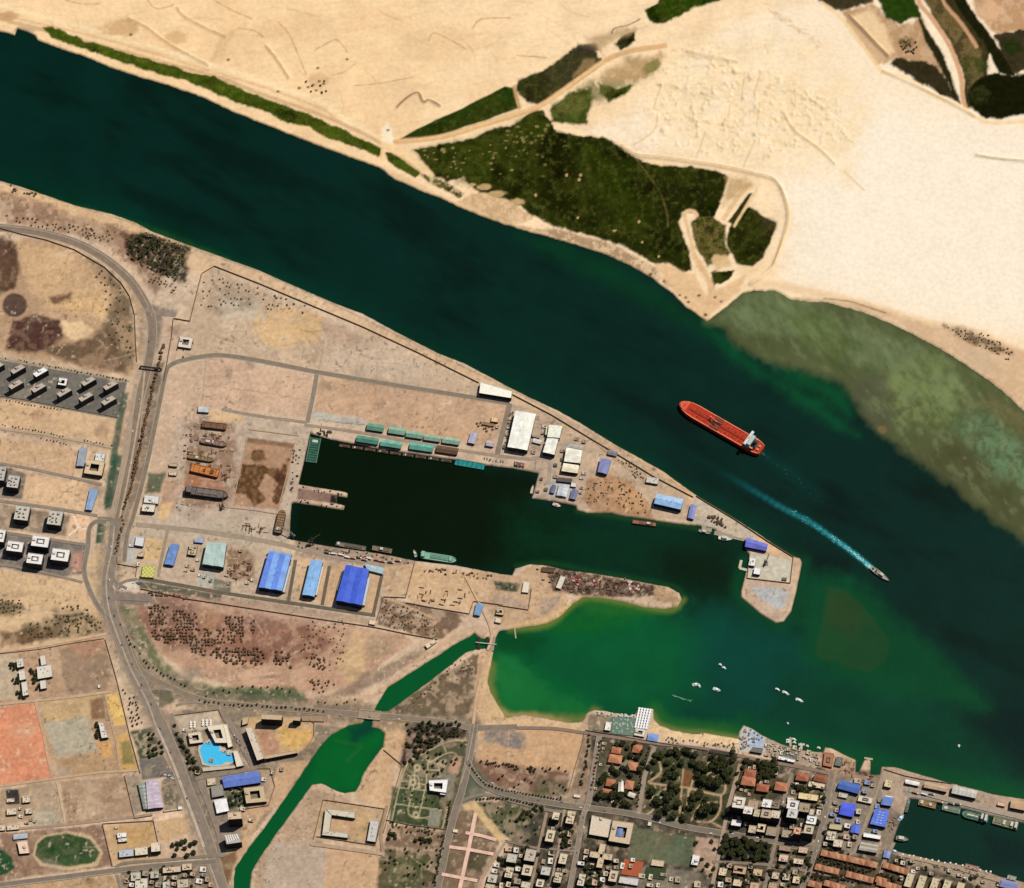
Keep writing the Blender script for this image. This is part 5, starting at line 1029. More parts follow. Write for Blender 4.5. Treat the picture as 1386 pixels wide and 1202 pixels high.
shed('workshop_hall', 'wide two tone blue workshop hall, westernmost of the three blue halls', T('w1', [(1108, 186), (1256, 216), (1196, 444), (1042, 420)]), 16, (116, 154, 246), (126, 170, 232), (34, 42, 60), 'workshop hall', 'blue workshop halls of the shipyard', .1, True, 0, False, ((0.04, .8, 1.0, 1.09, 6, (206, 206, 200)),), 4, 2)
shed('workshop_hall', 'narrow light blue workshop hall in the middle of the three blue halls', T('w2', [(102, 242), (182, 246), (126, 482), (46, 470)]), 14, (148, 196, 242), (136, 184, 236), (34, 44, 62), 'workshop hall', 'blue workshop halls of the shipyard', .12, True, 0, False, ((0.1, .9, 1.0, 1.14, 6, (222, 214, 200)),), 3)
shed('workshop_hall', 'wide deep blue workshop hall, easternmost of the three blue halls', T('w2', [(338, 270), (492, 302), (442, 540), (272, 508)]), 18, (74, 108, 224), (68, 100, 212), (28, 38, 70), 'workshop hall', 'blue workshop halls of the shipyard', .1, True, 0, False, ((.08, .85, 1.0, 1.1, 7, (196, 206, 214)), (.35, .9, -.12, 0, 6, (206, 190, 190))), 0, 2)
for lab, q in (('translucent canopy at the head of the westernmost blue hall', [(1112, 168), (1262, 196), (1256, 212), (1108, 184)]),): shed('canopy', lab, T('w1', q), 11, (150, 176, 206), None, (120, 140, 170), 'canopy')
shed('canopy', 'pale blue canopy east of the deep blue hall on the quay road', T('w2', [(462, 262), (590, 290), (584, 330), (480, 304)]), 6, (176, 200, 208), None, (150, 160, 160), 'canopy')
shed('storage_shed', 'pale blue shed with white apron near the channel mouth', T('w2', [(1212, 530), (1262, 534), (1234, 610), (1196, 604)]), 6, (130, 168, 206), (118, 158, 200))
flat('gate_house', 'small cream gate house at the east end of the shipyard road', rect('w2', 516, 654, 42, 30, 9), 4, (236, 214, 180), (150, 124, 96), 'gate house', None, 'none')
flat('house', 'cream house on the sandy bank above the channel bend', T('w2', [(866, 806), (930, 766), (944, 786), (884, 830)]), 6, (232, 214, 178), WALLC, 'house', None, 'std', 3)
g4 = 'green roofed sheds along the north quay'
gn = [(535, 190, 110, 44, (112, 164, 136), 'rear row, darkest, westernmost'), (680, 214, 110, 42, (142, 190, 162), 'rear row, second from the west'), (797, 240, 108, 40, (142, 186, 160), 'rear row, third from the west'), (916, 262, 108, 36, (150, 186, 160), 'rear row, second from the east'), (1042, 280, 112, 40, (156, 190, 162), 'rear row, easternmost'), (482, 274, 146, 42, (92, 154, 130), 'front row, westernmost'), (640, 302, 140, 40, (120, 188, 168), 'front row, middle one with a pale stripe'), (844, 322, 156, 46, (112, 184, 164), 'front row, easternmost green one')]
for i, (x, y, w, d, c, lab) in enumerate(gn):
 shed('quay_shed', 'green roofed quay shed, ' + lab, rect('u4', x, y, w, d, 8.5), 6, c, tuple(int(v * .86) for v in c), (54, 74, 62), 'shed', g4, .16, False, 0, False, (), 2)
shed('quay_shed', 'rust brown roofed quay shed at the east end of the front row', rect('u4', 1016, 342, 142, 44, 8.5), 6, (112, 84, 62), (98, 72, 54), (60, 46, 38), 'shed', None, .16, False, vents=2)
# naval quay halls
flat('warehouse', 'white stepped warehouse against the canal wall, east of the desert yard', T('v1', [(176, 96), (420, 168), (412, 222), (164, 182)]), 12, (255, 252, 232), (54, 46, 38), 'warehouse', None, 'none', 1, False)
shed('warehouse', 'biggest bright white warehouse on the naval quay', T('v1', [(447, 321), (602, 346), (536, 626), (384, 600)]), 15, (255, 254, 240), (252, 250, 234), (60, 62, 48), 'warehouse', None, .03)
shed('warehouse', 'northern half of the narrow white double warehouse', T('v1', [(706, 430), (806, 440), (786, 530), (692, 524)]), 13, (250, 248, 230), (244, 242, 224), (66, 60, 52), 'warehouse', None, .04, annex=((.3, .95, -.22, 0, 7, (236, 226, 190)),))
shed('warehouse', 'southern half of the narrow white double warehouse', T('v1', [(690, 534), (776, 540), (746, 660), (658, 640)]), 14, (255, 253, 238), (250, 248, 232), (62, 56, 50), 'warehouse', None, .04)
shed('warehouse', 'larger white warehouse of the pair beside the grey canopy', T('v1', [(842, 606), (962, 628), (946, 726), (822, 712)]), 12, (250, 246, 226), (244, 240, 220), (70, 64, 54), 'warehouse', None, .04)
shed('warehouse', 'lower cream warehouse of the pair beside the grey canopy', T('v1', [(818, 727), (936, 744), (926, 804), (802, 786)]), 10, (250, 240, 206), (242, 230, 194), (66, 58, 48), 'warehouse', None, .05)
shed('canopy', 'pale grey canopy touching the north side of the white warehouse pair', T('v1', [(858, 580), (968, 594), (962, 622), (846, 602)]), 5, (182, 182, 176), None, (140, 136, 128), 'canopy')
shed('workshop_hall', 'lilac grey workshop on sand near the slipways', T('v1', [(1106, 690), (1186, 702), (1152, 812), (1082, 794)]), 9, (146, 150, 196), (132, 138, 186), (56, 54, 66), 'workshop hall')
shed('storage_shed', 'long lilac grey shed standing on the yard sand west of the big white warehouse', rect('v1', 114, 532, 52, 84, 12), 6, (186, 182, 204), None, (90, 82, 86))
shed('storage_shed', 'lilac roofed shed beside a yellow patch west of the big white warehouse', rect('v1', 248, 574, 56, 40, 10), 6, (196, 184, 190), None, (96, 76, 66))
flat('hut', 'small tan hut by the road bend west of the white warehouses', rect('v1', 286, 386, 52, 40, 8), 6, (232, 196, 152), (92, 66, 48), 'hut', None, 'none')
flat('hut', 'long brown hut among shrubs west of the white warehouses', rect('v1', 236, 424, 90, 20, 10), 4, (160, 122, 92), (90, 66, 50), 'hut', None, 'none')
for lab, x, y, w, d, c in (('grey container hut between the big white warehouse and the double one', 606, 512, 56, 26, (190, 172, 152)), ('white container hut south of the grey one between the warehouses', 614, 556, 66, 30, (222, 212, 204)), ('grey hut by the canal wall above the slipways', 1198, 648, 70, 34, (132, 130, 134))): shed('hut', lab, rect('v1', x, y, w, d, 14), 5, c, None, WALLC, 'hut')
shed('workshop', 'long dark roofed workshop north of the pale patchwork yard', rect('v1', 826, 856, 110, 30, 6), 5, (92, 86, 84), None, (60, 56, 54), 'workshop')
shed('workshop', 'slate blue shed on the west side of the pale patchwork yard', rect('v1', 736, 926, 32, 62, 12), 5, (110, 116, 142), None, (60, 60, 70), 'workshop')
shed('workshop', 'slate blue shed on the east side of the pale patchwork yard', rect('v1', 898, 968, 46, 74, 12), 6, (122, 128, 160), None, (60, 60, 74), 'workshop')
flat('hut', 'white square hut at the corner of the pale patchwork yard', rect('v1', 896, 892, 40, 34, 8), 5, (226, 222, 214), WALLC, 'hut', None, 'none')
shed('canopy', 'white translucent canopy in the middle of the pale patchwork yard', rect('v1', 812, 938, 76, 90, 10), 5, (206, 210, 212), None, (170, 170, 170), 'canopy', lights=2)
shed('workshop_hall', 'pale blue hall with curved looking roof on the peninsula', T('v2', [(286, 328), (456, 364), (440, 430), (266, 390)]), 13, (176, 208, 238), (150, 190, 232), (26, 40, 58), 'workshop hall', None, .1, None, 0, False, (), 4)
shed('storage_shed', 'narrow lilac blue shed just east of the pale blue hall', T('v2', [(506, 396), (542, 408), (522, 494), (486, 484)]), 6, (138, 146, 206), None, (64, 62, 90))
flat('hut', 'grey white hut by the canal wall above the pale blue hall', rect('v2', 256, 240, 78, 40, 10), 6, (212, 204, 192), (70, 62, 56), 'hut', None, 'ac')
shed('boat_house', 'violet blue boat house at the neck of the island quay', T('v2', [(868, 612), (1006, 658), (994, 700), (858, 672)]), 8, (122, 128, 214), (106, 112, 204), (40, 42, 80), 'boat house', None, .14, None, 0, False, (), 3)
flat('building', 'white building on the island quay west edge', rect('v2', 906, 770, 40, 52, 9), 7, (244, 240, 230), (110, 104, 96), 'building', None, 'ac', 1)
flat('building', 'white building on the island quay beside the crane', rect('v2', 938, 830, 42, 44, 9), 8, (246, 244, 238), (60, 56, 52), 'building', None, 'none', 2)
flat('hut', 'small dark hut on the island quay south east corner', rect('v2', 1114, 882, 30, 16, 8), 3, (120, 112, 100), (80, 70, 60), 'hut', None, 'none')
# sand spit and channel mouth
flat('hut', 'white hut by the tarmac square at the root of the sand spit', rect('w3', 312, 236, 38, 64, 6), 5, (232, 220, 198), WALLC, 'hut', None, 'none')
flat('hut', 'white narrow hut on the sand spit west of the stacked crates', rect('w3', 516, 208, 30, 76, 18), 5, (226, 216, 196), WALLC, 'hut', None, 'none')
flat('building', 'walled tan house with dark court above the sluice gate', rect('w3', 160, 380, 44, 36, 8), 6, (206, 186, 154), (70, 58, 46), 'house', None, 'court', 2)
flat('hut', 'cream hut beside the sluice road', rect('w3', 150, 430, 34, 30, 12), 5, (228, 208, 172), WALLC, 'hut', None, 'none')
flat('bunker', 'dark roofed rectangular bunker on the spit north shore', rect('w3', 440, 136, 76, 26, 6), 3, (98, 80, 62), (70, 58, 46), 'bunker', None, 'none', 1, False)
# farm buildings and fields of the south west
for i, (x, y, w, d, ang, lab) in enumerate(((320, 620, 40, 70, -12, 'white wing with a long shadow, north end of the stepped school'), (330, 705, 110, 90, -10, 'broad white central hall of the stepped school'), (320, 800, 44, 60, -10, 'white south wing of the stepped school'), (150, 640, 50, 60, -12, 'northern white block of the tree lined row near the left edge'), (165, 730, 46, 70, -12, 'middle white block of the tree lined row near the left edge'), (185, 830, 44, 100, -12, 'southern white block of the tree lined row near the left edge'))):
 flat('school_building', lab, rect('w4', x, y, w, d, ang), 8, (226, 218, 200), (80, 72, 62), 'school building', 'white school blocks of the south west', 'ac' if i % 2 else 'none', i)
flat('building', 'long white hall beside the grey playing court', T('w4', [(728, 1080), (762, 1082), (800, 1190), (752, 1196)]), 9, (228, 220, 206), (60, 60, 50), 'hall', None, 'ac', 7)
flat('hut', 'tiny white hut on the brown field by the avenue wall', rect('w4', 732, 812, 18, 24, -10), 3, (240, 226, 204), WALLC, 'hut', None, 'none')
for lab, x, y, w, d, hh in (('white hut on the dark square of the training ground', 76, 550, 56, 26, 4), ('cream house south of the dark square on the training ground', 84, 630, 70, 46, 6), ('dark roofed house right of the dark square', 190, 540, 54, 50, 6), ('cream house with a dark yard, right of the cream house', 208, 626, 46, 40, 6), ('cream bungalow north of the pale blue canopy', 96, 744, 88, 36, 5), ('cream bungalow cut by the left edge north of the small oval', 10, 748, 54, 40, 5)):
 flat('house', lab, rect('x1', x, y, w, d, -5), hh, (226, 208, 176), (80, 66, 54), 'house', None, 'ac', int(x))
flat('club_house', 'peach club house with roof boxes between the two green ovals', T('x1', [(124, 850), (196, 838), (214, 930), (142, 936)]), 7, (240, 212, 184), (70, 56, 46), 'club house', None, 'std', 5)
shed('canopy', 'pale blue grey round ended canopy north of the club house', rect('x1', 148, 810, 100, 34, -6), 4, (176, 190, 196), None, WALLC, 'canopy')
shed('workshop_hall', 'lilac roofed market hall beside the avenue car park', T('x1', [(1052, 408), (1136, 402), (1176, 600), (1068, 612)]), 9, (206, 190, 204), (196, 178, 194), (70, 72, 90), 'hall', None, .08, None, 6)
shed('canopy', 'pale green grey lean-to along the west side of the lilac hall', T('x1', [(996, 428), (1050, 420), (1070, 612), (1036, 614)]), 6, (150, 158, 142), None, (90, 88, 80), 'canopy', lights=6)
flat('hut', 'small white gate hut south east of the lilac hall', rect('x1', 1300, 604, 30, 24, -5), 4, (246, 236, 222), WALLC, 'hut', None, 'none')
flat('hut', 'long low white hut along the south wall of the gravel square', rect('x1', 1230, 620, 100, 14, -8), 3, (206, 180, 156), WALLC, 'hut', None, 'none')
for lab, x, y, w, d, hh, c in (('bright white shed in the yellow sand compound, upper', 880, 800, 66, 34, 6, (248, 244, 232)), ('bright white shed in the yellow sand compound, lower', 886, 836, 62, 24, 6, (240, 234, 220)), ('tiny tan hut at the corner of the yellow sand compound', 838, 744, 22, 20, 3, (222, 196, 152)), ('pale blue grey roofed hall at the front of the sand compound', 912, 930, 104, 52, 7, (196, 200, 204)), ('cream house with dark opening next to the pale hall of the compound', 1020, 916, 90, 56, 8, (232, 216, 188)), ('tall cream house at the east corner of the sand compound', 1124, 886, 66, 66, 14, (232, 216, 188))):
 flat('house', lab, rect('x1', x, y, w, d, -6), hh, c, (74, 64, 54), 'house', None, 'ac' if hh > 5 else 'none', int(x))
for i, (x, y, w, d, c, lab) in enumerate(((980, 1100, 70, 60, (206, 196, 174), 'grey tan house north of the cream one by the street corner'), (1020, 1150, 90, 70, (226, 214, 190), 'cream house at the lower street corner by the west avenue'), (1116, 1086, 60, 50, (196, 190, 168), 'small round cornered grey house in the tree plot'), (1240, 1050, 130, 40, (216, 192, 160), 'long tan house along the road south side'), (1350, 1030, 70, 44, (222, 198, 166), 'tan house east of the long tan one'), (1200, 1160, 50, 46, (212, 206, 192), 'white roofed house among trees at the bottom edge'), (1320, 1150, 80, 60, (200, 186, 160), 'broad tan house at the bottom edge near the avenue'))):
 flat('house', lab, rect('x1', x, y, w, d, -5), 8, c, (76, 66, 56), 'house', None, 'std', i)
# hotel quarter
flat('hotel_wing', 'cream hotel wing north west of the cyan pool', T('x2', [(250, 240), (330, 228), (344, 296), (262, 306)]), 9, (226, 210, 182), (84, 70, 58), 'hotel wing', 'wings of the pool hotel', 'court', 1)
flat('hotel_wing', 'cream curved looking hotel wing with dark court north of the cyan pool', T('x2', [(366, 196), (470, 182), (500, 310), (440, 330), (392, 270)])[:2] + T('x2', [(496, 300), (420, 300)]), 10, (236, 222, 196), (84, 70, 58), 'hotel wing', 'wings of the pool hotel', 'court', 2)
flat('hotel_wing', 'cream long hotel wing along the east side of the cyan pool', T('x2', [(466, 182), (494, 186), (528, 320), (500, 330)]), 9, (240, 228, 202), (84, 70, 58), 'hotel wing', 'wings of the pool hotel', 'none', 3)
flat('hotel_wing', 'cream hotel wing south east of the cyan pool', T('x2', [(530, 350), (560, 348), (596, 440), (552, 450)]), 8, (232, 220, 196), (84, 70, 58), 'hotel wing', 'wings of the pool hotel', 'none', 4)
flat('hotel_wing', 'low grey tan terrace building along the south side of the cyan pool', T('x2', [(338, 452), (544, 438), (550, 456), (342, 478)]), 4, (206, 192, 168), (84, 74, 62), 'hotel wing', 'wings of the pool hotel', 'none', 5)
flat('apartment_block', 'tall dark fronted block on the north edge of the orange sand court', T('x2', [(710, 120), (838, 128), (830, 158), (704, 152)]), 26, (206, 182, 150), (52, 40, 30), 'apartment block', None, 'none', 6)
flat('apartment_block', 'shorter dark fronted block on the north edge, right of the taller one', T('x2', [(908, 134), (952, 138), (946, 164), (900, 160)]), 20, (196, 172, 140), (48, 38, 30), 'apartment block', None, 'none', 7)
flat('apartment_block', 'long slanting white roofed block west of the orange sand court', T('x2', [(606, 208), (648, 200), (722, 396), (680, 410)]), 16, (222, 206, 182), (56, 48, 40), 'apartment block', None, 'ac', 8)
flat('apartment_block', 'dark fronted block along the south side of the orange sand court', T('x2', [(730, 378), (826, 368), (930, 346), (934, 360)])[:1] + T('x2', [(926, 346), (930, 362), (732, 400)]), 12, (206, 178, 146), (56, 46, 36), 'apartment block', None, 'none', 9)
flat('house', 'angular tan house at the north west tip of the orange sand court', T('x2', [(590, 146), (628, 138), (620, 180), (586, 190)]), 7, (206, 180, 144), (90, 74, 58), 'house', None, 'none', 4)
flat('building', 'low tan shelter row along the main road east of the dark blocks', T('x2', [(950, 128), (1100, 128), (1094, 168), (960, 164)]), 3, (166, 140, 112), (110, 90, 70), 'shelter', None, 'none', 1, False)
shed('workshop_hall', 'violet blue ribbed roof hall south of the pool hotel', T('x2', [(462, 512), (690, 476), (700, 546), (474, 580)]), 9, (104, 132, 204), (96, 120, 194), (40, 46, 70), 'hall', None, .1, None, 0, False, (), 5)
flat('school_building', 'tan U shaped school with dark court below the blue ribbed hall', T('x2', [(596, 580), (720, 566), (738, 664), (612, 676)]), 10, (210, 186, 148), (70, 60, 48), 'school building', None, 'court', 3)
flat('building', 'grey roofed building west of the hedged garden', T('x2', [(392, 570), (466, 556), (474, 626), (400, 640)]), 7, (156, 150, 138), (80, 74, 66), 'building', None, 'ac', 2)
flat('house', 'small tan house north of the grey roofed building', rect('x2', 396, 540, 52, 42, -8), 5, (222, 200, 168), WALLC, 'house', None, 'ac', 3)
shed('workshop_hall', 'bright white roofed hall south of the grey building', T('x2', [(412, 656), (488, 646), (504, 722), (430, 738)]), 8, (248, 246, 242), (238, 236, 232), (90, 84, 78), 'hall', None, .05)
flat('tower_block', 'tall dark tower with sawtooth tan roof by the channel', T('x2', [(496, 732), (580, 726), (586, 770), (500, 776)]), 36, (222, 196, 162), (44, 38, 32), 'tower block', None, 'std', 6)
o = flat('tower_block', 'tower with curved striped roof just south of the tan one', T('x2', [(474, 872), (560, 862), (584, 916), (490, 930)]), 24, (196, 186, 174), (46, 42, 38), 'tower block', None, 'none', 7)
qq = [Vector(p) for p in GP(T('x2', [(474, 872), (560, 862), (584, 916), (490, 930)]), LAND + 24)]
for k in range(6):
 mb = MB(); mb.prism([tuple(p) for p in subq(qq, .06 + k * .155, .13 + k * .155, .06, .92 - .06 * k)], LAND + 23.4, LAND + 24.6, mat('roof fin', (246, 240, 232), .8)); part(mb, 'roof_fin', o, tuple(o.location))
plate('pool_deck', T('x2', [(316, 316), (384, 276), (446, 284), (458, 326), (536, 352), (552, 404), (506, 440), (400, 450), (338, 436), (312, 352)]), (206, 190, 164))
pm = MB(); pmat = mat('pool water', (74, 196, 244), .12, .1, .2, .3); sheet_z[0] += .05
pm.prism(GP(T('x2', [(328, 324), (350, 300), (384, 284), (438, 292), (448, 330), (440, 350), (480, 348), (526, 362), (538, 392), (530, 420), (480, 420), (462, 436), (400, 440), (348, 424), (324, 352)]), sheet_z[0]), sheet_z[0] - .3, sheet_z[0], pmat)
tag(pm.build('pool_water'), kind='structure')
isl = MB(); c_ = GP(T('x2', [(388, 326)]))[0]; isl.cyl((0, 0), 5.5, 0, 1.2, mat('rock', (110, 96, 78)), 11, 4.2); o = isl.build('pool_island', None, (0, 0, 0)); o.location = (*c_, LAND + .3); tag(o, 'small rock island standing in the cyan hotel pool', 'rock island')
for i, (x, y, n) in enumerate(((285, 190, 2), (360, 178, 3))):
 for k in range(n * 3):
  px_ = x + (k % n) * 24 - 18; py_ = y + (k // n) * 14 - 14
  c_ = GP(T('x2', [(px_, py_)]))[0]; r0 = thing('parasol', 'square white parasol on the sandy forecourt of the pool hotel', 'parasol', (*c_, LAND), 'white parasols of the hotel forecourt')
  mb = MB(); mb.cyl((0, 0), .12, 0, 3, mat('pole metal', (180, 180, 178), .5), 6); mb.build('pole', r0)
  mb = MB(); mb.cyl((0, 0), 2.3, 2.6, 3.5, mat('white canvas', (248, 244, 236), .8, .05), 8, .1); mb.build('canopy', r0)
# school, mansion and squares of the south
flat('school_building', 'white roofed north wing of the walled U shaped school', T('x3', [(96, 708), (280, 730), (276, 768), (134, 748)]), 9, (216, 206, 184), (72, 60, 48), 'school building', 'wings of the walled school', 'ac', 1)
flat('school_building', 'white roofed west wing of the walled U shaped school', T('x3', [(94, 712), (132, 748), (118, 856), (76, 862)]), 9.3, (218, 208, 186), (72, 60, 48), 'school building', 'wings of the walled school', 'none', 2)
flat('school_building', 'white roofed south wing of the walled U shaped school', T('x3', [(80, 840), (236, 862), (232, 890), (72, 872)]), 8.7, (214, 204, 182), (72, 60, 48), 'school building', 'wings of the walled school', 'ac', 3)
flat('school_building', 'separate grey white hall at the east side of the walled school', T('x3', [(376, 778), (430, 786), (404, 916), (352, 908)]), 9, (206, 202, 194), (56, 50, 42), 'school building', 'wings of the walled school', 'ac', 4)
o = flat('mansion', 'bright white mansion with a roof dome house in the formal garden', T('x3', [(736, 532), (856, 528), (844, 610), (742, 596)]), 10, (252, 250, 244), (96, 90, 80), 'mansion', None, 'court', 5)
flat('mansion_wing', 'white stepped wing at the south east of the garden mansion', T('x3', [(810, 600), (842, 606), (838, 624), (806, 620)]), 7, (246, 240, 232), (96, 90, 80), 'wing', None, 'none', 2)
flat('kiosk', 'small cream kiosk west of the pink cross paths', rect('x3', 902, 846, 30, 20, 8), 3.5, (240, 224, 184), WALLC, 'kiosk', None, 'none')
# city centre west
fl = [(658, 716, 44, 50, 18, (232, 214, 184), 'cream block at the boulevard corner, left of the second'), (757, 726, 52, 86, 18, (226, 206, 170), 'tall cream block at the boulevard corner, right of the first'), (620, 850, 56, 80, 20, (222, 206, 176), 'stepped cream block in the middle of the block row'), (362, 1000, 66, 58, 16, (206, 196, 178), 'grey cream block by the pink paths road bend'), (486, 980, 70, 80, 18, (200, 186, 166), 'grey block with brown roof, east of the road bend'), (344, 1096, 50, 70, 14, (226, 210, 178), 'narrow cream block near the bottom, road bend side'), (466, 1082, 66, 70, 16, (222, 206, 176), 'cream block near the bottom, right of the narrow one'), (590, 1086, 60, 56, 16, (206, 200, 188), 'grey white block in the lower middle row'), (706, 1004, 50, 70, 14, (226, 212, 180), 'cream block right of the tree yard, upper'), (672, 1130, 50, 70, 15, (216, 200, 172), 'cream block right of the tree yard, lower'), (552, 1168, 50, 50, 14, (228, 214, 186), 'cream block at the bottom edge, middle one'), (456, 1180, 60, 40, 12, (216, 204, 176), 'cream block at the bottom edge, left of the middle one'), (232, 1136, 60, 56, 10, (206, 198, 178), 'irregular white block in the pink paths corner'), (830, 1146, 44, 80, 12, (226, 212, 186), 'narrow cream block east of the north south street'), (1044, 1120, 54, 76, 12, (216, 196, 166), 'cream block west of the red court'), (216, 1190, 60, 30, 8, (210, 190, 160), 'tan house at the bottom edge by the pink paths')]
for i, (x, y, w, d, h_, c, lab) in enumerate(fl):
 flat('apartment_block', lab, rect('x4', x, y, w, d, 9), h_, c, (66, 56, 46), 'apartment block', 'apartment blocks south of the boulevard', ('std', 'villa', 'slots', 'ac')[i % 4], i)
flat('building', 'broad plain white roofed building on the boulevard corner', T('x4', [(900, 712), (1030, 742), (1008, 862), (880, 840)]), 9, (222, 206, 182), (90, 78, 66), 'building', None, 'slab', 2)
flat('building', 'tan roofed building around a blue glazed court on the boulevard', T('x4', [(1042, 746), (1182, 764), (1152, 908), (1012, 884)]), 11, (214, 192, 162), (66, 56, 50), 'building', None, 'court', 3)
shed('glass_roof', 'blue glazed court roof inside the tan boulevard building', subq([Vector(p) for p in T('x4', [(1042, 746), (1182, 764), (1152, 908), (1012, 884)])], .3, .56, .3, .72), 6, (112, 140, 190), None, (80, 90, 120), 'glass roof')
for k, (a, lab) in enumerate(((45, 'cream wing pointing north east of the cross shaped block'), (135, 'cream wing pointing south east of the cross shaped block'), (225, 'cream wing pointing south west of the cross shaped block'), (315, 'cream wing pointing north west of the cross shaped block'))):
 ca, sa = math.cos(R(a - 45 + 8)), math.sin(R(a - 45 + 8)); x, y = 962 + 42 * ca, 984 + 46 * sa
 flat('apartment_block', lab, rect('x4', x, y, 66 if k % 2 == 0 else 40, 40 if k % 2 == 0 else 70, 8), 13 + k * .4, (216, 194, 160), (74, 60, 46), 'apartment block', 'wings of the cross shaped block', 'ac', k)
flat('kiosk', 'cream bus shelter on the tan corner square by the boulevard', rect('x4', 800, 582, 44, 20, 8), 4, (240, 220, 194), WALLC, 'kiosk', None, 'none')
plate('playing_court', T('y1', [(310, 1014), (436, 1034), (408, 1130), (288, 1112)]), (178, 92, 60), .9, .15)
plate('playing_court', T('y1', [(452, 1066), (582, 1070), (570, 1150), (436, 1132)]), (60, 72, 46), .9, .2)
flat('building', 'long white building along the south side of the red court', T('y1', [(284, 1126), (404, 1142), (396, 1186), (272, 1166)]), 6, (214, 208, 200), (96, 88, 80), 'building', None, 'ac', 4)
flat('building', 'tan pavilion between the green court and the football field', T('y1', [(492, 1016), (570, 1026), (562, 1064), (480, 1054)]), 6, (212, 194, 162), (66, 58, 46), 'pavilion', None, 'none', 2)
flat('building', 'white building on the peach yard east of the football field', T('y1', [(754, 984), (800, 992), (784, 1056), (740, 1048)]), 7, (240, 236, 226), (110, 100, 90), 'building', None, 'std', 4)
flat('kiosk', 'white round cornered kiosk at the head of the football field', rect('y1', 474, 786, 22, 26, 9), 3.5, (226, 216, 198), WALLC, 'kiosk', None, 'none')
vil = [(258, 312, 60, 40, 'upper of the touching pair'), (252, 368, 84, 52, 'broad lower one of the touching pair'), (394, 302, 58, 52, 'north east one near the blue canopy'), (364, 414, 62, 52, 'in the middle of the trees'), (222, 522, 56, 46, 'in the south west group, upper'), (342, 536, 54, 54, 'just right of the white chapel'), (196, 582, 60, 40, 'south westernmost, near the street corner')]
for i, (x, y, w, d, lab) in enumerate(vil):
 shed('villa', 'orange red hipped villa west of the park, ' + lab, rect('y1', x, y, w, d, 9), 7, (204, 140, 102) if i % 2 else (190, 122, 88), None, (150, 110, 84), 'villa', 'red roofed villas west of the park', .26, None, 0, True)
o = shed('chapel', 'white narrow chapel between two red roofed villas', T('y1', [(276, 512), (304, 512), (306, 580), (270, 580)]), 8, (246, 238, 222), None, (226, 216, 200), 'chapel', None, .35)
mb = MB(); qq = GP(T('y1', [(290, 512)]), LAND + 8)[0]; mb.cyl(qq, 1.8, LAND, LAND + 12, mat('render wall', (236, 228, 212), .9), 8); mb.cyl(qq, 2.1, LAND + 12, LAND + 16, mat('roof screed', (226, 214, 200)), 8, .1); part(mb, 'spire', o, tuple(o.location))
shed('villa', 'white roofed house at the bottom of the villa plots', rect('y1', 358, 600, 44, 28, 20), 6, (226, 216, 200), None, WALLC, 'villa', None, .15)
vil2 = [(274, 430, 76, 50, 'west of the dense trees, upper'), (264, 484, 92, 56, 'west of the dense trees, lower and broader'), (360, 528, 80, 48, 'below the dense trees'), (484, 520, 84, 54, 'beside the cream terrace'), (626, 456, 82, 48, 'west of the half round house')]
for i, (x, y, w, d, lab) in enumerate(vil2):
 shed('villa', 'orange red hipped house east of the park, ' + lab, rect('y2', x, y, w, d, 8), 8, (192, 126, 92) if i % 2 else (176, 108, 78), None, (150, 110, 84), 'villa', 'red roofed houses east of the park', .24, None, 0, True)
shed('villa', 'brown red half round house next to the white dome house', rect('y2', 750, 466, 88, 44, 14), 8, (160, 96, 72), None, (140, 104, 80), 'villa', None, .24, None, 0, True)
flat('building', 'long cream terrace with pale roof rows south of the half round house', rect('y2', 666, 588, 130, 40, 8), 8, (236, 214, 160), (96, 80, 56), 'terrace', None, 'ac', 5)
o = flat('house', 'white house with a small dome beside the half round house', rect('y2', 722, 510, 110, 34, 10), 6, (226, 206, 176), (100, 84, 70), 'house', None, 'none', 3)
mb = MB(); qq = GP(T('y2', [(696, 496)]), LAND + 6)[0]; dm = mat('roof screed', (236, 222, 202))
for k in range(4): mb.cyl(qq, 3.2 * math.cos(k * .38), LAND + 5.4 + 3 * math.sin(k * .38), LAND + 5.4 + 3 * math.sin((k + 1) * .38), dm, 10, 3.2 * math.cos((k + 1) * .38))
part(mb, 'dome', o, tuple(o.location))
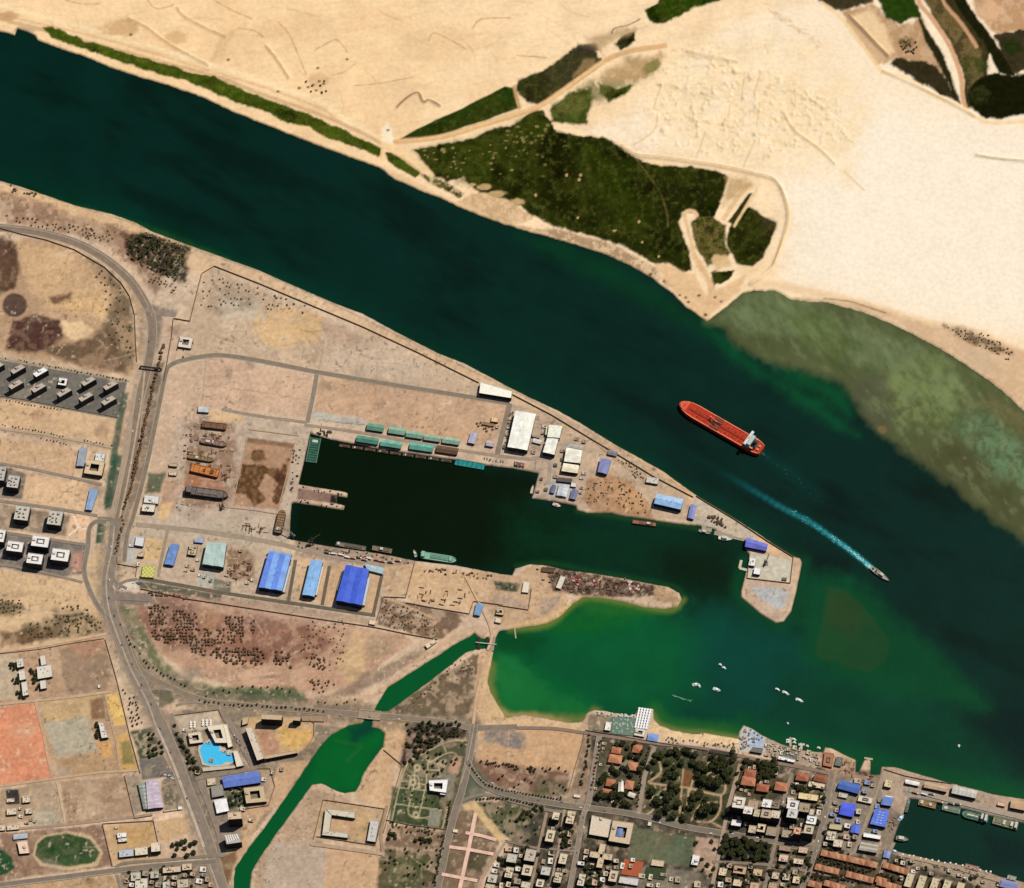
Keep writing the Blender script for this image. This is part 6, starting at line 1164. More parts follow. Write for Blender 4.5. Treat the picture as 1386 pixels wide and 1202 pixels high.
blk = [(200, 626, 80, 76, 34, (232, 222, 204), 'court', 'white tower with a light well at the park corner'), (262, 678, 60, 52, 36, (240, 232, 218), 'std', 'white tower beside the tan roofs'), (296, 640, 70, 60, 26, (186, 158, 128), 'ac', 'tan roofed block between the white towers'), (388, 632, 62, 54, 30, (246, 242, 234), 'std', 'bright white topped block of the rear row'), (446, 642, 56, 48, 28, (150, 132, 112), 'court', 'brown block with a light well at the rear row end'), (384, 702, 70, 56, 30, (196, 176, 148), 'slots', 'tan block in the front of the dark fronted row'), (448, 706, 56, 50, 30, (222, 206, 180), 'ac', 'cream block at the east end of the dark fronted row'), (320, 696, 40, 50, 30, (206, 186, 156), 'ac', 'narrow tan block squeezed in the dark fronted row'), (182, 764, 64, 38, 12, (244, 238, 228), 'none', 'low white block alone by the street below the towers'), (350, 798, 54, 54, 14, (226, 206, 172), 'court', 'cream block with a dark light well by the street'), (290, 806, 50, 50, 10, (206, 190, 160), 'ac', 'grey cream low block beside the light well block'), (420, 820, 70, 60, 9, (170, 152, 126), 'ac', 'brown grey low block at the street corner'), (562, 640, 76, 60, 26, (238, 234, 228), 'slots', 'white block with dark slots, upper part of the long white pair'), (560, 700, 70, 60, 26, (216, 210, 204), 'std', 'white grey block, lower part of the long white pair'), (640, 660, 70, 60, 16, (176, 156, 128), 'std', 'tan block right of the long white pair'), (690, 690, 30, 40, 18, (214, 196, 168), 'none', 'narrow cream block behind the bright white ring'), (688, 744, 66, 54, 24, (248, 248, 244), 'court', 'bright white block with a dark ring on its roof'), (670, 808, 64, 56, 36, (212, 196, 164), 'slots', 'tan tower with a dark roof cross'), (592, 816, 46, 46, 34, (232, 176, 146), 'std', 'peach topped tower left of the tan one'), (520, 836, 60, 50, 14, (176, 160, 132), 'ac', 'grey tan block left of the peach tower'), (850, 790, 84, 36, 8, (200, 184, 146), 'none', 'cream low building north of the L shaped block'), (820, 850, 60, 60, 12, (222, 208, 184), 'villa', 'north half of the slanting L shaped cream block'), (866, 900, 60, 50, 12, (220, 204, 178), 'ac', 'south half of the slanting L shaped cream block'), (500, 1000, 60, 46, 8, (226, 196, 172), 'std', 'peach house in the planted plot, left of the white one'), (600, 1022, 64, 34, 8, (226, 206, 178), 'ac', 'white cream house in the planted plot'), (510, 934, 80, 36, 7, (166, 138, 112), 'ac', 'brown house along the street north of the peach house'), (632, 946, 60, 40, 8, (216, 184, 156), 'ac', 'tan house along the street right of the brown one'), (92, 1092, 50, 50, 7, (232, 208, 170), 'ac', 'round cornered cream house at the west garden street'), (206, 1080, 84, 50, 8, (206, 166, 136), 'court', 'peach house with porch in the garden street'), (326, 1096, 60, 44, 7, (216, 184, 150), 'std', 'tan house east of the peach house with porch'), (190, 1166, 56, 44, 7, (226, 200, 164), 'ac', 'cream house in the lower garden row, west'), (306, 1186, 60, 44, 7, (210, 170, 140), 'ac', 'peach house in the lower garden row, middle'), (446, 1118, 46, 44, 7, (216, 190, 164), 'ac', 'cream house near the cross street, upper'), (586, 1146, 46, 46, 7, (236, 212, 176), 'std', 'cream house near the cross street, right'), (430, 1186, 60, 40, 7, (190, 160, 130), 'ac', 'tan house at the bottom edge near the cross street')]
for i, (x, y, w, d, h_, c, ft, lab) in enumerate(blk):
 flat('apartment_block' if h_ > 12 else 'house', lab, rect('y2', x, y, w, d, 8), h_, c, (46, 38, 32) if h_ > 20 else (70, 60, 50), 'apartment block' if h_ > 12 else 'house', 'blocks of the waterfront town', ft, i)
rows = [('y2', 752, 962, 1130, 1050, 9, 'northernmost row'), ('y2', 712, 1056, 872, 1094, 4, 'second row, western half'), ('y2', 920, 1106, 1104, 1152, 5, 'second row, eastern half'), ('y2', 664, 1166, 756, 1190, 2, 'third row, short western pair'), ('y2', 772, 1164, 910, 1204, 4, 'third row, eastern half'), ('y3', 284, 982, 490, 1046, 5, 'row just below the inner harbour quay'), ('y3', 238, 1118, 424, 1172, 5, 'lower row east of the harbour street'), ('y2', 1120, 1140, 1192, 1160, 2, 'pair at the end of the second row')]
for tl, x0, y0, x1, y1, n, lab in rows:
 for k in range(n):
  t = (k + .5) / n; x = x0 + (x1 - x0) * t; y = y0 + (y1 - y0) * t
  s = math.hypot(x1 - x0, y1 - y0) / n
  shed('row_house', 'orange tiled row house, ' + lab + ', ' + (('%s from west' % ['first', 'second', 'third', 'fourth', 'fifth', 'sixth', 'seventh', 'eighth', 'ninth'][k])), rect(tl, x, y, s * .93, 38 if tl == 'y2' else 44, 13), 7, ((196, 138, 102), (178, 120, 88), (206, 150, 112))[k % 3], None, (110, 80, 62), 'row house', 'orange tiled row houses', .26, None, 0, True)
for i, x in enumerate((490, 585, 686, 780, 884)):
 flat('apartment_block', 'narrow cream block at the bottom edge by the inner harbour, %s from the west' % ['first', 'second', 'third', 'fourth', 'fifth'][i], rect('y3', x, 1104 + 18 * i, 56, 110, 14), 12, (212, 196, 160), (90, 74, 58), 'apartment block', 'narrow blocks at the bottom edge', 'ac', i)
shed('boat_shed', 'blue hall nearest the slipways of the boatyard', T('y2', [(884, 478), (1014, 508), (1002, 568), (862, 530)]), 9, (80, 116, 190), (70, 104, 180), (24, 34, 66), 'boat shed', 'blue sheds of the boatyard', .1)
shed('boat_shed', 'vivid violet blue square shed in the boatyard middle', T('y2', [(892, 628), (986, 640), (964, 724), (872, 704)]), 8, (84, 104, 232), (78, 96, 224), (30, 36, 70), 'boat shed', 'blue sheds of the boatyard', .1)
shed('boat_shed', 'small blue shed at the south of the boatyard', T('y2', [(962, 772), (1020, 784), (1006, 836), (948, 826)]), 6, (88, 116, 214), None, (30, 36, 70), 'boat shed', 'blue sheds of the boatyard', .1)
shed('boat_shed', 'short blue shed with white gable strip by the harbour road', T('y3', [(290, 450), (368, 462), (346, 524), (268, 512)]), 8, (116, 140, 206), None, (40, 46, 70), 'boat shed', 'blue sheds of the boatyard', .1, annex=((.1, .9, -.2, 0, 6, (236, 232, 226)),))
shed('boat_shed', 'big blue ribbed hall with pale skylight rows by the inner harbour', T('y3', [(226, 548), (332, 564), (302, 690), (184, 664)]), 10, (98, 128, 226), (90, 120, 220), (36, 40, 60), 'boat shed', 'blue sheds of the boatyard', .06, True, 5, False, (), 0, 2)
flat('warehouse', 'bright white long roof below the big blue ribbed hall', T('y3', [(134, 732), (270, 756), (262, 786), (130, 764)]), 8, (252, 250, 244), (60, 54, 48), 'warehouse', None, 'none', 1, False)
shed('warehouse', 'grey round roofed hall above the orange row houses', T('y3', [(114, 806), (248, 832), (234, 890), (94, 866)]), 9, (196, 188, 170), (180, 172, 156), (90, 82, 70), 'warehouse', None, .2, None, 0, False, (), 0, 2)
shed('storage_shed', 'blue canopy shed at the inner harbour south west corner', T('y3', [(298, 874), (346, 884), (334, 936), (284, 924)]), 5, (136, 152, 200), None, (110, 110, 130), 'shed')
shed('warehouse', 'white long warehouse near the root of the pier', T('y3', [(464, 318), (570, 342), (562, 368), (458, 346)]), 7, (250, 246, 240), (236, 232, 226), (80, 62, 50), 'warehouse', 'pier warehouses', .08)
shed('warehouse', 'tan long warehouse in the middle of the pier', T('y3', [(616, 336), (792, 378), (780, 414), (602, 378)]), 9, (200, 170, 138), (190, 160, 128), (54, 44, 36), 'warehouse', 'pier warehouses', .08)
shed('warehouse', 'grey and white striped warehouse on the pier', T('y3', [(834, 362), (1022, 408), (1008, 464), (820, 424)]), 11, (206, 200, 188), (196, 190, 178), (50, 42, 36), 'warehouse', 'pier warehouses', .08, None, 5)
shed('warehouse', 'tan warehouse cut by the right edge at the pier end', T('y3', [(1290, 470), (1400, 500), (1396, 560), (1278, 536)]), 9, (206, 172, 132), (196, 162, 124), (60, 48, 38), 'warehouse', 'pier warehouses', .08)
flat('building', 'cream building at the pier root corner', rect('y3', 326, 348, 54, 58, 12), 8, (226, 204, 162), (110, 92, 70), 'building', None, 'ac', 3)
flat('hut', 'peach hut with white gable on the pier east part', rect('y3', 1210, 510, 60, 28, 12), 5, (226, 186, 160), WALLC, 'hut', None, 'none')
flat('building', 'white stepped building among blue boatyard sheds', rect('y2', 1050, 606, 96, 40, 12), 6, (222, 210, 188), WALLC, 'building', None, 'slots', 3)
flat('building', 'small white building between the two larger blue sheds', rect('y2', 900, 578, 60, 30, 12), 5, (206, 196, 180), WALLC, 'building', None, 'ac', 4)
flat('building', 'white building with corner terrace at the west end of the club terrace', rect('y1', 206, 156, 36, 54, 8), 6, (246, 240, 230), WALLC, 'building', None, 'ac', 4)
flat('building', 'white L shaped restaurant at the waterfront east of the blue plaza', T('y2', [(470, 312), (580, 342), (572, 358), (462, 334)]), 6, (250, 246, 240), (60, 52, 46), 'restaurant', None, 'std', 4)
flat('building', 'red brown terrace building by the slipways', T('y2', [(776, 290), (840, 300), (824, 390), (764, 376)]), 5, (180, 122, 92), (120, 84, 64), 'building', None, 'slots', 2)
flat('building', 'grey green roofed café on piles east of the red terrace', T('y2', [(856, 320), (900, 326), (884, 384), (842, 376)]), 5, (112, 122, 112), (80, 80, 70), 'cafe', None, 'ac', 3)
flat('building', 'dark ribbed roof building behind the blue plaza', T('y4', [(800, 874), (882, 884), (872, 922), (780, 906)]), 6, (120, 116, 112), (60, 56, 52), 'building', None, 'none', 2)
shed('canopy', 'blue beach canopy beside the white pergola pier', T('y1', [(466, 204), (534, 214), (522, 256), (458, 246)]), 4, (124, 160, 220), None, (120, 130, 160), 'canopy')
shed('canopy', 'long dark canopy behind the beach promenade', T('y1', [(866, 306), (1040, 334), (1036, 352), (862, 326)]), 4, (66, 64, 58), None, (60, 56, 50), 'canopy')
root = thing('pergola', 'white slatted pergola built out over the water from the club terrace', 'pergola', (*GP(T('y1', [(430, 110)]))[0], LAND)); org = tuple(root.location)
pq = [Vector(p) for p in GP(T('y1', [(402, 34), (492, 46), (460, 176), (374, 166)]), LAND + 4)]; wt = mat('white painted timber', (252, 250, 246), .7, .06)
mb = MB(); mb.prism([tuple(p) for p in subq(pq, -.02, 1.02, -.02, 1.02)], -3, LAND + .3, mat('deck boards', (206, 200, 192)), None); part(mb, 'deck', root, org)
for i in range(5):
 mb = MB(); mb.prism([tuple(p) for p in subq(pq, i * .2 + .02, i * .2 + .13, 0, 1)], LAND + 3.6, LAND + 4, wt); part(mb, 'slat', root, org)
for j in range(8):
 mb = MB(); mb.prism([tuple(p) for p in subq(pq, 0, 1, j * .13 + .02, j * .13 + .045)], LAND + 3.3, LAND + 3.6, wt); part(mb, 'beam', root, org)
for i in range(4):
 for j in range(2):
  mb = MB(); mb.cyl(lerp2(pq, .04 + i * .3, .03 + j * .94), .25, LAND + .3, LAND + 3.4, wt, 6); part(mb, 'post', root, org)
flat('building', 'white framed hall on land at the foot of the slatted pergola', T('y1', [(386, 168), (450, 178), (438, 226), (372, 214)]), 5, (226, 220, 206), (110, 100, 90), 'building', None, 'court', 2)
plate('terrace', T('y1', [(234, 94), (386, 106), (366, 220), (226, 204)]), (112, 134, 116), .9, .3, .3)
# walls
wallline('long wall along the canal bank from the west gate to the white stepped warehouse', T('t10', [(880, 850), (920, 620), (930, 520), (1018, 535), (1082, 280), (1150, 240), (1386, 332)]) + T('t11', [(560, 566), (860, 706), (1180, 865)]), 3.2)
wallline('canal wall from the white stepped warehouse to the neck of the peninsula', T('v1', [(424, 198), (720, 352), (1100, 582)]) + T('v2', [(30, 76), (260, 216), (520, 352)]), 3.2)
wallline('sea wall round the island quay', T('v2', [(540, 345), (800, 502), (1000, 636), (1172, 742), (1152, 912), (872, 880), (888, 722)]), 3)
wallline('curved wall on the inner side of the desert road', T('t10', [(-60, 20), (120, 70), (250, 100), (400, 152), (560, 245), (650, 330), (695, 400), (722, 500), (728, 640), (734, 750)]), 3)
wallline('south wall of the shipyard along the scrub land', T('w1', [(250, 432), (560, 500), (830, 540), (1386, 626)]) + T('w2', [(530, 690), (760, 738), (950, 772)]), 3)
wallline('wall round the dumped rubble plot east of the blue halls', T('w2', [(545, 640), (590, 486), (738, 492), (800, 250)]), 2.8)
wallline('wall between the scrap yard and the rubble plot', T('w2', [(742, 526), (900, 556), (1164, 600), (1192, 516), (1386, 540)]) + T('w3', [(150, 345), (325, 372), (345, 250)]), 2.8)
wallline('wall along the west side of the avenue by the farm fields', T('w4', [(778, 468), (860, 750), (945, 1110)]) + T('x1', [(940, 90), (1012, 356)]), 2.8)
wallline('wall west of the lilac market hall', T('x1', [(900, 376), (972, 682), (1100, 662)]), 2.6)
wallline('wall round the yellow sand compound', T('x1', [(812, 1028), (740, 722), (1108, 700), (1140, 850)]), 2.8)
wallline('wall of the farm fields at the sand track', T('w4', [(0, 574), (300, 540), (560, 492), (770, 462)]), 2.2)
wallline('south fence wall of the walled slab estate', T('u1', [(-60, 490), (200, 530), (500, 590), (925, 668)]), 2.2, (110, 100, 88))
wallline('north wall of the scrap field beside the avenue gate', T('u2', [(916, 780), (918, 830), (1072, 856), (1060, 930)]), 2.6)
wallline('wall round the walled U shaped school', T('x3', [(20, 900), (80, 655), (460, 712), (404, 940), (40, 884)]), 2.4)
wallline('wall round the formal garden of the white mansion', T('x3', [(455, 860), (570, 440), (456, 345)]), 2.6)
wallline('south wall of the formal garden', T('x3', [(470, 780), (620, 812), (840, 840)]), 2.4)
wallline('wall east of the hedged garden by the channel', T('x2', [(686, 462), (760, 462), (790, 570), (750, 690), (590, 715)]), 2.4)
wallline('wall round the orange sand court', T('x2', [(1000, 160), (1034, 180), (1030, 260), (990, 330)]), 2.4)
wallline('wall on the north side of the pool hotel', T('x2', [(170, 130), (440, 96), (460, 140)]), 2.4)
wallline('wall of the parade ground west edge by the waterfront street', T('x4', [(850, 150), (835, 230), (790, 380), (740, 560)]), 2.4)
wallline('club wall along the waterfront street', T('y1', [(60, 185), (250, 215), (440, 250), (600, 276), (850, 318)]), 2.6, (120, 104, 88))
wallline('wall along the boulevard green', T('x4', [(320, 880), (400, 905), (500, 935)]), 2.2)
wallline('sea wall at the head of the pier', T('y3', [(290, 240), (450, 290), (590, 320), (820, 352)]), 2.2, (120, 94, 74))
for lab, pts in (('north kerb wall of the dry transfer pit', [(975, 205), (1310, 248)]), ('west kerb wall of the dry transfer pit', [(965, 262), (880, 640), (810, 722)]), ('east kerb wall of the dry transfer pit', [(1285, 292), (1196, 640), (1168, 745)]), ('south kerb wall of the dry transfer pit', [(812, 726), (1000, 745), (1168, 772)])):
 wallline(lab, T('u3', pts), 1.2, (186, 160, 130), 1.6, 'kerb_wall', 'kerb wall')
root = thing('footbridge', 'dark pedestrian bridge across the curved road south of the junction', 'footbridge', (*GP(T('t10', [(808, 782)]))[0], LAND)); org = tuple(root.location)
a_, b_ = [Vector(p) for p in GP(T('t10', [(752, 776), (864, 790)]), LAND + 6)]; dk_ = mat('bridge steel', (52, 46, 40), .6)
mb = MB(); d = unit(a_, b_); n = Vector((-d.y, d.x)); mb.box((a_ + b_) / 2, d, n, (b_ - a_).length / 2, 1.6, LAND + 5.6, LAND + 6.1, dk_); part(mb, 'deck', root, org)
for s in (-1, 1):
 mb = MB(); mb.box((a_ + b_) / 2 + n * 1.45 * s, d, n, (b_ - a_).length / 2, .1, LAND + 6.1, LAND + 7.3, dk_); part(mb, 'railing', root, org)
for p in (a_, b_):
 mb = MB(); mb.box(p, d, n, 1.1, 1.3, LAND - .3, LAND + 5.6, dk_); part(mb, 'stair_tower', root, org)
root = thing('road_bridge', 'tan road bridge carrying the main road over the channel', 'bridge', (*GP([(500, 967)])[0], LAND)); org = tuple(root.location)
bq = [Vector(p) for p in GP([(486, 960), (516, 963), (514, 975), (484, 972)], LAND + 1.6)]
mb = MB(); mb.prism([tuple(p) for p in bq], .8, LAND + 1.6, mat('bridge concrete', (164, 144, 120), .9, .2, .2)); part(mb, 'deck', root, org)
for t0, t1 in ((0, .07), (.93, 1)):
 mb = MB(); mb.prism([tuple(p) for p in subq(bq, 0, 1, t0, t1)], LAND + 1.6, LAND + 2.7, mat('bridge parapet', (190, 168, 142))); part(mb, 'parapet', root, org)
root = thing('sluice_gate', 'dark sluice gate across the channel where it meets the lagoon', 'sluice gate', (*GP([(656, 870)])[0], 0)); org = tuple(root.location)
for k, x in enumerate((646, 658)):
 bq = [Vector(p) for p in GP([(x, 862), (x + 4, 862), (x + 4, 879), (x, 879)], LAND + 1)]
 mb = MB(); mb.prism([tuple(p) for p in bq], -4, LAND + 1, mat('gate steel', (40, 42, 34), .7)); part(mb, 'gate', root, org)
bq = [Vector(p) for p in GP([(664, 861), (671, 862), (668, 881), (661, 880)], LAND + 1.5)]
mb = MB(); mb.prism([tuple(p) for p in bq], .4, LAND + 1.5, mat('bridge concrete', (164, 144, 120), .9, .2, .2)); part(mb, 'deck', root, org)
a_, b_ = GP([(644, 869.5), (672, 872.5)], LAND + 2); mb = MB(); mb.bar((*a_, LAND + 2.2), (*b_, LAND + 2.2), .8, mat('pipe steel', (196, 190, 176), .6)); part(mb, 'pipe', root, org)
rf = random.Random(31)
def fill(poly, n, label, group, size=(6, 12), h=(3, 8), cols=((206, 190, 160), (226, 208, 178), (186, 166, 138), (172, 156, 134), (216, 180, 150), (236, 228, 214)), ang=-.16, name='small_house', cat='house'):
 xs = [p[0] for p in poly]; ys = [p[1] for p in poly]; k = 0; t = 0
 while k < n and t < n * 30:
  t += 1; x, y = rf.uniform(min(xs), max(xs)), rf.uniform(min(ys), max(ys)); w, dd = rf.uniform(*size), rf.uniform(*size); r_ = max(w, dd) * .62
  if sdf(np.array([x]), np.array([y]), poly)[0] < 2: continue
  X0, Y0 = G(x, y)
  if any(sdf(np.array([X0]), np.array([Y0]), q)[0] > -r_ - 1 for q in OCC if abs(q[0][0] - X0) < 70 and abs(q[0][1] - Y0) < 70): continue
  if any(ldist(np.array([x]), np.array([y]), p_)[0] < w_ / 2 + r_ / MPP for p_, w_ in WAYS if min(a[0] for a in p_) - 9 < x < max(a[0] for a in p_) + 9 and min(a[1] for a in p_) - 9 < y < max(a[1] for a in p_) + 9): continue
  k += 1; a = ang + rf.gauss(0, .04); u = (math.cos(a), math.sin(a)); v = (-u[1], u[0]); hh = rf.uniform(*h); cc = rf.choice(cols); OCC.append([(X0 + i * w / 2 * u[0] + j * dd / 2 * v[0], Y0 + i * w / 2 * u[1] + j * dd / 2 * v[1]) for i, j in ((-1, -1), (1, -1), (1, 1), (-1, 1))])
  root = thing(name, label, cat, (X0, Y0, LAND), group); rm = mat('roof screed', cc, .92, .22, .35)
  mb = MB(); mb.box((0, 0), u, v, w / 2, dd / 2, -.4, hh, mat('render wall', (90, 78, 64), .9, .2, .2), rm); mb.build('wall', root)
  mb = MB(); mb.box((u[0] * w * .22, u[1] * w * .22), u, v, w * .16, dd * .2, hh, hh + rf.uniform(.8, 2.2), mat('roof shed', (126, 116, 102))); mb.build('stair_house', root)
for poly, n, lab, kw in (([(968, 1168), (1038, 1172), (1030, 1202), (960, 1202)], 14, 'small roof among the low houses of the garden street', {}), ([(1040, 1144), (1102, 1150), (1090, 1200), (1036, 1202)], 14, 'small house in the planted plot west of the row houses', {}), ([(988, 1084), (1048, 1092), (1040, 1136), (978, 1126)], 12, 'low roof squeezed between the white towers', {}), ([(1058, 1080), (1114, 1090), (1104, 1144), (1050, 1136)], 14, 'low roof crowded round the peach and tan towers', {}), ([(1110, 1110), (1160, 1118), (1150, 1156), (1104, 1146)], 10, 'low shed round the slanting L shaped block', {}), ([(1126, 1050), (1192, 1060), (1200, 1140), (1150, 1150), (1120, 1110)], 26, 'small workshop roof crowded between the blue boatyard sheds', dict(cols=((190, 176, 156), (166, 152, 136), (140, 160, 200), (210, 200, 186)))), ([(1036, 1000), (1112, 1020), (1110, 1038), (1034, 1026)], 14, 'small waterfront kiosk on the restaurant terraces', dict(size=(4, 9), h=(2.5, 4))), ([(684, 1142), (788, 1154), (770, 1202), (650, 1202)], 22, 'small roof between the cream blocks at the bottom edge', {}), ([(744, 1098), (786, 1104), (774, 1150), (730, 1144)], 8, 'small roof in the tree yard south of the boulevard', {}), ([(788, 1150), (862, 1164), (850, 1202), (776, 1202)], 14, 'small roof below the cross shaped block', {}), ([(864, 1180), (960, 1184), (956, 1202), (860, 1202)], 8, 'small roof at the bottom edge south of the football field', {}), ([(164, 1182), (292, 1172), (300, 1202), (166, 1202)], 20, 'small house among trees in the south west corner', {}), ([(1200, 1156), (1386, 1198), (1386, 1202), (1190, 1202)], 14, 'small roof in the lane behind the harbour stalls', dict(size=(5, 9))), ([(806, 1002), (868, 1012), (856, 1096), (800, 1084)], 9, 'small outhouse in the villa gardens', dict(size=(4, 7), h=(2.5, 4))), ([(1004, 1034), (1054, 1042), (1046, 1080), (992, 1076)], 10, 'small outhouse by the red roofed houses east of the park', dict(size=(4, 8), h=(2.5, 4))), ([(1074, 1048), (1122, 1054), (1112, 1092), (1064, 1084)], 12, 'small roof round the half round house', dict(size=(5, 9), h=(3, 5))), ([(166, 726), (330, 738), (350, 800), (170, 780)], 14, 'small yard hut in the west part of the shipyard', dict(size=(4, 8), h=(2.5, 4))), ([(668, 552), (800, 590), (790, 684), (724, 668), (736, 630), (672, 606)], 20, 'small yard hut among the white naval warehouses', dict(size=(4, 9), h=(2.5, 4), cols=((170, 152, 132), (206, 196, 180), (120, 110, 100)))), ([(240, 985), (340, 985), (390, 1040), (340, 1120), (280, 1100)], 12, 'small outhouse in the hotel quarter', dict(size=(5, 9), h=(3, 5))), ([(0, 1070), (50, 1068), (50, 1118), (0, 1122)], 5, 'small shed on the training ground', dict(size=(4, 8), h=(2.5, 4)))):
 fill(poly, n, lab, lab.replace('small ', '').replace('low ', '') + 's', **kw)
# ships and boats
class Craft:
 """hull frame: s runs 0 stern .. 1 bow, t runs -1 .. 1 across"""
 def __init__(c, name, label, cat, stern, bow, beam, base=0.0, group=None, zz=0):
  a, b = Vector(G(*stern, zz)), Vector(G(*bow, zz)); c.a = a; c.L = (b - a).length; c.u = (b - a).normalized(); c.v = Vector((-c.u.y, c.u.x)); c.w = beam / 2; c.z = base
  m = (a + b) / 2; c.org = (m.x, m.y, base); c.root = thing(name, label, cat, c.org, group)
 def P(c, s, t): return tuple(c.a + c.u * c.L * s + c.v * c.w * t)
 def outline(c, kind, k=1.0, s0=0.0, s1=1.0):
  if kind == 'ship': pr = [(0, .62), (.02, .82), (.07, .97), (.14, 1), (.80, 1), (.87, .93), (.93, .74), (.97, .46), (.995, .14)]
  elif kind == 'boat': pr = [(0, .72), (.25, 1), (.6, .95), (.85, .55), (1, .05)]
  else: pr = [(0, .96), (.02, 1), (.98, 1), (1, .96)]
  pr = [(s0 + (s1 - s0) * s, w * k) for s, w in pr]
  return [c.P(s, -w) for s, w in pr] + [c.P(s, w) for s, w in pr[::-1]]
 def prism(c, name, xy, z0, z1, m, mtop=None, parent=None):
  mb = MB(); mb.prism(xy, c.z + z0, c.z + z1, m, mtop); return mb.build(name, parent or c.root, c.org)
 def box(c, name, s0, s1, t0, t1, z0, z1, m, mtop=None, parent=None):
  return c.prism(name, [c.P(s0, t0), c.P(s1, t0), c.P(s1, t1), c.P(s0, t1)], z0, z1, m, mtop, parent)
 def rim(c, name, kind, z0, z1, m, th=.08):
  A = c.outline(kind, 1.0); B = c.outline(kind, 1 - th); mb = MB(); n = len(A)
  for i in range(n):
   j = (i + 1) % n; p = [A[i], A[j], B[j], B[i]]
   mb.face([(*q, c.z + z1) for q in p], m); mb.face([(*A[j], c.z + z0), (*A[i], c.z + z0), (*A[i], c.z + z1), (*A[j], c.z + z1)], m); mb.face([(*B[i], c.z + z0), (*B[j], c.z + z0), (*B[j], c.z + z1), (*B[i], c.z + z1)], m)
  return mb.build(name, c.root, c.org)
 def bar(c, name, p, q, r, m, parent=None):
  mb = MB(); mb.bar((*c.P(p[0], p[1]), c.z + p[2]), (*c.P(q[0], q[1]), c.z + q[2]), r, m); return mb.build(name, parent or c.root, c.org)
 def cyl(c, name, s, t, r, z0, z1, m, r1=None, parent=None):
  mb = MB(); mb.cyl(c.P(s, t), r, c.z + z0, c.z + z1, m, 10, r1); return mb.build(name, parent or c.root, c.org)
def pm_(n, c, r=.55, v=.18): return mat(n, c, r, v, .15)
RED = pm_('red hull paint', (206, 66, 36)); DKR = pm_('red deck paint', (190, 52, 18), .7, .35); SAL = pm_('salmon rail paint', (246, 128, 92)); WHT = pm_('white ship paint', (206, 214, 208)); GRY = pm_('grey steel', (106, 112, 112)); BLK = pm_('dark steel', (44, 40, 38))
tk = Craft('tanker', 'long red cargo tanker with pale bridge at the stern, under way in mid canal', 'tanker', (1031, 612), (919.5, 548), 30)
tk.prism('hull', tk.outline('ship'), -4, 9, RED, None); tk.rim('bulwark', 'ship', 9, 10.2, SAL, .13)
tk.prism('deck', tk.outline('ship', .86), 9, 9.15, DKR)
tk.prism('forecastle', [tk.P(.9, -.72), tk.P(.95, -.55), tk.P(.985, -.16), tk.P(.985, .16), tk.P(.95, .55), tk.P(.9, .72)], 9, 11.5, pm_('red deck paint', (222, 92, 60), .7))
for k in range(7):
 s = .25 + k * .085
 for t in (-.42, .42): tk.box('tank_hatch', s - .012, s + .012, t - .12, t + .12, 9.1, 10.4, pm_('red hatch paint', (170, 48, 22), .6))
 tk.box('deck_frame', s + .04, s + .046, -.84, .84, 9.1, 9.9, pm_('red frame paint', (150, 40, 18), .6))
for t in (-.12, -.04, .04, .12): tk.bar('cargo_pipe', (.2, t, 10.2), (.88, t, 10.2), .4, pm_('pipe paint', (176, 60, 30), .6))
tk.box('manifold', .5, .6, -.9, .9, 9.1, 10.6, pm_('manifold paint', (104, 44, 26), .7));
for t in (-.6, -.3, .3, .6): tk.bar('hose_rail', (.5, t, 11), (.6, t, 11), .45, pm_('pipe paint', (196, 110, 80), .6))
cr = tk.cyl('deck_crane', .63, -.2, 1.3, 9, 19, SAL); tk.bar('crane_jib', (.63, -.2, 18.5), (.54, .1, 20), .6, SAL, cr)
tk.cyl('foremast', .93, 0, .8, 11, 21, WHT, .4)
tk.box('accommodation', .115, .18, -.75, .75, 9, 24, WHT, pm_('bridge deck', (190, 200, 194), .7)); tk.box('bridge', .15, .178, -1.08, 1.08, 24, 27.5, WHT, pm_('bridge roof', (214, 222, 216), .6))
tk.box('bridge_window', .178, .1795, -.7, .7, 25.2, 26.8, pm_('dark glass', (20, 26, 30), .1)); tk.cyl('radar_mast', .16, 0, .7, 27.5, 36, WHT, .3)
tk.box('engine_casing', .065, .115, -.4, .4, 9, 20, pm_('casing paint', (150, 160, 160)), BLK); fn = tk.cyl('funnel', .085, .05, 3.2, 20, 29, pm_('funnel paint', (60, 82, 92)), 2.8); tk.cyl('funnel_pipe', .085, .05, 1.2, 29, 31, BLK, None, fn)
for t in (-.72, .72): tk.box('lifeboat', .08, .12, t - .1, t + .1, 14, 17, pm_('lifeboat paint', (226, 150, 110)))
tk.box('mooring_deck', .015, .06, -.6, .6, 9.1, 9.4, pm_('mooring deck', (160, 70, 40), .7)); tk.box('mooring_winch', .025, .05, -.4, -.1, 9.4, 11.5, SAL); tk.box('mooring_winch', .025, .05, .15, .42, 9.4, 11.5, SAL)
tg = Craft('tug', 'grey work boat heading south east with a bright wake behind it', 'work boat', (1178, 768.5), (1203.5, 787.5), 9.5)
tg.prism('hull', tg.outline('boat'), -2, 3.2, pm_('grey hull', (160, 156, 142))); tg.rim('bulwark', 'boat', 3.2, 4.3, pm_('pale rail', (190, 186, 172)), .16)
tg.prism('deck', tg.outline('boat', .82), 3.2, 3.35, pm_('boat deck', (176, 168, 150), .8)); tg.box('wheelhouse', .5, .68, -.5, .5, 3.3, 8.5, pm_('wheelhouse paint', (206, 200, 184))); tg.box('deckhouse', .26, .5, -.55, .55, 3.3, 6, pm_('deckhouse paint', (156, 146, 126)))
tg.cyl('funnel', .32, 0, 1.1, 6, 10, BLK); tg.cyl('mast', .55, 0, .25, 8.5, 15, WHT, .15); tg.box('towing_winch', .1, .18, -.3, .3, 3.3, 5, BLK)
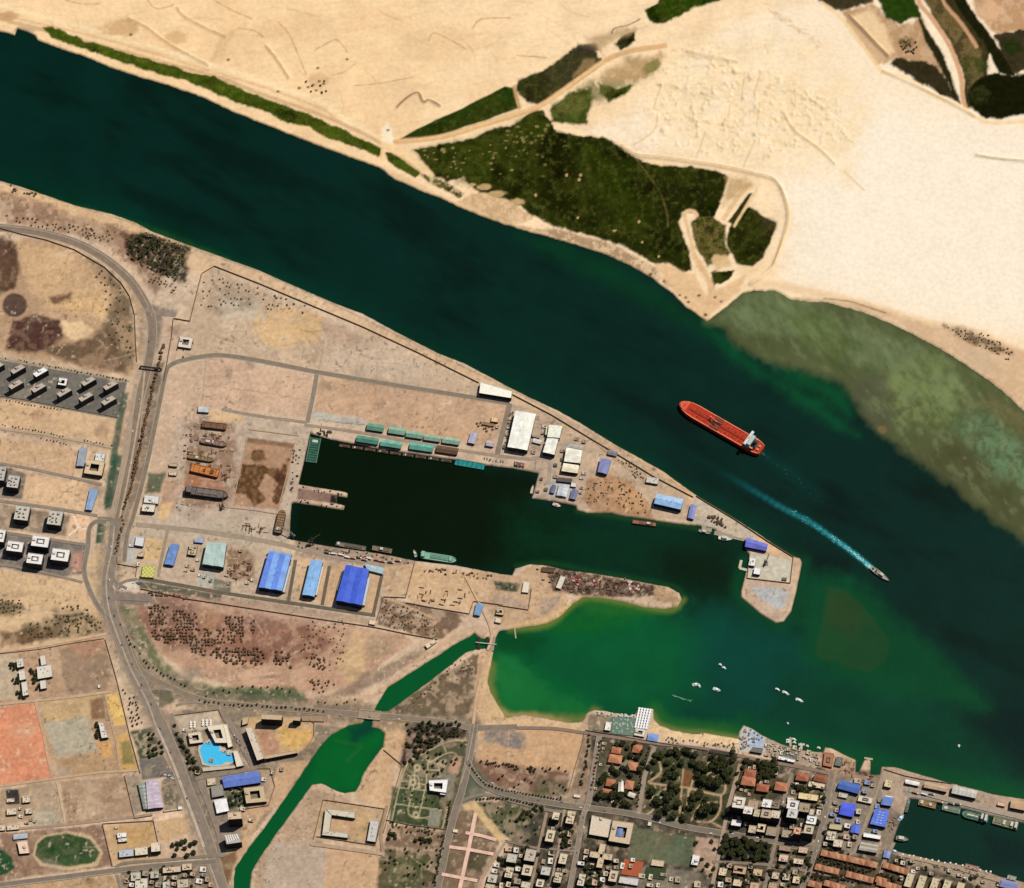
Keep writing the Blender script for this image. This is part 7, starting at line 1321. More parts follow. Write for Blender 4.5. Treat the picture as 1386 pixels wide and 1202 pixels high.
def foam(name, pts, w0, w1, c, dens, zoff, seed):
 """broken foam lying on the water: many small flat flecks, thick near the boat and thinning out behind"""
 r_ = random.Random(seed); mb = MB(); m = mat('sea foam', c, .7, .3, .4); pts = catmull(pts, 12); n = len(pts) - 1
 for k in range(dens):
  t = r_.random() ** 1.9; i = min(int(t * n), n - 1); f = t * n - i
  x = pts[i][0] + (pts[i + 1][0] - pts[i][0]) * f; y = pts[i][1] + (pts[i + 1][1] - pts[i][1]) * f
  d = unit(pts[i], pts[i + 1]); w = w0 + (w1 - w0) * t; o_ = max(-1, min(1, r_.gauss(0, .42))) * w / 2
  cx_, cy_ = G(x - d.y * o_, y + d.x * o_, 0); a = math.atan2(-d.y, d.x) + r_.gauss(0, .25); ln = r_.uniform(1.2, 4.2) * (1 - .45 * t); th = r_.uniform(.35, 1.0) * (1 - .3 * t)
  ux, uy = math.cos(a) * ln, math.sin(a) * ln; vx, vy = -math.sin(a) * th, math.cos(a) * th; z = .12 + zoff + k * .00006
  mb.face([(cx_ - ux, cy_ - uy, z), (cx_ + vx, cy_ + vy, z), (cx_ + ux, cy_ + uy, z), (cx_ - vx, cy_ - vy, z)], m)
 return tag(mb.build(name), kind='stuff')
foam('wake', [(1179, 769), (1160, 752), (1130, 730), (1095, 706), (1070, 692)], 7, 11, (100, 190, 196), 90, 0, 1)
foam('wake', [(1180, 769), (1168, 760), (1150, 745), (1125, 726)], 6, 7, (190, 236, 232), 90, .5, 5)
foam('wake', [(1032, 613), (1060, 634), (1090, 658), (1110, 676)], 6, 18, (40, 84, 76), 24, 1.0, 2)
foam('wake', [(912, 942), (924, 946), (936, 949)], 1, 3, (110, 170, 140), 60, 1.1, 3)
def motor_boat(label, stern, bow, beam, hullc=(236, 240, 232), deckc=(206, 210, 200), group=None, name='motor_boat', h=2.2, cab=True, arcc=None):
 c = Craft(name, label, 'boat', stern, bow, beam, 0, group)
 c.prism('hull', c.outline('boat'), -1, h, pm_('boat hull', hullc)); c.prism('deck', c.outline('boat', .8), h, h + .12, pm_('boat deck', deckc, .7))
 if cab:
  cb = c.box('cabin', .3, .66, -.6, .6, h, h + 2.2, pm_('boat cabin', (250, 250, 246))); c.box('windscreen', .66, .68, -.5, .5, h + .6, h + 1.9, pm_('dark glass', (20, 26, 30), .1)); c.cyl('mast', .4, 0, .12, h + 2.2, h + 6, WHT, .08)
 return c
yt = 'boats anchored in the lagoon'
for s_, b_, bm, lab in ((( 937, 927.5), (946.5, 926), 6, 'white boat in the western pair, long arc shape, left'), ((944.5, 926.5), (948, 931), 5, 'small white boat touching the end of the western pair'), ((965, 932), (975.5, 935.5), 6.5, 'bright white boat just right of the western pair'), ((973, 899), (977.5, 901.5), 4.5, 'small grey white boat, upper left of the northern pair'), ((977.5, 903), (983, 906), 5, 'small grey white boat, lower right of the northern pair'), ((1049.5, 932), (1056, 935.5), 4.5, 'dull grey boat, first of the eastern three'), ((1059, 936), (1068.5, 941), 5.5, 'white boat, middle of the eastern three'), ((1077, 946), (1087.5, 950.5), 6, 'brightest white boat, last of the eastern three'), ((1066, 978), (1067, 981), 3, 'tiny skiff alone north of the jetty boats'), ((1298, 1008), (1298, 1012), 4, 'tiny pale buoy boat off the pier')):
 motor_boat(lab, s_, b_, bm, (236, 242, 236) if 'grey' not in lab else (150, 164, 150), (196, 206, 196), yt, 'motor_boat', 1.6, 'tiny' not in lab)
for i, (s_, b_, lab) in enumerate((((1064, 1001.5), (1071, 1003.5), 'slim white boat west of the waterfront jetty'), ((1064, 1004.5), (1071, 1006), 'white boat west of the jetty, second one'), ((1072, 1000), (1078, 1002.5), 'white boat east of the jetty'), ((1073, 1005), (1078, 1006), 'small white boat east of the jetty, inner one'), ((1091, 1009.5), (1095, 1011), 'small grey boat east of the T pier'), ((1106, 1012), (1111, 1013.5), 'small white boat near the red terrace'))):
 motor_boat(lab, s_, b_, 4.5, group='boats at the waterfront jetties', h=1.4)
def vessel(label, stern, bow, beam, h, hullc, deckc, kind='ship', base=LAND + .4, name='ship_hull', cat='ship', houses=((.06, .2, .6, 6),), hatches=0, group=None, rimc=None, frames=0, masts=(), cols=None):
 c = Craft(name, label, cat, stern, bow, beam, base, group, base)
 c.prism('hull', c.outline(kind), -1.5, h, pm_('hull steel', hullc, .75, .3)); c.prism('deck', c.outline(kind, .86), h, h + .12, pm_('deck steel', deckc, .85, .45)); c.rim('bulwark', kind, h, h + 1.0, pm_('bulwark steel', rimc or tuple(min(255, int(v * 1.15)) for v in hullc), .75), .13)
 for s0, s1, w, hh in houses: c.box('deckhouse', s0, s1, -w, w, h, h + hh, pm_('deckhouse paint', cols or (190, 182, 166), .6, .25), pm_('deckhouse roof', cols or (206, 200, 186), .7))
 for k in range(hatches):
  s = .28 + .6 * (k + .5) / hatches; e_ = .26 / hatches; c.box('hatch_cover', s - e_, s + e_, -.55, .55, h, h + 1.4, pm_('hatch steel', tuple(int(v * .82) for v in deckc), .8, .3))
 for k in range(frames):
  s = .1 + .8 * k / max(1, frames - 1); c.box('frame', s - .006, s + .006, -.86, .86, h, h + .9, pm_('frame steel', tuple(int(v * .6) for v in deckc), .8))
 for s, t, hh in masts:
  mm_ = c.cyl('mast', s, t, .5, h, h + hh, pm_('mast paint', (196, 190, 176)), .25); c.bar('boom', (s, t, h + hh * .8), (min(.98, s + .2), t, h + hh * .95), .3, pm_('mast paint', (176, 168, 150)), mm_)
 return c
U3 = lambda x, y: T('u3', [(x, y)])[0]
dy = 'hulls stored in the dry yard'
vessel('rust brown barge hull with raised rim, northernmost in the dry yard', U3(662, 178), U3(822, 196), 13, 5, (100, 70, 54), (126, 94, 72), 'barge', houses=(), group=dy, frames=4, rimc=(84, 56, 42))
vessel('slim brown hull with stacked gear, second from the north in the dry yard', U3(652, 286), U3(826, 316), 10, 5, (122, 92, 72), (146, 118, 100), 'ship', houses=((.2, .36, .5, 3), (.45, .5, .7, 4)), group=dy, frames=5)
vessel('green brown half stripped hull, third from the north in the dry yard', U3(566, 390), U3(740, 418), 9, 4, (92, 84, 56), (150, 124, 84), 'ship', houses=((.3, .4, .6, 2.5),), group=dy, frames=7)
vessel('rust orange barge hull heaped with scrap in the dry yard', U3(590, 468), U3(772, 510), 17, 6, (140, 80, 40), (206, 130, 66), 'barge', houses=((.7, .82, .5, 2.5), (.45, .52, .3, 2)), group=dy, frames=5, cols=(110, 70, 44))
vessel('longest dark grey ship hull lying south of the orange barge', U3(548, 622), U3(836, 660), 17, 9, (70, 64, 58), (116, 106, 98), 'ship', houses=((.04, .16, .8, 7), (.3, .75, .45, 1.5)), group=dy, frames=6, cols=(120, 108, 98))
vessel('brown wooden hull standing upright along the basin west quay', U3(1168, 908), U3(1202, 756), 15, 7, (92, 66, 46), (150, 120, 84), 'ship', houses=((.1, .2, .5, 3),), frames=8, name='wooden_hull')
U4 = lambda x, y: T('u4', [(x, y)])[0]; W2 = lambda x, y: T('w2', [(x, y)])[0]
bq_ = 'craft moored in the shipyard basin'
vessel('pale green cargo ship moored at the south quay of the basin', W2(836, 210), W2(1078, 248), 14, 5, (84, 132, 112), (128, 178, 150), 'ship', 0, 'cargo_ship', 'cargo ship', ((.03, .12, .75, 7), (.8, .86, .6, 3)), 5, bq_, (150, 196, 170), cols=(150, 186, 164))
vessel('grey brown barge moored at the south quay, west of the shorter one', W2(272, 132), W2(472, 166), 9, 3, (92, 96, 84), (124, 118, 98), 'barge', 0, 'barge', 'barge', ((.04, .12, .6, 3),), 4, bq_)
vessel('short grey brown barge moored at the south quay near the pale ship', W2(514, 160), W2(646, 184), 10, 3, (98, 92, 78), (136, 120, 98), 'barge', 0, 'barge', 'barge', ((.4, .55, .5, 4),), 2, bq_)
vessel('small pale work boat end on beside the pale green cargo ship', W2(808, 222), W2(792, 172), 6, 2.5, (150, 156, 130), (176, 176, 150), 'boat', 0, 'work_boat', 'work boat', ((.3, .6, .6, 3),), 0, bq_)
vessel('teal floating dock pontoon lying flat against the north quay', U4(1070, 424), U4(1266, 458), 13, 1.6, (26, 104, 104), (40, 140, 138), 'barge', 0, 'floating_pontoon', 'pontoon', (), 0, None, (60, 150, 146), 6)
vessel('teal half sunken floating dock in the basin north west corner', U4(104, 428), U4(136, 262), 21, 1.2, (34, 84, 70), (58, 104, 86), 'barge', 0, 'floating_pontoon', 'pontoon', ((.8, .9, .5, 1.5),), 0, None, (96, 128, 108), 9)
for i in range(9):
 x = 330 + i * 85; y = 318 + i * 12.3
 vessel('rust stained flat lighter moored under the north quay sheds', U4(x - 36, y - 5), U4(x + 36, y + 5), 6.5, 1.6, (72, 54, 42), (112 - i * 3, 86, 66), 'barge', 0, 'lighter', 'lighter', ((.2, .5, .5, 1.2),) if i % 2 else (), 1, 'lighters under the north quay sheds')
vessel('brown barge moored off the sandy slipways of the peninsula', T('v2', [(126, 514)])[0], T('v2', [(278, 534)])[0], 8, 3, (110, 70, 52), (160, 112, 86), 'barge', 0, 'barge', 'barge', ((.6, .75, .5, 3),), 2, None)
vessel('white tug with sharp bow off the scrap quay of the peninsula', T('v2', [(684, 618)])[0], T('v2', [(776, 628)])[0], 9, 3, (196, 190, 170), (222, 214, 196), 'boat', 0, 'tug', 'tug', ((.25, .6, .6, 5),), 0, None)
vessel('grey patrol boat moored at the stepped jetty of the peninsula', T('v2', [(556, 570)])[0], T('v2', [(636, 592)])[0], 7, 2.5, (134, 130, 114), (168, 160, 140), 'boat', 0, 'patrol_boat', 'boat', ((.3, .6, .6, 4),), 0, None)
vessel('pale pink white work boat below the pale patchwork yard', T('v1', [(734, 1046)])[0], T('v1', [(798, 1066)])[0], 7, 2.5, (206, 180, 166), (230, 206, 192), 'boat', 0, 'work_boat', 'work boat', ((.3, .6, .6, 3),), 0, None)
vessel('beige dinghy at the stepped corner of the naval quay', T('v1', [(566, 966)])[0], T('v1', [(584, 900)])[0], 5, 1.8, (200, 176, 146), (214, 196, 166), 'boat', 0, 'work_boat', 'work boat', (), 0, None)
Y3 = lambda x, y: T('y3', [(x, y)])[0]; hb = 'ships moored in the town harbour'
for lab, s_, b_, bm, hc, dc, kd, hs, ht in (('ochre work barge nearest the harbour head on the pier side', (562, 500), (696, 534), 11, (150, 120, 70), (176, 146, 96), 'barge', ((.1, .25, .6, 4), (.6, .75, .5, 3)), 2), ('grey green barge second along the pier side of the harbour', (746, 540), (886, 574), 11, (110, 132, 110), (142, 160, 136), 'barge', ((.1, .3, .5, 2),), 3), ('green ship with bright white deckhouse on the pier side', (1104, 640), (900, 588), 15, (60, 96, 76), (106, 142, 120), 'ship', ((.05, .14, .85, 8), (.2, .28, .7, 10), (.4, .8, .2, 2)), 2), ('tan and green ship with several deckhouses, farthest out on the pier side', (1336, 692), (1142, 640), 15, (110, 120, 90), (150, 148, 116), 'barge', ((.03, .13, .8, 6), (.2, .3, .6, 5), (.5, .6, .6, 3)), 3), ('small grey work boat at the harbour west side', (384, 780), (486, 796), 10, (104, 118, 92), (150, 154, 126), 'boat', ((.2, .6, .6, 4),), 0), ('long pale green barge along the harbour head quay', (488, 480), (464, 580), 5, (96, 120, 104), (136, 150, 130), 'barge', (), 3)):
 c = vessel(lab, Y3(*s_), Y3(*b_), bm, 4, hc, dc, kd, 0, 'harbour_ship', 'ship', hs, ht, hb, None, 2, ((.5, .0, 12),) if kd == 'ship' else ())
motor_boat('blue roofed boat at the harbour head quay', Y3(404, 640), Y3(446, 596), 8, (110, 150, 200), (150, 180, 214), None, h=2)
motor_boat('blue grey boat at the harbour south corner', Y3(348, 874), Y3(404, 890), 5, (96, 130, 160), (120, 150, 176), None, h=2)
rq = random.Random(5)
for i in range(16):
 x = 430 + i * 46 + rq.uniform(-8, 8); y = 904 + (x - 430) * .205 + rq.uniform(-6, 6)
 motor_boat('small pale fishing boat tied along the harbour south quay', Y3(x, y + 12), Y3(x + 14, y - 12), 4, rq.choice([(206, 200, 186), (176, 180, 170), (150, 160, 160)]), (190, 180, 160), 'fishing boats along the harbour south quay', 'fishing_boat', 1.4)
for x0, y0, w_, lab in ((980, 1004, 110, 'red brown landing stage with huts on the harbour south side'), (1290, 1086, 70, 'grey landing stage on the harbour south side near the right edge')):
 flat('landing_stage', lab, rect('y3', x0, y0, w_, 34, 14), 2.2, (176, 140, 120) if x0 < 1000 else (170, 164, 148), (90, 76, 64), 'landing stage', None, 'ac', int(x0))
shed('canopy', 'violet grey roofed hall at the bottom right corner on the harbour', rect('y3', 1270, 1140, 130, 60, 14), 6, (140, 146, 190), None, (90, 90, 110), 'hall')
def jetty(label, pts, w, c=(190, 170, 142)):
 root = thing('jetty', label, 'jetty', (*G(*pts[0]), 0)); org = tuple(root.location); m = mat('jetty boards', c, .9, .2, .3)
 for i in range(len(pts) - 1):
  a, b = Vector(G(*pts[i], 1.8)), Vector(G(*pts[i + 1], 1.8)); d = unit(a, b); n = Vector((-d.y, d.x)); mb = MB(); mb.box((a + b) / 2, d, n, (b - a).length / 2 + (.0 if i else .5), w / 2, 1.2 + .02 * i, 1.8 + .02 * i, m); part(mb, 'deck', root, org)
  for s in (-1, 1):
   mb = MB(); k = max(2, int((b - a).length / 8))
   mb.cyl(tuple(a + (b - a) * .7 + n * s * w * .4), .3, -3, 1.3, m, 6); part(mb, 'pile', root, org)
jetty('L shaped pale jetty on the west side of the island quay', T('v2', [(868, 824), (822, 812), (834, 760)]), 5, (206, 196, 166))
jetty('thin bathing jetty with a hook end on the lagoon north shore', T('w3', [(240, 440), (252, 536)]), 2.5, (180, 176, 150))
jetty('waterfront jetty with boats on both sides', T('y2', [(546, 250), (546, 190)]), 4)
jetty('short T pier right of the boat jetty', T('y2', [(618, 270), (622, 232), (600, 238), (642, 236)]), 4, (206, 196, 180))
jetty('slim pier with T head off the slipways', T('y3', [(172, 210), (170, 156), (138, 150), (204, 160)]), 4)
jetty('little beach jetty at the promenade circle', T('y1', [(816, 250), (818, 206)]), 2.5, (120, 96, 76))
jetty('stepped jetty at the scrap quay of the peninsula', T('v2', [(590, 520), (590, 560), (640, 566)]), 8, (170, 156, 134))
jetty('long flat landing stage between the scrap quay and the violet boat house', T('v2', [(660, 582), (760, 604), (856, 624)]), 9, (160, 150, 130))
def crane(label, px, h, reach, ang, c, name='tower_crane'):
 x, y = G(*px); root = thing(name, label, 'crane', (x, y, LAND)); m = mat('crane paint', c, .6, .2)
 mb = MB()
 for a, b in ((-3, -3), (3, -3), (3, 3), (-3, 3)): mb.bar((a, b, 0), (a * .5, b * .5, h * .4), .5, m)
 mb.build('portal', root); mb = MB(); mb.box((0, 0), (1, 0), (0, 1), 2.4, 2.4, h * .4, h * .55, m); mb.build('cab', root)
 mb = MB(); mb.bar((0, 0, h * .5), (0, 0, h), .7, m); mb.build('mast', root); d = (math.cos(ang), math.sin(ang)); mb = MB(); mb.bar((-d[0] * reach * .25, -d[1] * reach * .25, h * .55), (d[0] * reach, d[1] * reach, h), .7, m); mb.build('jib', root)
 mb = MB(); mb.box((-d[0] * reach * .25, -d[1] * reach * .25), d, (-d[1], d[0]), 1.6, 1.6, h * .48, h * .58, mat('counterweight', (110, 104, 96))); mb.build('counterweight', root)
crane('dark quay crane at the basin south west corner', W2(108, 130), 26, 18, .4, (96, 70, 52)); crane('slewing crane in the middle of the island quay', T('v2', [(994, 784)])[0], 14, 14, 1.2, (92, 92, 84), 'quay_crane'); crane('quay crane with long thin jib at the basin west quay', U3(1262, 920), 18, 26, 2.6, (120, 124, 116), 'quay_crane'); crane('dark derrick beside the dry yard hulls', U3(800, 730), 16, 12, 1.5, (96, 78, 60), 'derrick')
# vegetation
def crown_mesh(name, r, h0, h1, cols, seed, n=110, flatn=.75, leaf=.42):
 """a crown of many crumpled leaf clumps spread through its volume, with gaps between the limbs"""
 r_ = random.Random(seed); mb = MB(); ms = [mat('foliage', c, .9, .35, .5, .02) for c in cols]; cz = (h0 + h1) / 2; hz = (h1 - h0) / 2
 lobes = [(r_.uniform(-.55, .55) * r, r_.uniform(-.55, .55) * r, cz + r_.uniform(-.4, .5) * hz, r_.uniform(.38, .66) * r) for _ in range(7)]
 for k in range(n):
  lx, ly, lz, lr = r_.choice(lobes); a = r_.uniform(0, 6.283); b = math.asin(r_.uniform(-.35, 1)); q = lr * r_.uniform(.6, 1.05)
  p = Vector((lx + q * math.cos(a) * math.cos(b), ly + q * math.sin(a) * math.cos(b), lz + q * math.sin(b) * flatn)); s = r * leaf * r_.uniform(.45, .85)
  n_ = Vector((math.cos(a) * math.cos(b), math.sin(a) * math.cos(b), math.sin(b) + .5)).normalized(); t = n_.cross(Vector((r_.uniform(-1, 1), r_.uniform(-1, 1), r_.uniform(-1, 1)))).normalized(); w = n_.cross(t)
  m = r_.choice(ms); o = [p + (t * math.cos(i * 1.2566 + .3) + w * math.sin(i * 1.2566 + .3)) * s * r_.uniform(.6, 1.1) - n_ * s * r_.uniform(0, .3) for i in range(5)]
  for i in range(5): mb.face([tuple(p + n_ * s * .15), tuple(o[i]), tuple(o[(i + 1) % 5])], m)
 return mb
def tree_proto(name, r, h, cols, seed, n=110, **k):
 root = bpy.data.objects.new(name, None); bark = mat('bark', (96, 78, 60), .95); mb = MB(); mb.cyl((0, 0), r * .09 + .1, -.3, h * .55, bark, 7, r * .05 + .05)
 r_ = random.Random(seed)
 for i in range(4):
  a = i * 1.6 + r_.uniform(0, .6); mb.bar((0, 0, h * .42), (math.cos(a) * r * .5, math.sin(a) * r * .5, h * .72), r * .03 + .04, bark)
 me = mb.build('trunk'); cr = crown_mesh(name, r, h * .35, h, cols, seed, n, **k).build('crown')
 for o in (me, cr): bpy.data.objects.remove(o) if False else col.objects.unlink(o)
 return name, me, cr
def palm_proto(seed):
 bark = mat('bark', (110, 90, 68), .95); mb = MB(); mb.cyl((0, 0), .3, -.3, 7, bark, 6, .2); tr = mb.build('trunk'); r_ = random.Random(seed); mb = MB(); ms = [mat('palm frond', c, .85, .3, .5) for c in ((62, 66, 34), (48, 54, 26), (80, 78, 42))]
 for i in range(13):
  a = i * .483 + r_.uniform(-.15, .15); d = Vector((math.cos(a), math.sin(a), 0)); w = Vector((-d.y, d.x, 0)) * .42; L_ = r_.uniform(2.6, 3.6); p0 = Vector((0, 0, 7)); p1 = d * L_ * .5 + Vector((0, 0, 7.7)); p2 = d * L_ + Vector((0, 0, 6.4)); m = ms[i % 3]
  mb.face([tuple(p0), tuple(p1 + w), tuple(p1 - w)], m); mb.face([tuple(p1 - w), tuple(p1 + w), tuple(p2)], m)
 cr = mb.build('crown'); col.objects.unlink(tr); col.objects.unlink(cr); return 'palm_tree', tr, cr
PK = [tree_proto('broadleaf_tree', 6.0, 10, [(54, 58, 34), (38, 42, 24), (70, 70, 42)], s, 150) for s in (1, 2, 3)]
ST_ = [tree_proto('street_tree', 2.5, 5, [(64, 62, 40), (52, 52, 34), (80, 74, 50)], s, 60, leaf=.5) for s in (4, 5)]
SC = [tree_proto('scrub_tree', 2.9, 4.0, [(120, 94, 70), (96, 76, 56), (138, 108, 82)], s, 64, leaf=.5) for s in (6, 7, 8)]
BU = [tree_proto('desert_bush', 2.2, 2.2, [(116, 98, 70), (98, 88, 58), (132, 110, 80)], s, 44, leaf=.5) for s in (9, 10)]
PA = [palm_proto(s) for s in (11, 12)]
rt = random.Random(99); NTREE = {}
def plant(protos, px, py, scale, label, group, cat='tree'):
 pr = rt.choice(protos); NTREE.setdefault(pr[0], []).append((scale * rt.uniform(.85, 1.2), px, py, rt.uniform(0, 6.28), rt.uniform(.85, 1.1), pr, label, group, cat))
def grow():
 for nm, L_ in NTREE.items():
  L_.sort(key=lambda t: -t[0]); co = []; fa = []; mi = []; ms = []; nv = 0
  for s, px, py, a, hz, (_, tr, cr), label, group, cat in L_[:295]:
   x, y = G(px, py); root = thing(nm, label, cat, (x, y, LAND), group); root.rotation_euler = (0, 0, a); root.scale = (s, s, s * hz)
   for o in (tr, cr):
    c = o.copy(); col.objects.link(c); c.parent = root
  mb = MB()
  for s, px, py, a, hz, (_, tr, cr), label, group, cat in L_[295:]:
   x, y = G(px, py); ca, sa = math.cos(a) * s, math.sin(a) * s
   for o in (tr, cr):
    i0 = len(mb.v); mb.v += [(x + v.co.x * ca - v.co.y * sa, y + v.co.x * sa + v.co.y * ca, LAND + v.co.z * s * hz) for v in o.data.vertices]
    sl_ = [mb.slot(m) for m in o.data.materials]
    for p in o.data.polygons: mb.f.append(tuple(i0 + i for i in p.vertices)); mb.m.append(sl_[p.material_index])
  if mb.f: tag(mb.build(nm.replace('desert_bush', 'low_bushes').replace('street_tree', 'small_street_trees').replace('broadleaf_tree', 'small_garden_trees')), kind='stuff')
def inside(x, y, poly): return sdf(np.array([x]), np.array([y]), poly)[0] > 0
def scatter(protos, poly, n, scale, label, group, gap=3.0, cat='tree', rows=None):
 xs = [p[0] for p in poly]; ys = [p[1] for p in poly]; got = []; tries = 0
 while len(got) < n and tries < n * 60:
  tries += 1; x, y = rt.uniform(min(xs), max(xs)), rt.uniform(min(ys), max(ys))
  if rows: x = round(x / rows) * rows + rt.gauss(0, .5) + (y - min(ys)) * .1; y = round(y / rows) * rows + rt.gauss(0, .5)
  if not inside(x, y, poly) or any((x - a) ** 2 + (y - b) ** 2 < gap * gap for a, b in got): continue
  got.append((x, y)); plant(protos, x, y, scale, label, group, cat)
def along(protos, pts, step, scale, label, group, jit=.7, skip=0.0, cat='tree'):
 for (x0, y0), (x1, y1) in zip(pts[:-1], pts[1:]):
  n = max(1, int(math.hypot(x1 - x0, y1 - y0) / step))
  for k in range(n):
   if rt.random() < skip: continue
   plant(protos, x0 + (x1 - x0) * k / n + rt.gauss(0, jit), y0 + (y1 - y0) * k / n + rt.gauss(0, jit), scale, label, group, cat)
g = 'park trees'; lb = 'dark green broad tree in the city park among sandy paths'
for x, y, s in ((545, 355, 1), (600, 330, .8), (640, 320, .9), (700, 325, .9), (760, 350, .9), (500, 390, .8), (590, 400, .8), (630, 430, .9), (680, 400, .8), (600, 470, 1), (640, 490, .9), (570, 500, .7), (750, 400, 1.1), (800, 430, 1.3), (830, 450, .9), (890, 390, .9), (930, 380, 1.1), (970, 410, .9), (930, 440, 1.2), (990, 450, .8), (985, 500, 1.1), (900, 530, 1.3), (820, 510, 1.2), (850, 540, 1.0), (480, 590, 1.3), (640, 570, 1.3), (620, 600, .9), (520, 650, 1.1), (580, 630, 1.2), (530, 660, 1.1), (650, 670, 1.2), (580, 700, 1), (540, 740, 1.1), (620, 750, 1.1), (690, 760, 1), (750, 630, 1.1), (790, 610, 1.2), (740, 690, 1.1), (830, 720, 1.5), (890, 690, 1.2), (840, 640, .8), (960, 740, .9), (880, 360, .8), (1010, 380, .9), (960, 470, 1), (470, 430, .7), (500, 470, .6), (700, 690, .7), (860, 500, 1.0), (510, 350, .8), (660, 350, .9), (730, 330, .8), (780, 480, .8), (870, 420, 1.0), (1010, 330, .8), (610, 540, .8), (560, 590, .7)):
 plant(PK, *T('y1', [(x, y)])[0], s * 1.22, lb, g)
g = 'trees of the villa gardens'; lb = 'dark broad tree in the gardens between the red roofed villas'
for x, y, s in ((260, 285, .8), (300, 280, .9), (330, 300, .7), (350, 350, 1), (390, 370, 1), (310, 370, .8), (330, 440, 1), (300, 430, .8), (410, 440, .9), (240, 450, 1), (270, 460, 1), (180, 490, 1.1), (170, 520, 1), (240, 560, .9), (320, 590, .9), (150, 610, 1.1), (190, 620, 1), (240, 620, 1.2), (280, 610, 1), (300, 660, .9), (340, 670, .8), (260, 660, .7), (420, 330, .8), (430, 400, .7), (350, 480, .7), (230, 430, .7), (400, 560, .7), (380, 280, .8)):
 plant(PK, *T('y1', [(x, y)])[0], s * 1.15, lb, g)
g = 'dense trees east of the park'; lb = 'dark broad tree in the dense clump behind the waterfront restaurants'
for x, y, s in ((340, 390, 1), (370, 370, 1), (400, 390, 1.1), (430, 380, .9), (390, 420, 1.1), (350, 440, 1), (420, 440, 1), (440, 420, .9), (380, 460, 1), (330, 470, .8), (330, 360, .8), (440, 350, .8), (250, 350, .7), (280, 370, .6)):
 plant(PK, *T('y2', [(x, y)])[0], s * 1.25, lb, g)
g = 'trees of the shaded town block'; lb = 'dark broad tree in the shaded block south of the white towers'
scatter(PK, T('y2', [(90, 850), (420, 910), (400, 1030), (70, 990)]), 36, .95, lb, g, 4.5)
g = 'garden trees of the town'; lb = 'dark garden tree among the low houses of the waterfront town'
scatter(PK, T('y2', [(560, 500), (780, 540), (770, 640), (540, 560)]), 16, .7, lb, g, 4)
scatter(PK, T('y2', [(70, 1050), (380, 1090), (360, 1200), (40, 1190)]), 18, .6, lb, g, 4); scatter(PK, T('y2', [(400, 1060), (640, 1090), (600, 1200), (390, 1190)]), 12, .6, lb, g, 4)
scatter(ST_, T('y2', [(730, 1000), (1110, 1080), (1100, 1110), (720, 1040)]), 34, 1.1, 'dark small tree in the lane between the orange row houses', 'trees between the row houses', 2.5); scatter(ST_, T('y2', [(700, 1090), (1080, 1150), (1060, 1180), (690, 1140)]), 28, 1.1, 'dark small tree in the lane between the orange row houses', 'trees between the row houses', 2.5)
scatter(PK, T('y3', [(240, 1050), (430, 1090), (420, 1120), (236, 1090)]), 9, .6, 'dark small crowned tree behind the harbour row houses', 'trees behind the harbour row houses', 3)
scatter(PK, T('x4', [(860, 1000), (1000, 1050), (980, 1190), (850, 1180)]), 16, .7, 'dark tree in the shaded yard below the cross shaped block', 'trees below the cross shaped block', 4)
scatter(PK, T('x4', [(680, 800), (770, 800), (740, 950), (670, 930)]), 9, .8, 'dark tree in the planted yard between the cream blocks', 'trees between the cream blocks', 4)
lb = 'small dark street tree in the double row along the curving boulevard'; g = 'street trees of the boulevard'
along(ST_, T('x4', [(80, 380), (140, 460), (190, 510), (300, 545), (500, 580), (710, 610)]), 4, .8, lb, g, .4); along(ST_, T('x4', [(130, 610), (220, 600), (360, 610), (560, 660)]), 4, .9, lb, g, .4)
scatter(PK, T('x4', [(380, 720), (560, 650), (580, 680), (400, 760)]), 12, .6, 'dark tree in the slanting row on the boulevard green', 'slanting row of trees on the boulevard green', 3.2)
scatter(ST_, T('x4', [(160, 620), (360, 680), (540, 720), (520, 900), (300, 840)]), 16, .8, 'small lone tree on the boulevard green', 'lone trees on the boulevard green', 6)
lb = 'small dark tree in the broken row on the parade ground south side'; g = 'trees of the parade ground'
scatter(ST_, T('x4', [(120, 340), (330, 370), (730, 400), (730, 430), (420, 420), (130, 360)]), 30, .9, lb, g, 2.6); scatter(ST_, T('x4', [(200, 440), (500, 460), (740, 520), (720, 600), (400, 540)]), 12, .9, lb, g, 5)
lb = 'small tree between the two lanes of the north south street'; g = 'street trees of the north south street'
along(ST_, T('x4', [(880, 180), (850, 420), (820, 540)]), 4, 1.0, lb, g, 1.4); along(ST_, T('x4', [(960, 210), (920, 420), (890, 560)]), 4.5, .8, lb, g, .8)
along(ST_, T('y1', [(470, 300), (420, 480), (390, 700)]), 4.5, .8, 'small tree along the street west of the park', 'street trees west of the park', .7)
along(ST_, T('y2', [(690, 960), (660, 1080), (640, 1180)]), 3.5, .7, 'small tree on the median west of the row houses', 'median trees west of the row houses', .8)
along(ST_, T('x3', [(870, 670), (845, 820)]), 3.4, .9, 'dark small tree in the close row beside the formal garden', 'row of trees beside the formal garden', .4); along(ST_, T('x3', [(830, 880), (790, 1080), (770, 1200)]), 3.2, .8, 'dark small tree in the avenue row below the formal garden', 'avenue trees below the formal garden', .8)
scatter(PK, T('x3', [(600, 180), (940, 170), (960, 270), (820, 300), (700, 390), (580, 430)]), 62, .55, 'dark bushy tree of the dense grove north of the formal garden', 'grove north of the formal garden', 3.0)
scatter(ST_, T('x3', [(580, 440), (960, 300), (900, 480), (720, 520)]), 18, 1.0, 'small tree on the lawns of the formal garden', 'trees of the formal garden', 5); scatter(ST_, T('x3', [(540, 560), (840, 600), (830, 720), (530, 720)]), 12, .7, 'small tree on the lawns of the formal garden', 'trees of the formal garden', 6)
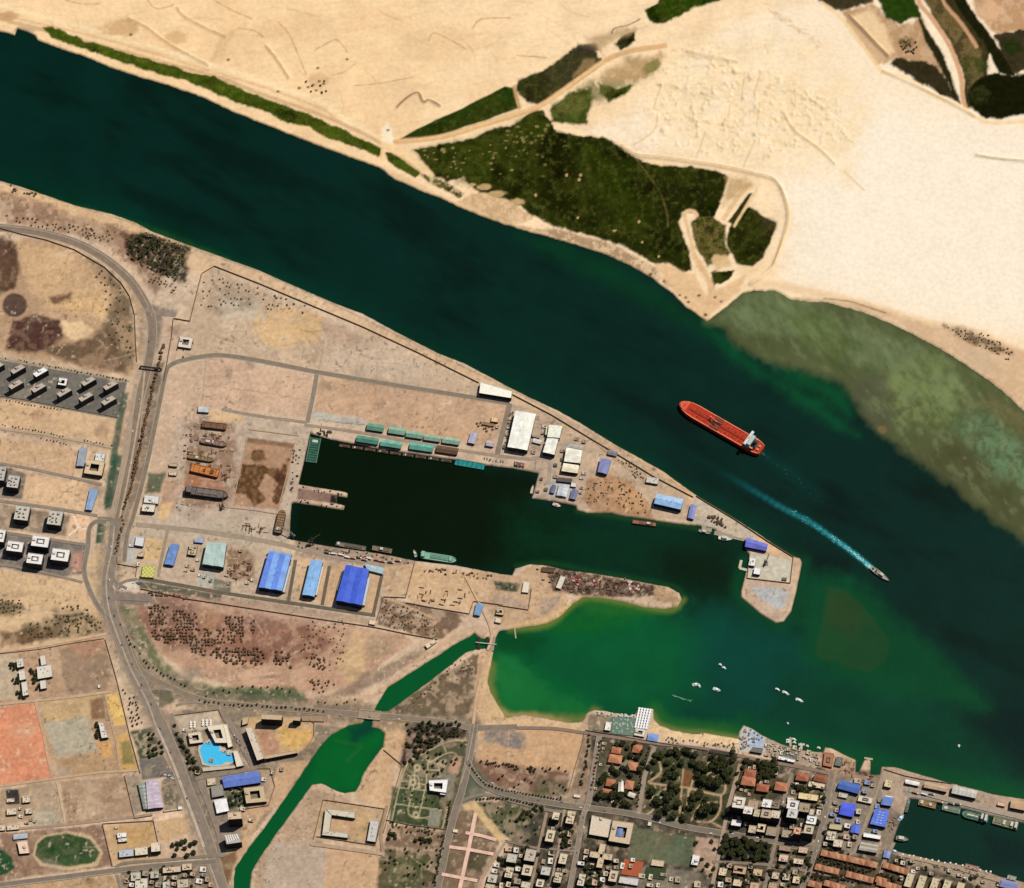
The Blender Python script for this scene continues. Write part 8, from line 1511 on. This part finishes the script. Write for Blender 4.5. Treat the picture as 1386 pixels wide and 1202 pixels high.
scatter(PK, T('x3', [(490, 860), (560, 885), (550, 905), (480, 895)]), 5, .6, 'dark tree in the left clump below the garden wall', 'left clump below the garden wall', 2.5); scatter(PK, T('x3', [(645, 895), (755, 905), (745, 930), (650, 925)]), 8, .6, 'dark tree in the right clump below the garden wall', 'right clump below the garden wall', 2.5)
scatter(ST_, T('x3', [(500, 790), (820, 840), (820, 890), (490, 850)]), 24, .8, 'dark small tree in the strip under the garden wall', 'strip of trees under the garden wall', 2.4); scatter(ST_, T('x3', [(460, 960), (840, 940), (760, 1190), (470, 1150)]), 26, .9, 'dark lone tree on the green field south of the garden', 'lone trees of the green field', 5)
lb = 'dark dense tree in the hedge row between the desert road and the yard road'; g = 'hedge row beside the desert road'
along(SC, T('u1', [(1280, 100), (1245, 230), (1215, 330), (1180, 500), (1130, 740), (1095, 900), (1060, 1020), (1040, 1150)]), 2.7, 1.1, lb, g, .7); along(SC, T('u2', [(1080, 20), (1020, 240), (960, 410)]), 3.0, .9, lb, g, .7); along(SC, T('u2', [(950, 460), (965, 520), (930, 620), (905, 770)]), 3.6, .9, lb, g, .8)
lb = 'small street tree along the estate streets of the west'; g = 'street trees of the western estates'
for ln in ([(0, 196), (240, 236), (560, 296), (1010, 380)], [(0, 520), (200, 560), (500, 612)], [(20, 726), (280, 768), (540, 830)], [(320, 830), (570, 886)], [(660, 850), (900, 888)]): along(ST_, T('u1', ln), 4.2, .55, lb, g, .5, .25)
lb = 'small tree in the row along the main road bend'; g = 'trees along the main road'
along(ST_, T('w1', [(150, 730), (190, 800), (260, 890), (310, 945), (410, 1010), (570, 1095)]), 5, .8, lb, g, .8, .15); along(ST_, T('w1', [(690, 1130), (950, 1090), (1300, 1100)]), 9, .8, lb, g, 2); along(ST_, T('x3', [(70, 45), (240, 60), (330, 40)]), 8, .7, lb, g, 2)
along(ST_, T('x2', [(320, 38), (480, 62), (620, 72), (860, 82), (1120, 110)]), 6, .8, lb, g, .7)
scatter(PK, T('x2', [(160, 190), (210, 240), (330, 480), (280, 500), (230, 400)]), 16, .6, 'dark garden tree between the pool hotel and the avenue', 'garden trees of the pool hotel', 3.5); scatter(PK, T('x2', [(0, 200), (60, 250), (110, 380), (0, 390)]), 14, .55, 'dark tree in the small garden west of the avenue', 'small garden west of the avenue', 3.5)
scatter(PK, T('x2', [(150, 900), (290, 890), (300, 1000), (170, 1010)]), 11, .8, 'dark tree in the clump at the avenue crossing', 'clump at the avenue crossing', 4); scatter(PK, T('x2', [(480, 590), (590, 580), (600, 700), (500, 700)]), 10, .5, 'dark tree in the hedged garden below the blue ribbed hall', 'hedged garden below the blue ribbed hall', 3.5)
scatter(PK, T('x1', [(900, 1050), (1386, 1020), (1386, 1183), (880, 1183)]), 26, .55, 'dark tree among the low houses of the south west corner', 'trees of the south west houses', 5); scatter(PK, T('w4', [(700, 1090), (730, 1090), (760, 1200), (720, 1202)]), 5, .6, 'dark tree beside the long white hall', 'trees beside the long white hall', 3)
for poly, n in (([(70, 650), (130, 650), (140, 700), (80, 700)], 6), ([(95, 750), (170, 750), (170, 800), (100, 800)], 6), ([(120, 850), (190, 850), (200, 910), (130, 910)], 6)): scatter(PK, T('w4', poly), n, .55, 'dark tree beside the white row near the left edge', 'trees beside the white row near the left edge', 2.6)
scatter(PK, T('w4', [(220, 690), (260, 690), (300, 830), (270, 840)]), 8, .6, 'dark tree on the west side of the stepped school', 'trees of the stepped school', 3)
scatter(ST_, T('w4', [(900, 820), (1000, 900), (1060, 1080), (980, 1110), (920, 940)]), 22, .8, 'scrubby small tree on the strip west of the avenue', 'strip west of the avenue', 3)
scatter(BU, T('w4', [(180, 350), (380, 330), (400, 250), (520, 200), (620, 220), (760, 350), (740, 400), (400, 450), (180, 450)]), 70, 1.1, 'olive brown bush of the thicket beside the sand track', 'thicket beside the sand track', 2.6, 'bush')
scatter(BU, T('w4', [(0, 170), (170, 180), (160, 270), (0, 270)]), 24, 1.0, 'olive bush in the clump on the waste ground by the left edge', 'clump on the waste ground by the left edge', 2.6, 'bush')
lb = 'dark brown scrub tree of the planted rows on the reddish waste ground'; g = 'scrub trees on the reddish waste ground'
for poly, n, s in (([(300, 540), (440, 540), (420, 680), (300, 690)], 34, .85), ([(460, 560), (640, 600), (620, 700), (460, 700)], 38, .85), ([(820, 620), (950, 620), (940, 800), (820, 790)], 42, .85), ([(980, 620), (1020, 620), (1010, 740), (985, 750)], 7, .8), ([(300, 690), (400, 700), (500, 760), (420, 800), (340, 760)], 22, 1.0), ([(440, 690), (820, 700), (820, 800), (600, 820), (440, 760)], 74, .85), ([(720, 830), (1080, 830), (1080, 940), (840, 930), (720, 880)], 60, 1.0), ([(1140, 850), (1260, 830), (1260, 960), (1150, 940)], 16, 1.0), ([(580, 820), (720, 840), (690, 880), (590, 860)], 10, .9), ([(300, 440), (560, 490), (560, 500), (300, 470)], 18, .9)): scatter(SC, T('w1', poly), n, s, lb, g, 2.6, 'tree', 4.2)
scatter(BU, T('w2', [(100, 640), (330, 640), (330, 930), (60, 960), (20, 760)]), 60, .9, 'dark brown bush thinly spread east of the planted rows', 'bushes east of the planted rows', 3.2, 'bush'); scatter(SC, T('w2', [(110, 880), (200, 880), (200, 970), (110, 970)]), 12, .9, 'dark scrub tree in the small clump east of the planted rows', 'small clump east of the planted rows', 2.8); scatter(SC, T('w2', [(100, 1040), (280, 1050), (270, 1110), (100, 1140)]), 14, .8, 'dark scrub tree in the clump above the main road', 'clump above the main road', 2.8)
scatter(BU, T('w2', [(590, 500), (720, 540), (930, 640), (960, 750), (740, 720), (570, 660)]), 60, .9, 'grey brown bush on the rubble plot east of the blue halls', 'bushes on the rubble plot', 2.6, 'bush')
scatter(BU, T('w2', [(1040, 920), (1140, 900), (1200, 1000), (1080, 980)]), 12, .9, 'dark bush on the triangle beside the channel', 'bushes on the channel triangle', 3, 'bush'); along(BU, T('w2', [(800, 1180), (930, 1070), (1050, 960)]), 4, .9, 'dark bush on the channel bank', 'bushes on the channel bank', 1.2, .1, 'bush')
scatter(BU, T('w3', [(530, 160), (640, 180), (1000, 220), (1000, 280), (560, 270)]), 44, .7, 'small dark bush on the sand spit among the crates', 'bushes on the sand spit', 2.6, 'bush')
scatter(PA, T('t10', [(690, 90), (780, 70), (1010, 140), (960, 310), (780, 240), (680, 180)]), 190, 1.0, 'palm of the dense dark grove between the desert road and the canal', 'palm grove by the canal', 2.0); scatter(PA, T('t10', [(780, 240), (960, 310), (940, 400), (800, 330)]), 16, .9, 'palm on the thin southern fringe of the canal grove', 'southern fringe of the palm grove', 3.5)
scatter(BU, T('t10', [(0, -40), (300, 0), (640, 60), (600, 120), (380, 70), (60, 0)]), 50, 1.0, 'brown bush on the strip between the desert road and the canal', 'bushes between the desert road and the canal', 3.2, 'bush')
scatter(BU, T('t00', [(60, 990), (200, 1040), (190, 1060), (60, 1030)]), 10, 1.3, 'olive bush on the canal bank at the left edge', 'bushes on the canal bank at the left edge', 2.4, 'bush')
scatter(BU, T('t10', [(1080, 280), (1386, 350), (1386, 440), (1060, 480)]), 40, .9, 'grey green bush in the north corner of the shipyard', 'bushes in the north corner of the shipyard', 3, 'bush'); scatter(BU, T('t11', [(20, 380), (260, 420), (250, 500), (20, 480)]), 16, 1.0, 'dark bush beside the canal wall', 'bushes beside the canal wall', 3, 'bush')
scatter(BU, T('t10', [(490, 240), (600, 280), (700, 450), (720, 750), (560, 600), (560, 460)]), 40, 1.0, 'olive bush along the inner side of the curved wall', 'bushes inside the curved wall', 3.2, 'bush'); scatter(ST_, T('t10', [(950, 640), (1040, 640), (1020, 730), (940, 730)]), 9, .7, 'small tree round the white guard house', 'trees round the guard house', 3)
flat('guard_house', 'white guard house with dark court by the yard road corner', rect('t10', 995, 645, 70, 60, 8), 6, (226, 214, 194), (80, 70, 58), 'guard house', None, 'court', 1)
scatter(BU, T('v1', [(400, 330), (440, 330), (380, 600), (360, 600)]), 20, .9, 'dark bush in the row along the west side of the biggest white warehouse', 'bushes beside the biggest white warehouse', 2.5, 'bush'); scatter(BU, T('v1', [(120, 400), (300, 430), (260, 490), (200, 490)]), 10, 1.2, 'dark bush round the brown hut', 'bushes round the brown hut', 3, 'bush'); scatter(BU, T('v1', [(1000, 880), (1300, 870), (1280, 1000), (1000, 1040)]), 26, .8, 'brown bush on the slipway sand', 'bushes on the slipway sand', 3, 'bush')
scatter(BU, T('v2', [(20, 100), (120, 120), (230, 240), (160, 240)]), 22, .9, 'dark bush along the canal wall of the peninsula', 'bushes along the canal wall of the peninsula', 2.6, 'bush'); scatter(SC, T('v2', [(610, 480), (700, 480), (730, 550), (680, 540)]), 16, 1.0, 'dark dense tree beside the scrap quay', 'dark clump beside the scrap quay', 2.4)
scatter(BU, T('t03', [(710, 210), (800, 200), (820, 290), (730, 280)]), 16, 1.3, 'dark saltbush on the brown flat of the north east', 'saltbushes of the north east flat', 3, 'bush')
scatter(BU, T('t13', [(960, 560), (1200, 610), (1330, 690), (1320, 760), (1200, 690), (1000, 600)]), 50, .9, 'dark saltbush on the strand of the east shore', 'saltbushes of the east strand', 2.4, 'bush')
scatter(BU, T('p', [(410, 108), (442, 108), (444, 128), (400, 124)]), 7, 1.2, 'dark saltbush in the loose cluster on the north desert', 'saltbushes on the north desert', 3, 'bush')
for poly, n in (([(984, 1084), (1048, 1094), (1036, 1136), (976, 1128)], 10), ([(1056, 1078), (1114, 1092), (1104, 1140), (1048, 1136)], 14), ([(1120, 1110), (1160, 1118), (1150, 1160), (1106, 1146)], 14), ([(1000, 1034), (1054, 1042), (1046, 1084), (990, 1078)], 22), ([(690, 1140), (780, 1152), (760, 1202), (650, 1202)], 22), ([(1196, 1164), (1386, 1200), (1386, 1202), (1190, 1202)], 12), ([(940, 1134), (974, 1138), (960, 1184), (938, 1176)], 7), ([(1038, 1146), (1104, 1152), (1092, 1202), (1034, 1202)], 24), ([(964, 1168), (1036, 1172), (1030, 1202), (960, 1202)], 24)): scatter(PK, poly, n, .62, 'dark green tree between the houses of the crowded town', 'trees between the town houses', 3)
# vehicles, containers, yard gear
def car_proto(seed, c):
 mb = MB(); m = mat('car paint', c, .35, .05, .3, .5); gl = mat('dark glass', (24, 28, 32), .1); ty = mat('tyre', (34, 34, 34))
 mb.box((0, 0), (1, 0), (0, 1), 2.2, .9, .35, .95, m); mb.prism([(-1.3, -.78), (.8, -.78), (.8, .78), (-1.3, .78)], .95, 1.2, gl); mb.prism([(-1.1, -.7), (.5, -.7), (.5, .7), (-1.1, .7)], 1.2, 1.5, m)
 for x in (-1.4, 1.4):
  for y in (-.85, .85): mb.box((x, y), (1, 0), (0, 1), .35, .12, 0, .7, ty)
 o = mb.build('car'); col.objects.unlink(o); return o
CARS = [car_proto(i, c) for i, c in enumerate(((240, 240, 238), (60, 62, 66), (176, 176, 178), (150, 60, 50), (70, 90, 130)))]
TRK = []
for c in ((236, 232, 226), (196, 120, 90), (110, 100, 92)):
 mb = MB(); mb.box((-1.2, 0), (1, 0), (0, 1), 4.2, 1.25, 1.0, 3.7, mat('truck box', c, .6)); mb.box((4.2, 0), (1, 0), (0, 1), 1.0, 1.2, .6, 2.9, mat('car paint', (226, 226, 222), .35, .05, .3, .5)); mb.box((0, 0), (1, 0), (0, 1), 5.0, .9, .5, .98, mat('tyre', (34, 34, 34)))
 o = mb.build('truck'); col.objects.unlink(o); TRK.append(o)
def put(protos, px, py, ang, label, cat, group):
 o = rt.choice(protos).copy(); col.objects.link(o); x, y = G(px, py); o.location = (x, y, LAND + .9); o.rotation_euler = (0, 0, ang); return tag(o, label, cat, group)
def cars(pts, n, ang, label, group, jit=1.0, protos=CARS, cat='car', off=(0, 0)):
 for k in range(n):
  t = (k + .5) / n * (len(pts) - 1); i = min(int(t), len(pts) - 2); f = t - i
  put(protos, pts[i][0] + (pts[i + 1][0] - pts[i][0]) * f + rt.gauss(0, jit) + off[0], pts[i][1] + (pts[i + 1][1] - pts[i][1]) * f + rt.gauss(0, jit) + off[1], ang + rt.gauss(0, .06), label, cat, group)
cars(T('x2', [(540, 250), (570, 300), (640, 390)]), 12, -1.1, 'car parked in the street between the pool hotel and the slanting block', 'cars in the hotel street', 1.6)
cars(T('u2', [(880, 1010), (1000, 1020)]), 7, 1.2, 'car parked on the forecourt of the shipyard gate', 'cars at the shipyard gate', 1.2); cars(T('u2', [(1040, 970), (1110, 990)]), 6, .2, 'car parked beside the lime yellow canopy', 'cars beside the lime yellow canopy', 1.5)
cars([(150, 730), (146, 800), (165, 870), (205, 955), (248, 1060), (285, 1155)], 16, -1.2, 'car driving on the long western avenue', 'cars on the western avenue', 2.2); cars([(205, 440), (190, 540), (170, 650)], 5, 1.3, 'car driving on the desert road beside the slab estate', 'cars on the desert road', 1.5)
cars(T('x1', [(1170, 370), (1260, 390)]), 9, .5, 'car parked in the row at the market hall car park', 'cars at the market hall', 1.0); cars([(300, 954), (460, 968), (600, 980)], 7, -.1, 'car on the main road crossing the channel', 'cars on the main road', 1.2)
cars([(640, 1046), (700, 1078), (800, 1095), (930, 1120), (1040, 1138)], 14, -.2, 'car on the curving boulevard', 'cars on the boulevard', 1.6); cars([(810, 1000), (796, 1084), (780, 1160)], 10, 1.4, 'car in the north south street', 'cars in the north south street', 1.8); cars([(1070, 1060), (1054, 1120)], 7, 1.4, 'car parked in the street between the white towers', 'cars between the white towers', 1.8); cars([(1124, 1060), (1108, 1140), (1092, 1190)], 9, 1.4, 'car in the street west of the boatyard', 'cars west of the boatyard', 2)
cars(T('v1', [(436, 728), (516, 746)]), 6, 1.3, 'white truck parked in the row on the naval quay', 'trucks on the naval quay', .4, TRK, 'truck'); cars(T('v1', [(196, 692), (360, 722)]), 9, 1.4, 'small car parked on the naval quay west of the trucks', 'cars on the naval quay', .6); cars(T('w2', [(190, 190), (330, 210), (440, 230), (560, 245), (720, 250)]), 12, -.2, 'truck parked along the basin south quay', 'trucks on the south quay', 1.2, TRK, 'truck'); cars(T('y3', [(500, 430), (900, 520)]), 6, -.25, 'truck on the concrete pier road', 'trucks on the pier', 2, TRK, 'truck')
def boxes(poly, n, sizes, cols, label, group, name, cat, ang=-.17, h=(1.5, 3)):
 xs = [p[0] for p in poly]; ys = [p[1] for p in poly]; k = 0; tries = 0
 while k < n and tries < n * 40:
  tries += 1; x, y = rt.uniform(min(xs), max(xs)), rt.uniform(min(ys), max(ys))
  if not inside(x, y, poly): continue
  k += 1; wx_, wy_ = G(x, y); w, d = sizes[0] * rt.uniform(.6, 1.2) / 2, sizes[1] * rt.uniform(.6, 1.2) / 2; hh = rt.uniform(*h); c = rt.choice(cols); mb = MB(); m = mat('yard paint', c, .7, .3)
  mb.prism([(-w, -d), (w, -d), (w, d), (-w, d)], -.2, hh * .8, m); mb.prism([(-w * .94, -d * .9), (w * .94, -d * .9), (w * .94, d * .9), (-w * .94, d * .9)], hh * .8, hh, mat('yard paint', tuple(int(v * .9) for v in c), .7, .3))
  o = mb.build(name); o.location = (wx_, wy_, LAND + .1); o.rotation_euler = (0, 0, ang + rt.choice([0, 1.57]) + rt.gauss(0, .12)); tag(o, label, cat, group)
boxes(T('w3', [(590, 175), (630, 175), (625, 225), (590, 225)]), 10, (5, 5), [(206, 110, 96), (226, 180, 170), (150, 70, 60)], 'red or pink crate in the western stack on the sand spit', 'western crates on the sand spit', 'crate', 'crate'); boxes(T('w3', [(705, 180), (730, 180), (725, 235), (710, 235)]), 6, (5, 4), [(196, 100, 86), (220, 190, 180)], 'red or pink crate in the middle stack on the sand spit', 'middle crates on the sand spit', 'crate', 'crate'); boxes(T('w3', [(910, 208), (975, 208), (970, 262), (912, 250)]), 14, (5, 5), [(214, 120, 104), (236, 196, 186), (240, 226, 220)], 'red or white crate in the eastern stack on the sand spit', 'eastern crates on the sand spit', 'crate', 'crate')
boxes(T('u3', [(930, 830), (1100, 850), (1090, 900), (940, 890)]), 22, (9, 1.6), [(110, 84, 62), (130, 104, 80), (90, 70, 54)], 'brown steel section stacked south of the transfer pit', 'steel sections south of the transfer pit', 'steel_section', 'steel section', -.15, (.8, 1.6)); boxes(T('w1', [(830, 240), (1010, 250), (1000, 380), (820, 360)]), 26, (8, 2.4), [(104, 74, 56), (130, 96, 72), (86, 62, 48)], 'rusty plate stack in the scrap yard west of the blue halls', 'plate stacks west of the blue halls', 'plate_stack', 'plate stack', 1.3, (.8, 2))
boxes(T('w2', [(820, 420), (1150, 440), (1120, 560), (800, 520)]), 26, (8, 2), [(120, 96, 66), (150, 120, 84), (96, 78, 56)], 'rusty girder lying on the sand of the scrap yard', 'girders of the scrap yard', 'girder', 'girder', 1.4, (.8, 2)); boxes(T('w2', [(850, 280), (1380, 345), (1330, 370), (860, 320)]), 30, (4, 2.4), [(120, 92, 72), (150, 124, 100), (90, 72, 58)], 'rusty gear heap on the quay edge east of the pale ship', 'gear on the quay edge', 'gear_heap', 'gear heap')
boxes(T('u4', [(110, 200), (270, 220), (260, 250), (110, 240)]), 10, (7, 3), [(84, 76, 66), (120, 110, 96), (60, 54, 48)], 'dark machine on the quay north of the sunken dock', 'machines north of the sunken dock', 'machine', 'machine'); boxes(T('u3', [(1270, 330), (1320, 330), (1290, 620), (1250, 620)]), 20, (4, 2.5), [(120, 96, 84), (160, 140, 120), (84, 70, 60)], 'brown gear on the basin west quay', 'gear on the basin west quay', 'gear_heap', 'gear heap')
boxes(T('u4', [(20, 585), (330, 632), (328, 650), (20, 610)]), 12, (2.4, 2.4), [(70, 58, 46), (50, 44, 38)], 'dark bollard block on the north arm of the basin pier', 'blocks on the pier north arm', 'bollard_block', 'block', -.15, (1, 2)); boxes(T('u4', [(20, 668), (320, 712), (320, 735), (20, 690)]), 12, (2.4, 2.4), [(80, 66, 50), (56, 48, 40)], 'dark bollard block on the south arm of the basin pier', 'blocks on the pier south arm', 'bollard_block', 'block', -.15, (1, 2))
boxes(T('u3', [(560, 180), (620, 180), (560, 420), (530, 400)]), 14, (4, 3), [(110, 86, 64), (150, 120, 92), (180, 150, 120)], 'brown gear box along the west edge of the dry yard', 'gear along the dry yard west edge', 'gear_heap', 'gear heap'); boxes(T('v1', [(1060, 860), (1340, 880), (1320, 1060), (1060, 1040)]), 18, (5, 2), [(120, 84, 60), (150, 110, 80)], 'brown timber heap on the slipway sand of the peninsula', 'timber heaps on the slipway sand', 'timber_heap', 'timber heap', 1.4, (.8, 1.8)); boxes(T('v2', [(60, 260), (220, 330), (230, 470), (60, 440)]), 18, (4, 2.4), [(130, 92, 66), (160, 120, 90), (100, 74, 56)], 'rusty boat part on the sand west of the pale blue hall', 'boat parts on the sand', 'boat_part', 'boat part')
boxes(T('u3', [(620, 230), (860, 240), (850, 290), (600, 280)]), 16, (8, 2.4), [(110, 84, 64), (140, 108, 82), (84, 66, 52)], 'rusty plate between the first two stored hulls', 'plates between the first two hulls', 'steel_plate', 'steel plate', -.17, (.6, 1.6)); boxes(T('u3', [(560, 340), (860, 350), (840, 390), (560, 380)]), 16, (9, 2.4), [(120, 90, 64), (150, 116, 82)], 'brown beam between the second and third stored hulls', 'beams between the stored hulls', 'steel_beam', 'steel beam', -.17, (.6, 1.6)); boxes(T('u3', [(560, 425), (860, 440), (840, 560), (780, 560), (760, 460), (560, 450)]), 26, (7, 2.6), [(150, 96, 56), (120, 86, 60), (96, 72, 56)], 'rusty scrap piece round the orange barge hull', 'scrap round the orange barge hull', 'scrap_piece', 'scrap piece', -.17, (.6, 2)); boxes(T('u3', [(480, 690), (600, 700), (580, 810), (460, 790)]), 14, (5, 2.2), [(206, 196, 186), (150, 140, 130)], 'pale stored part in the small fenced lot of the dry yard', 'parts in the fenced lot', 'stored_part', 'stored part', -.17, (.6, 2))
boxes(T('w3', [(330, 120), (620, 150), (1010, 205), (1000, 275), (700, 270), (580, 270), (400, 200)]), 60, (5, 2.2), [(104, 78, 62), (130, 100, 80), (84, 66, 56), (156, 120, 100)], 'rusty brown scrap lying along the sand spit', 'scrap along the sand spit', 'scrap_piece', 'scrap piece'); boxes(T('w2', [(0, 120), (470, 185), (790, 250), (780, 275), (480, 225), (0, 150)]), 40, (4, 2.2), [(100, 80, 64), (130, 108, 88), (170, 156, 136)], 'brown gear on the edge of the basin south quay', 'gear on the basin south quay', 'gear_heap', 'gear heap')
boxes(T('y2', [(900, 340), (980, 360), (960, 460), (880, 440)]), 12, (7, 2.2), [(150, 110, 86), (180, 140, 110), (120, 84, 66)], 'wooden boat hull drawn up on the west slipway', 'hulls on the west slipway', 'boat_hull', 'boat hull', 1.3); boxes(T('y2', [(1030, 430), (1110, 450), (1090, 560), (1010, 540)]), 14, (7, 2.2), [(150, 116, 90), (190, 150, 120), (126, 92, 72)], 'wooden boat hull in the yard between the slipways and the blue sheds', 'hulls between the slipways and blue sheds', 'boat_hull', 'boat hull', 1.3)
boxes(T('y3', [(420, 920), (1180, 1080), (1160, 1110), (420, 950)]), 44, (3.6, 2.4), [(206, 190, 166), (150, 130, 110), (110, 100, 92), (180, 170, 160)], 'small stall or crate along the harbour south quay', 'stalls along the harbour south quay', 'stall', 'stall', -.25); boxes(T('y3', [(300, 600), (400, 620), (370, 780), (310, 760)]), 12, (4, 2), [(170, 150, 130), (120, 104, 90)], 'gear crate on the quay east of the big blue ribbed hall', 'crates east of the ribbed hall', 'crate', 'crate')
def parasols(poly, n, c, label, group, r_m=1.6):
 mp = mat('parasol cloth', c, .8, .1); mb = MB(); mb.cyl((0, 0), r_m, 2.2, 2.9, mp, 8, .1); mb.cyl((0, 0), .08, 0, 2.2, mat('pole metal', (180, 180, 178), .5), 5); o0 = mb.build('parasol'); col.objects.unlink(o0)
 xs = [p[0] for p in poly]; ys = [p[1] for p in poly]; k = 0
 while k < n:
  x, y = rt.uniform(min(xs), max(xs)), rt.uniform(min(ys), max(ys))
  if not inside(x, y, poly): continue
  k += 1; o = o0.copy(); col.objects.link(o); o.location = (*G(x, y), LAND + .2); tag(o, label, 'parasol', group)
parasols(T('y1', [(120, 62), (390, 90), (386, 104), (120, 78)]), 26, (206, 204, 190), 'pale parasol on the water edge of the club terrace', 'parasols on the terrace edge', 2); parasols(T('y1', [(240, 110), (370, 116), (356, 210), (236, 196)]), 36, (170, 190, 172), 'pale green parasol on the club terrace', 'parasols on the club terrace', 1.6); parasols(T('y1', [(540, 225), (760, 250), (1040, 270), (1040, 300), (760, 285), (540, 250)]), 34, (120, 104, 84), 'brown beach parasol on the pale sand', 'parasols on the beach', 1.6)
parasols(T('y4', [(700, 720), (790, 720), (880, 800), (740, 900), (700, 900)]), 40, (150, 140, 134), 'grey parasol on the pale blue waterfront plaza', 'parasols on the blue plaza', 1.7); parasols(T('y2', [(390, 220), (600, 280), (740, 320), (740, 360), (600, 320), (380, 290)]), 44, (206, 190, 168), 'cream parasol on the waterfront restaurant terraces', 'parasols on the restaurant terraces', 1.7)
grow()
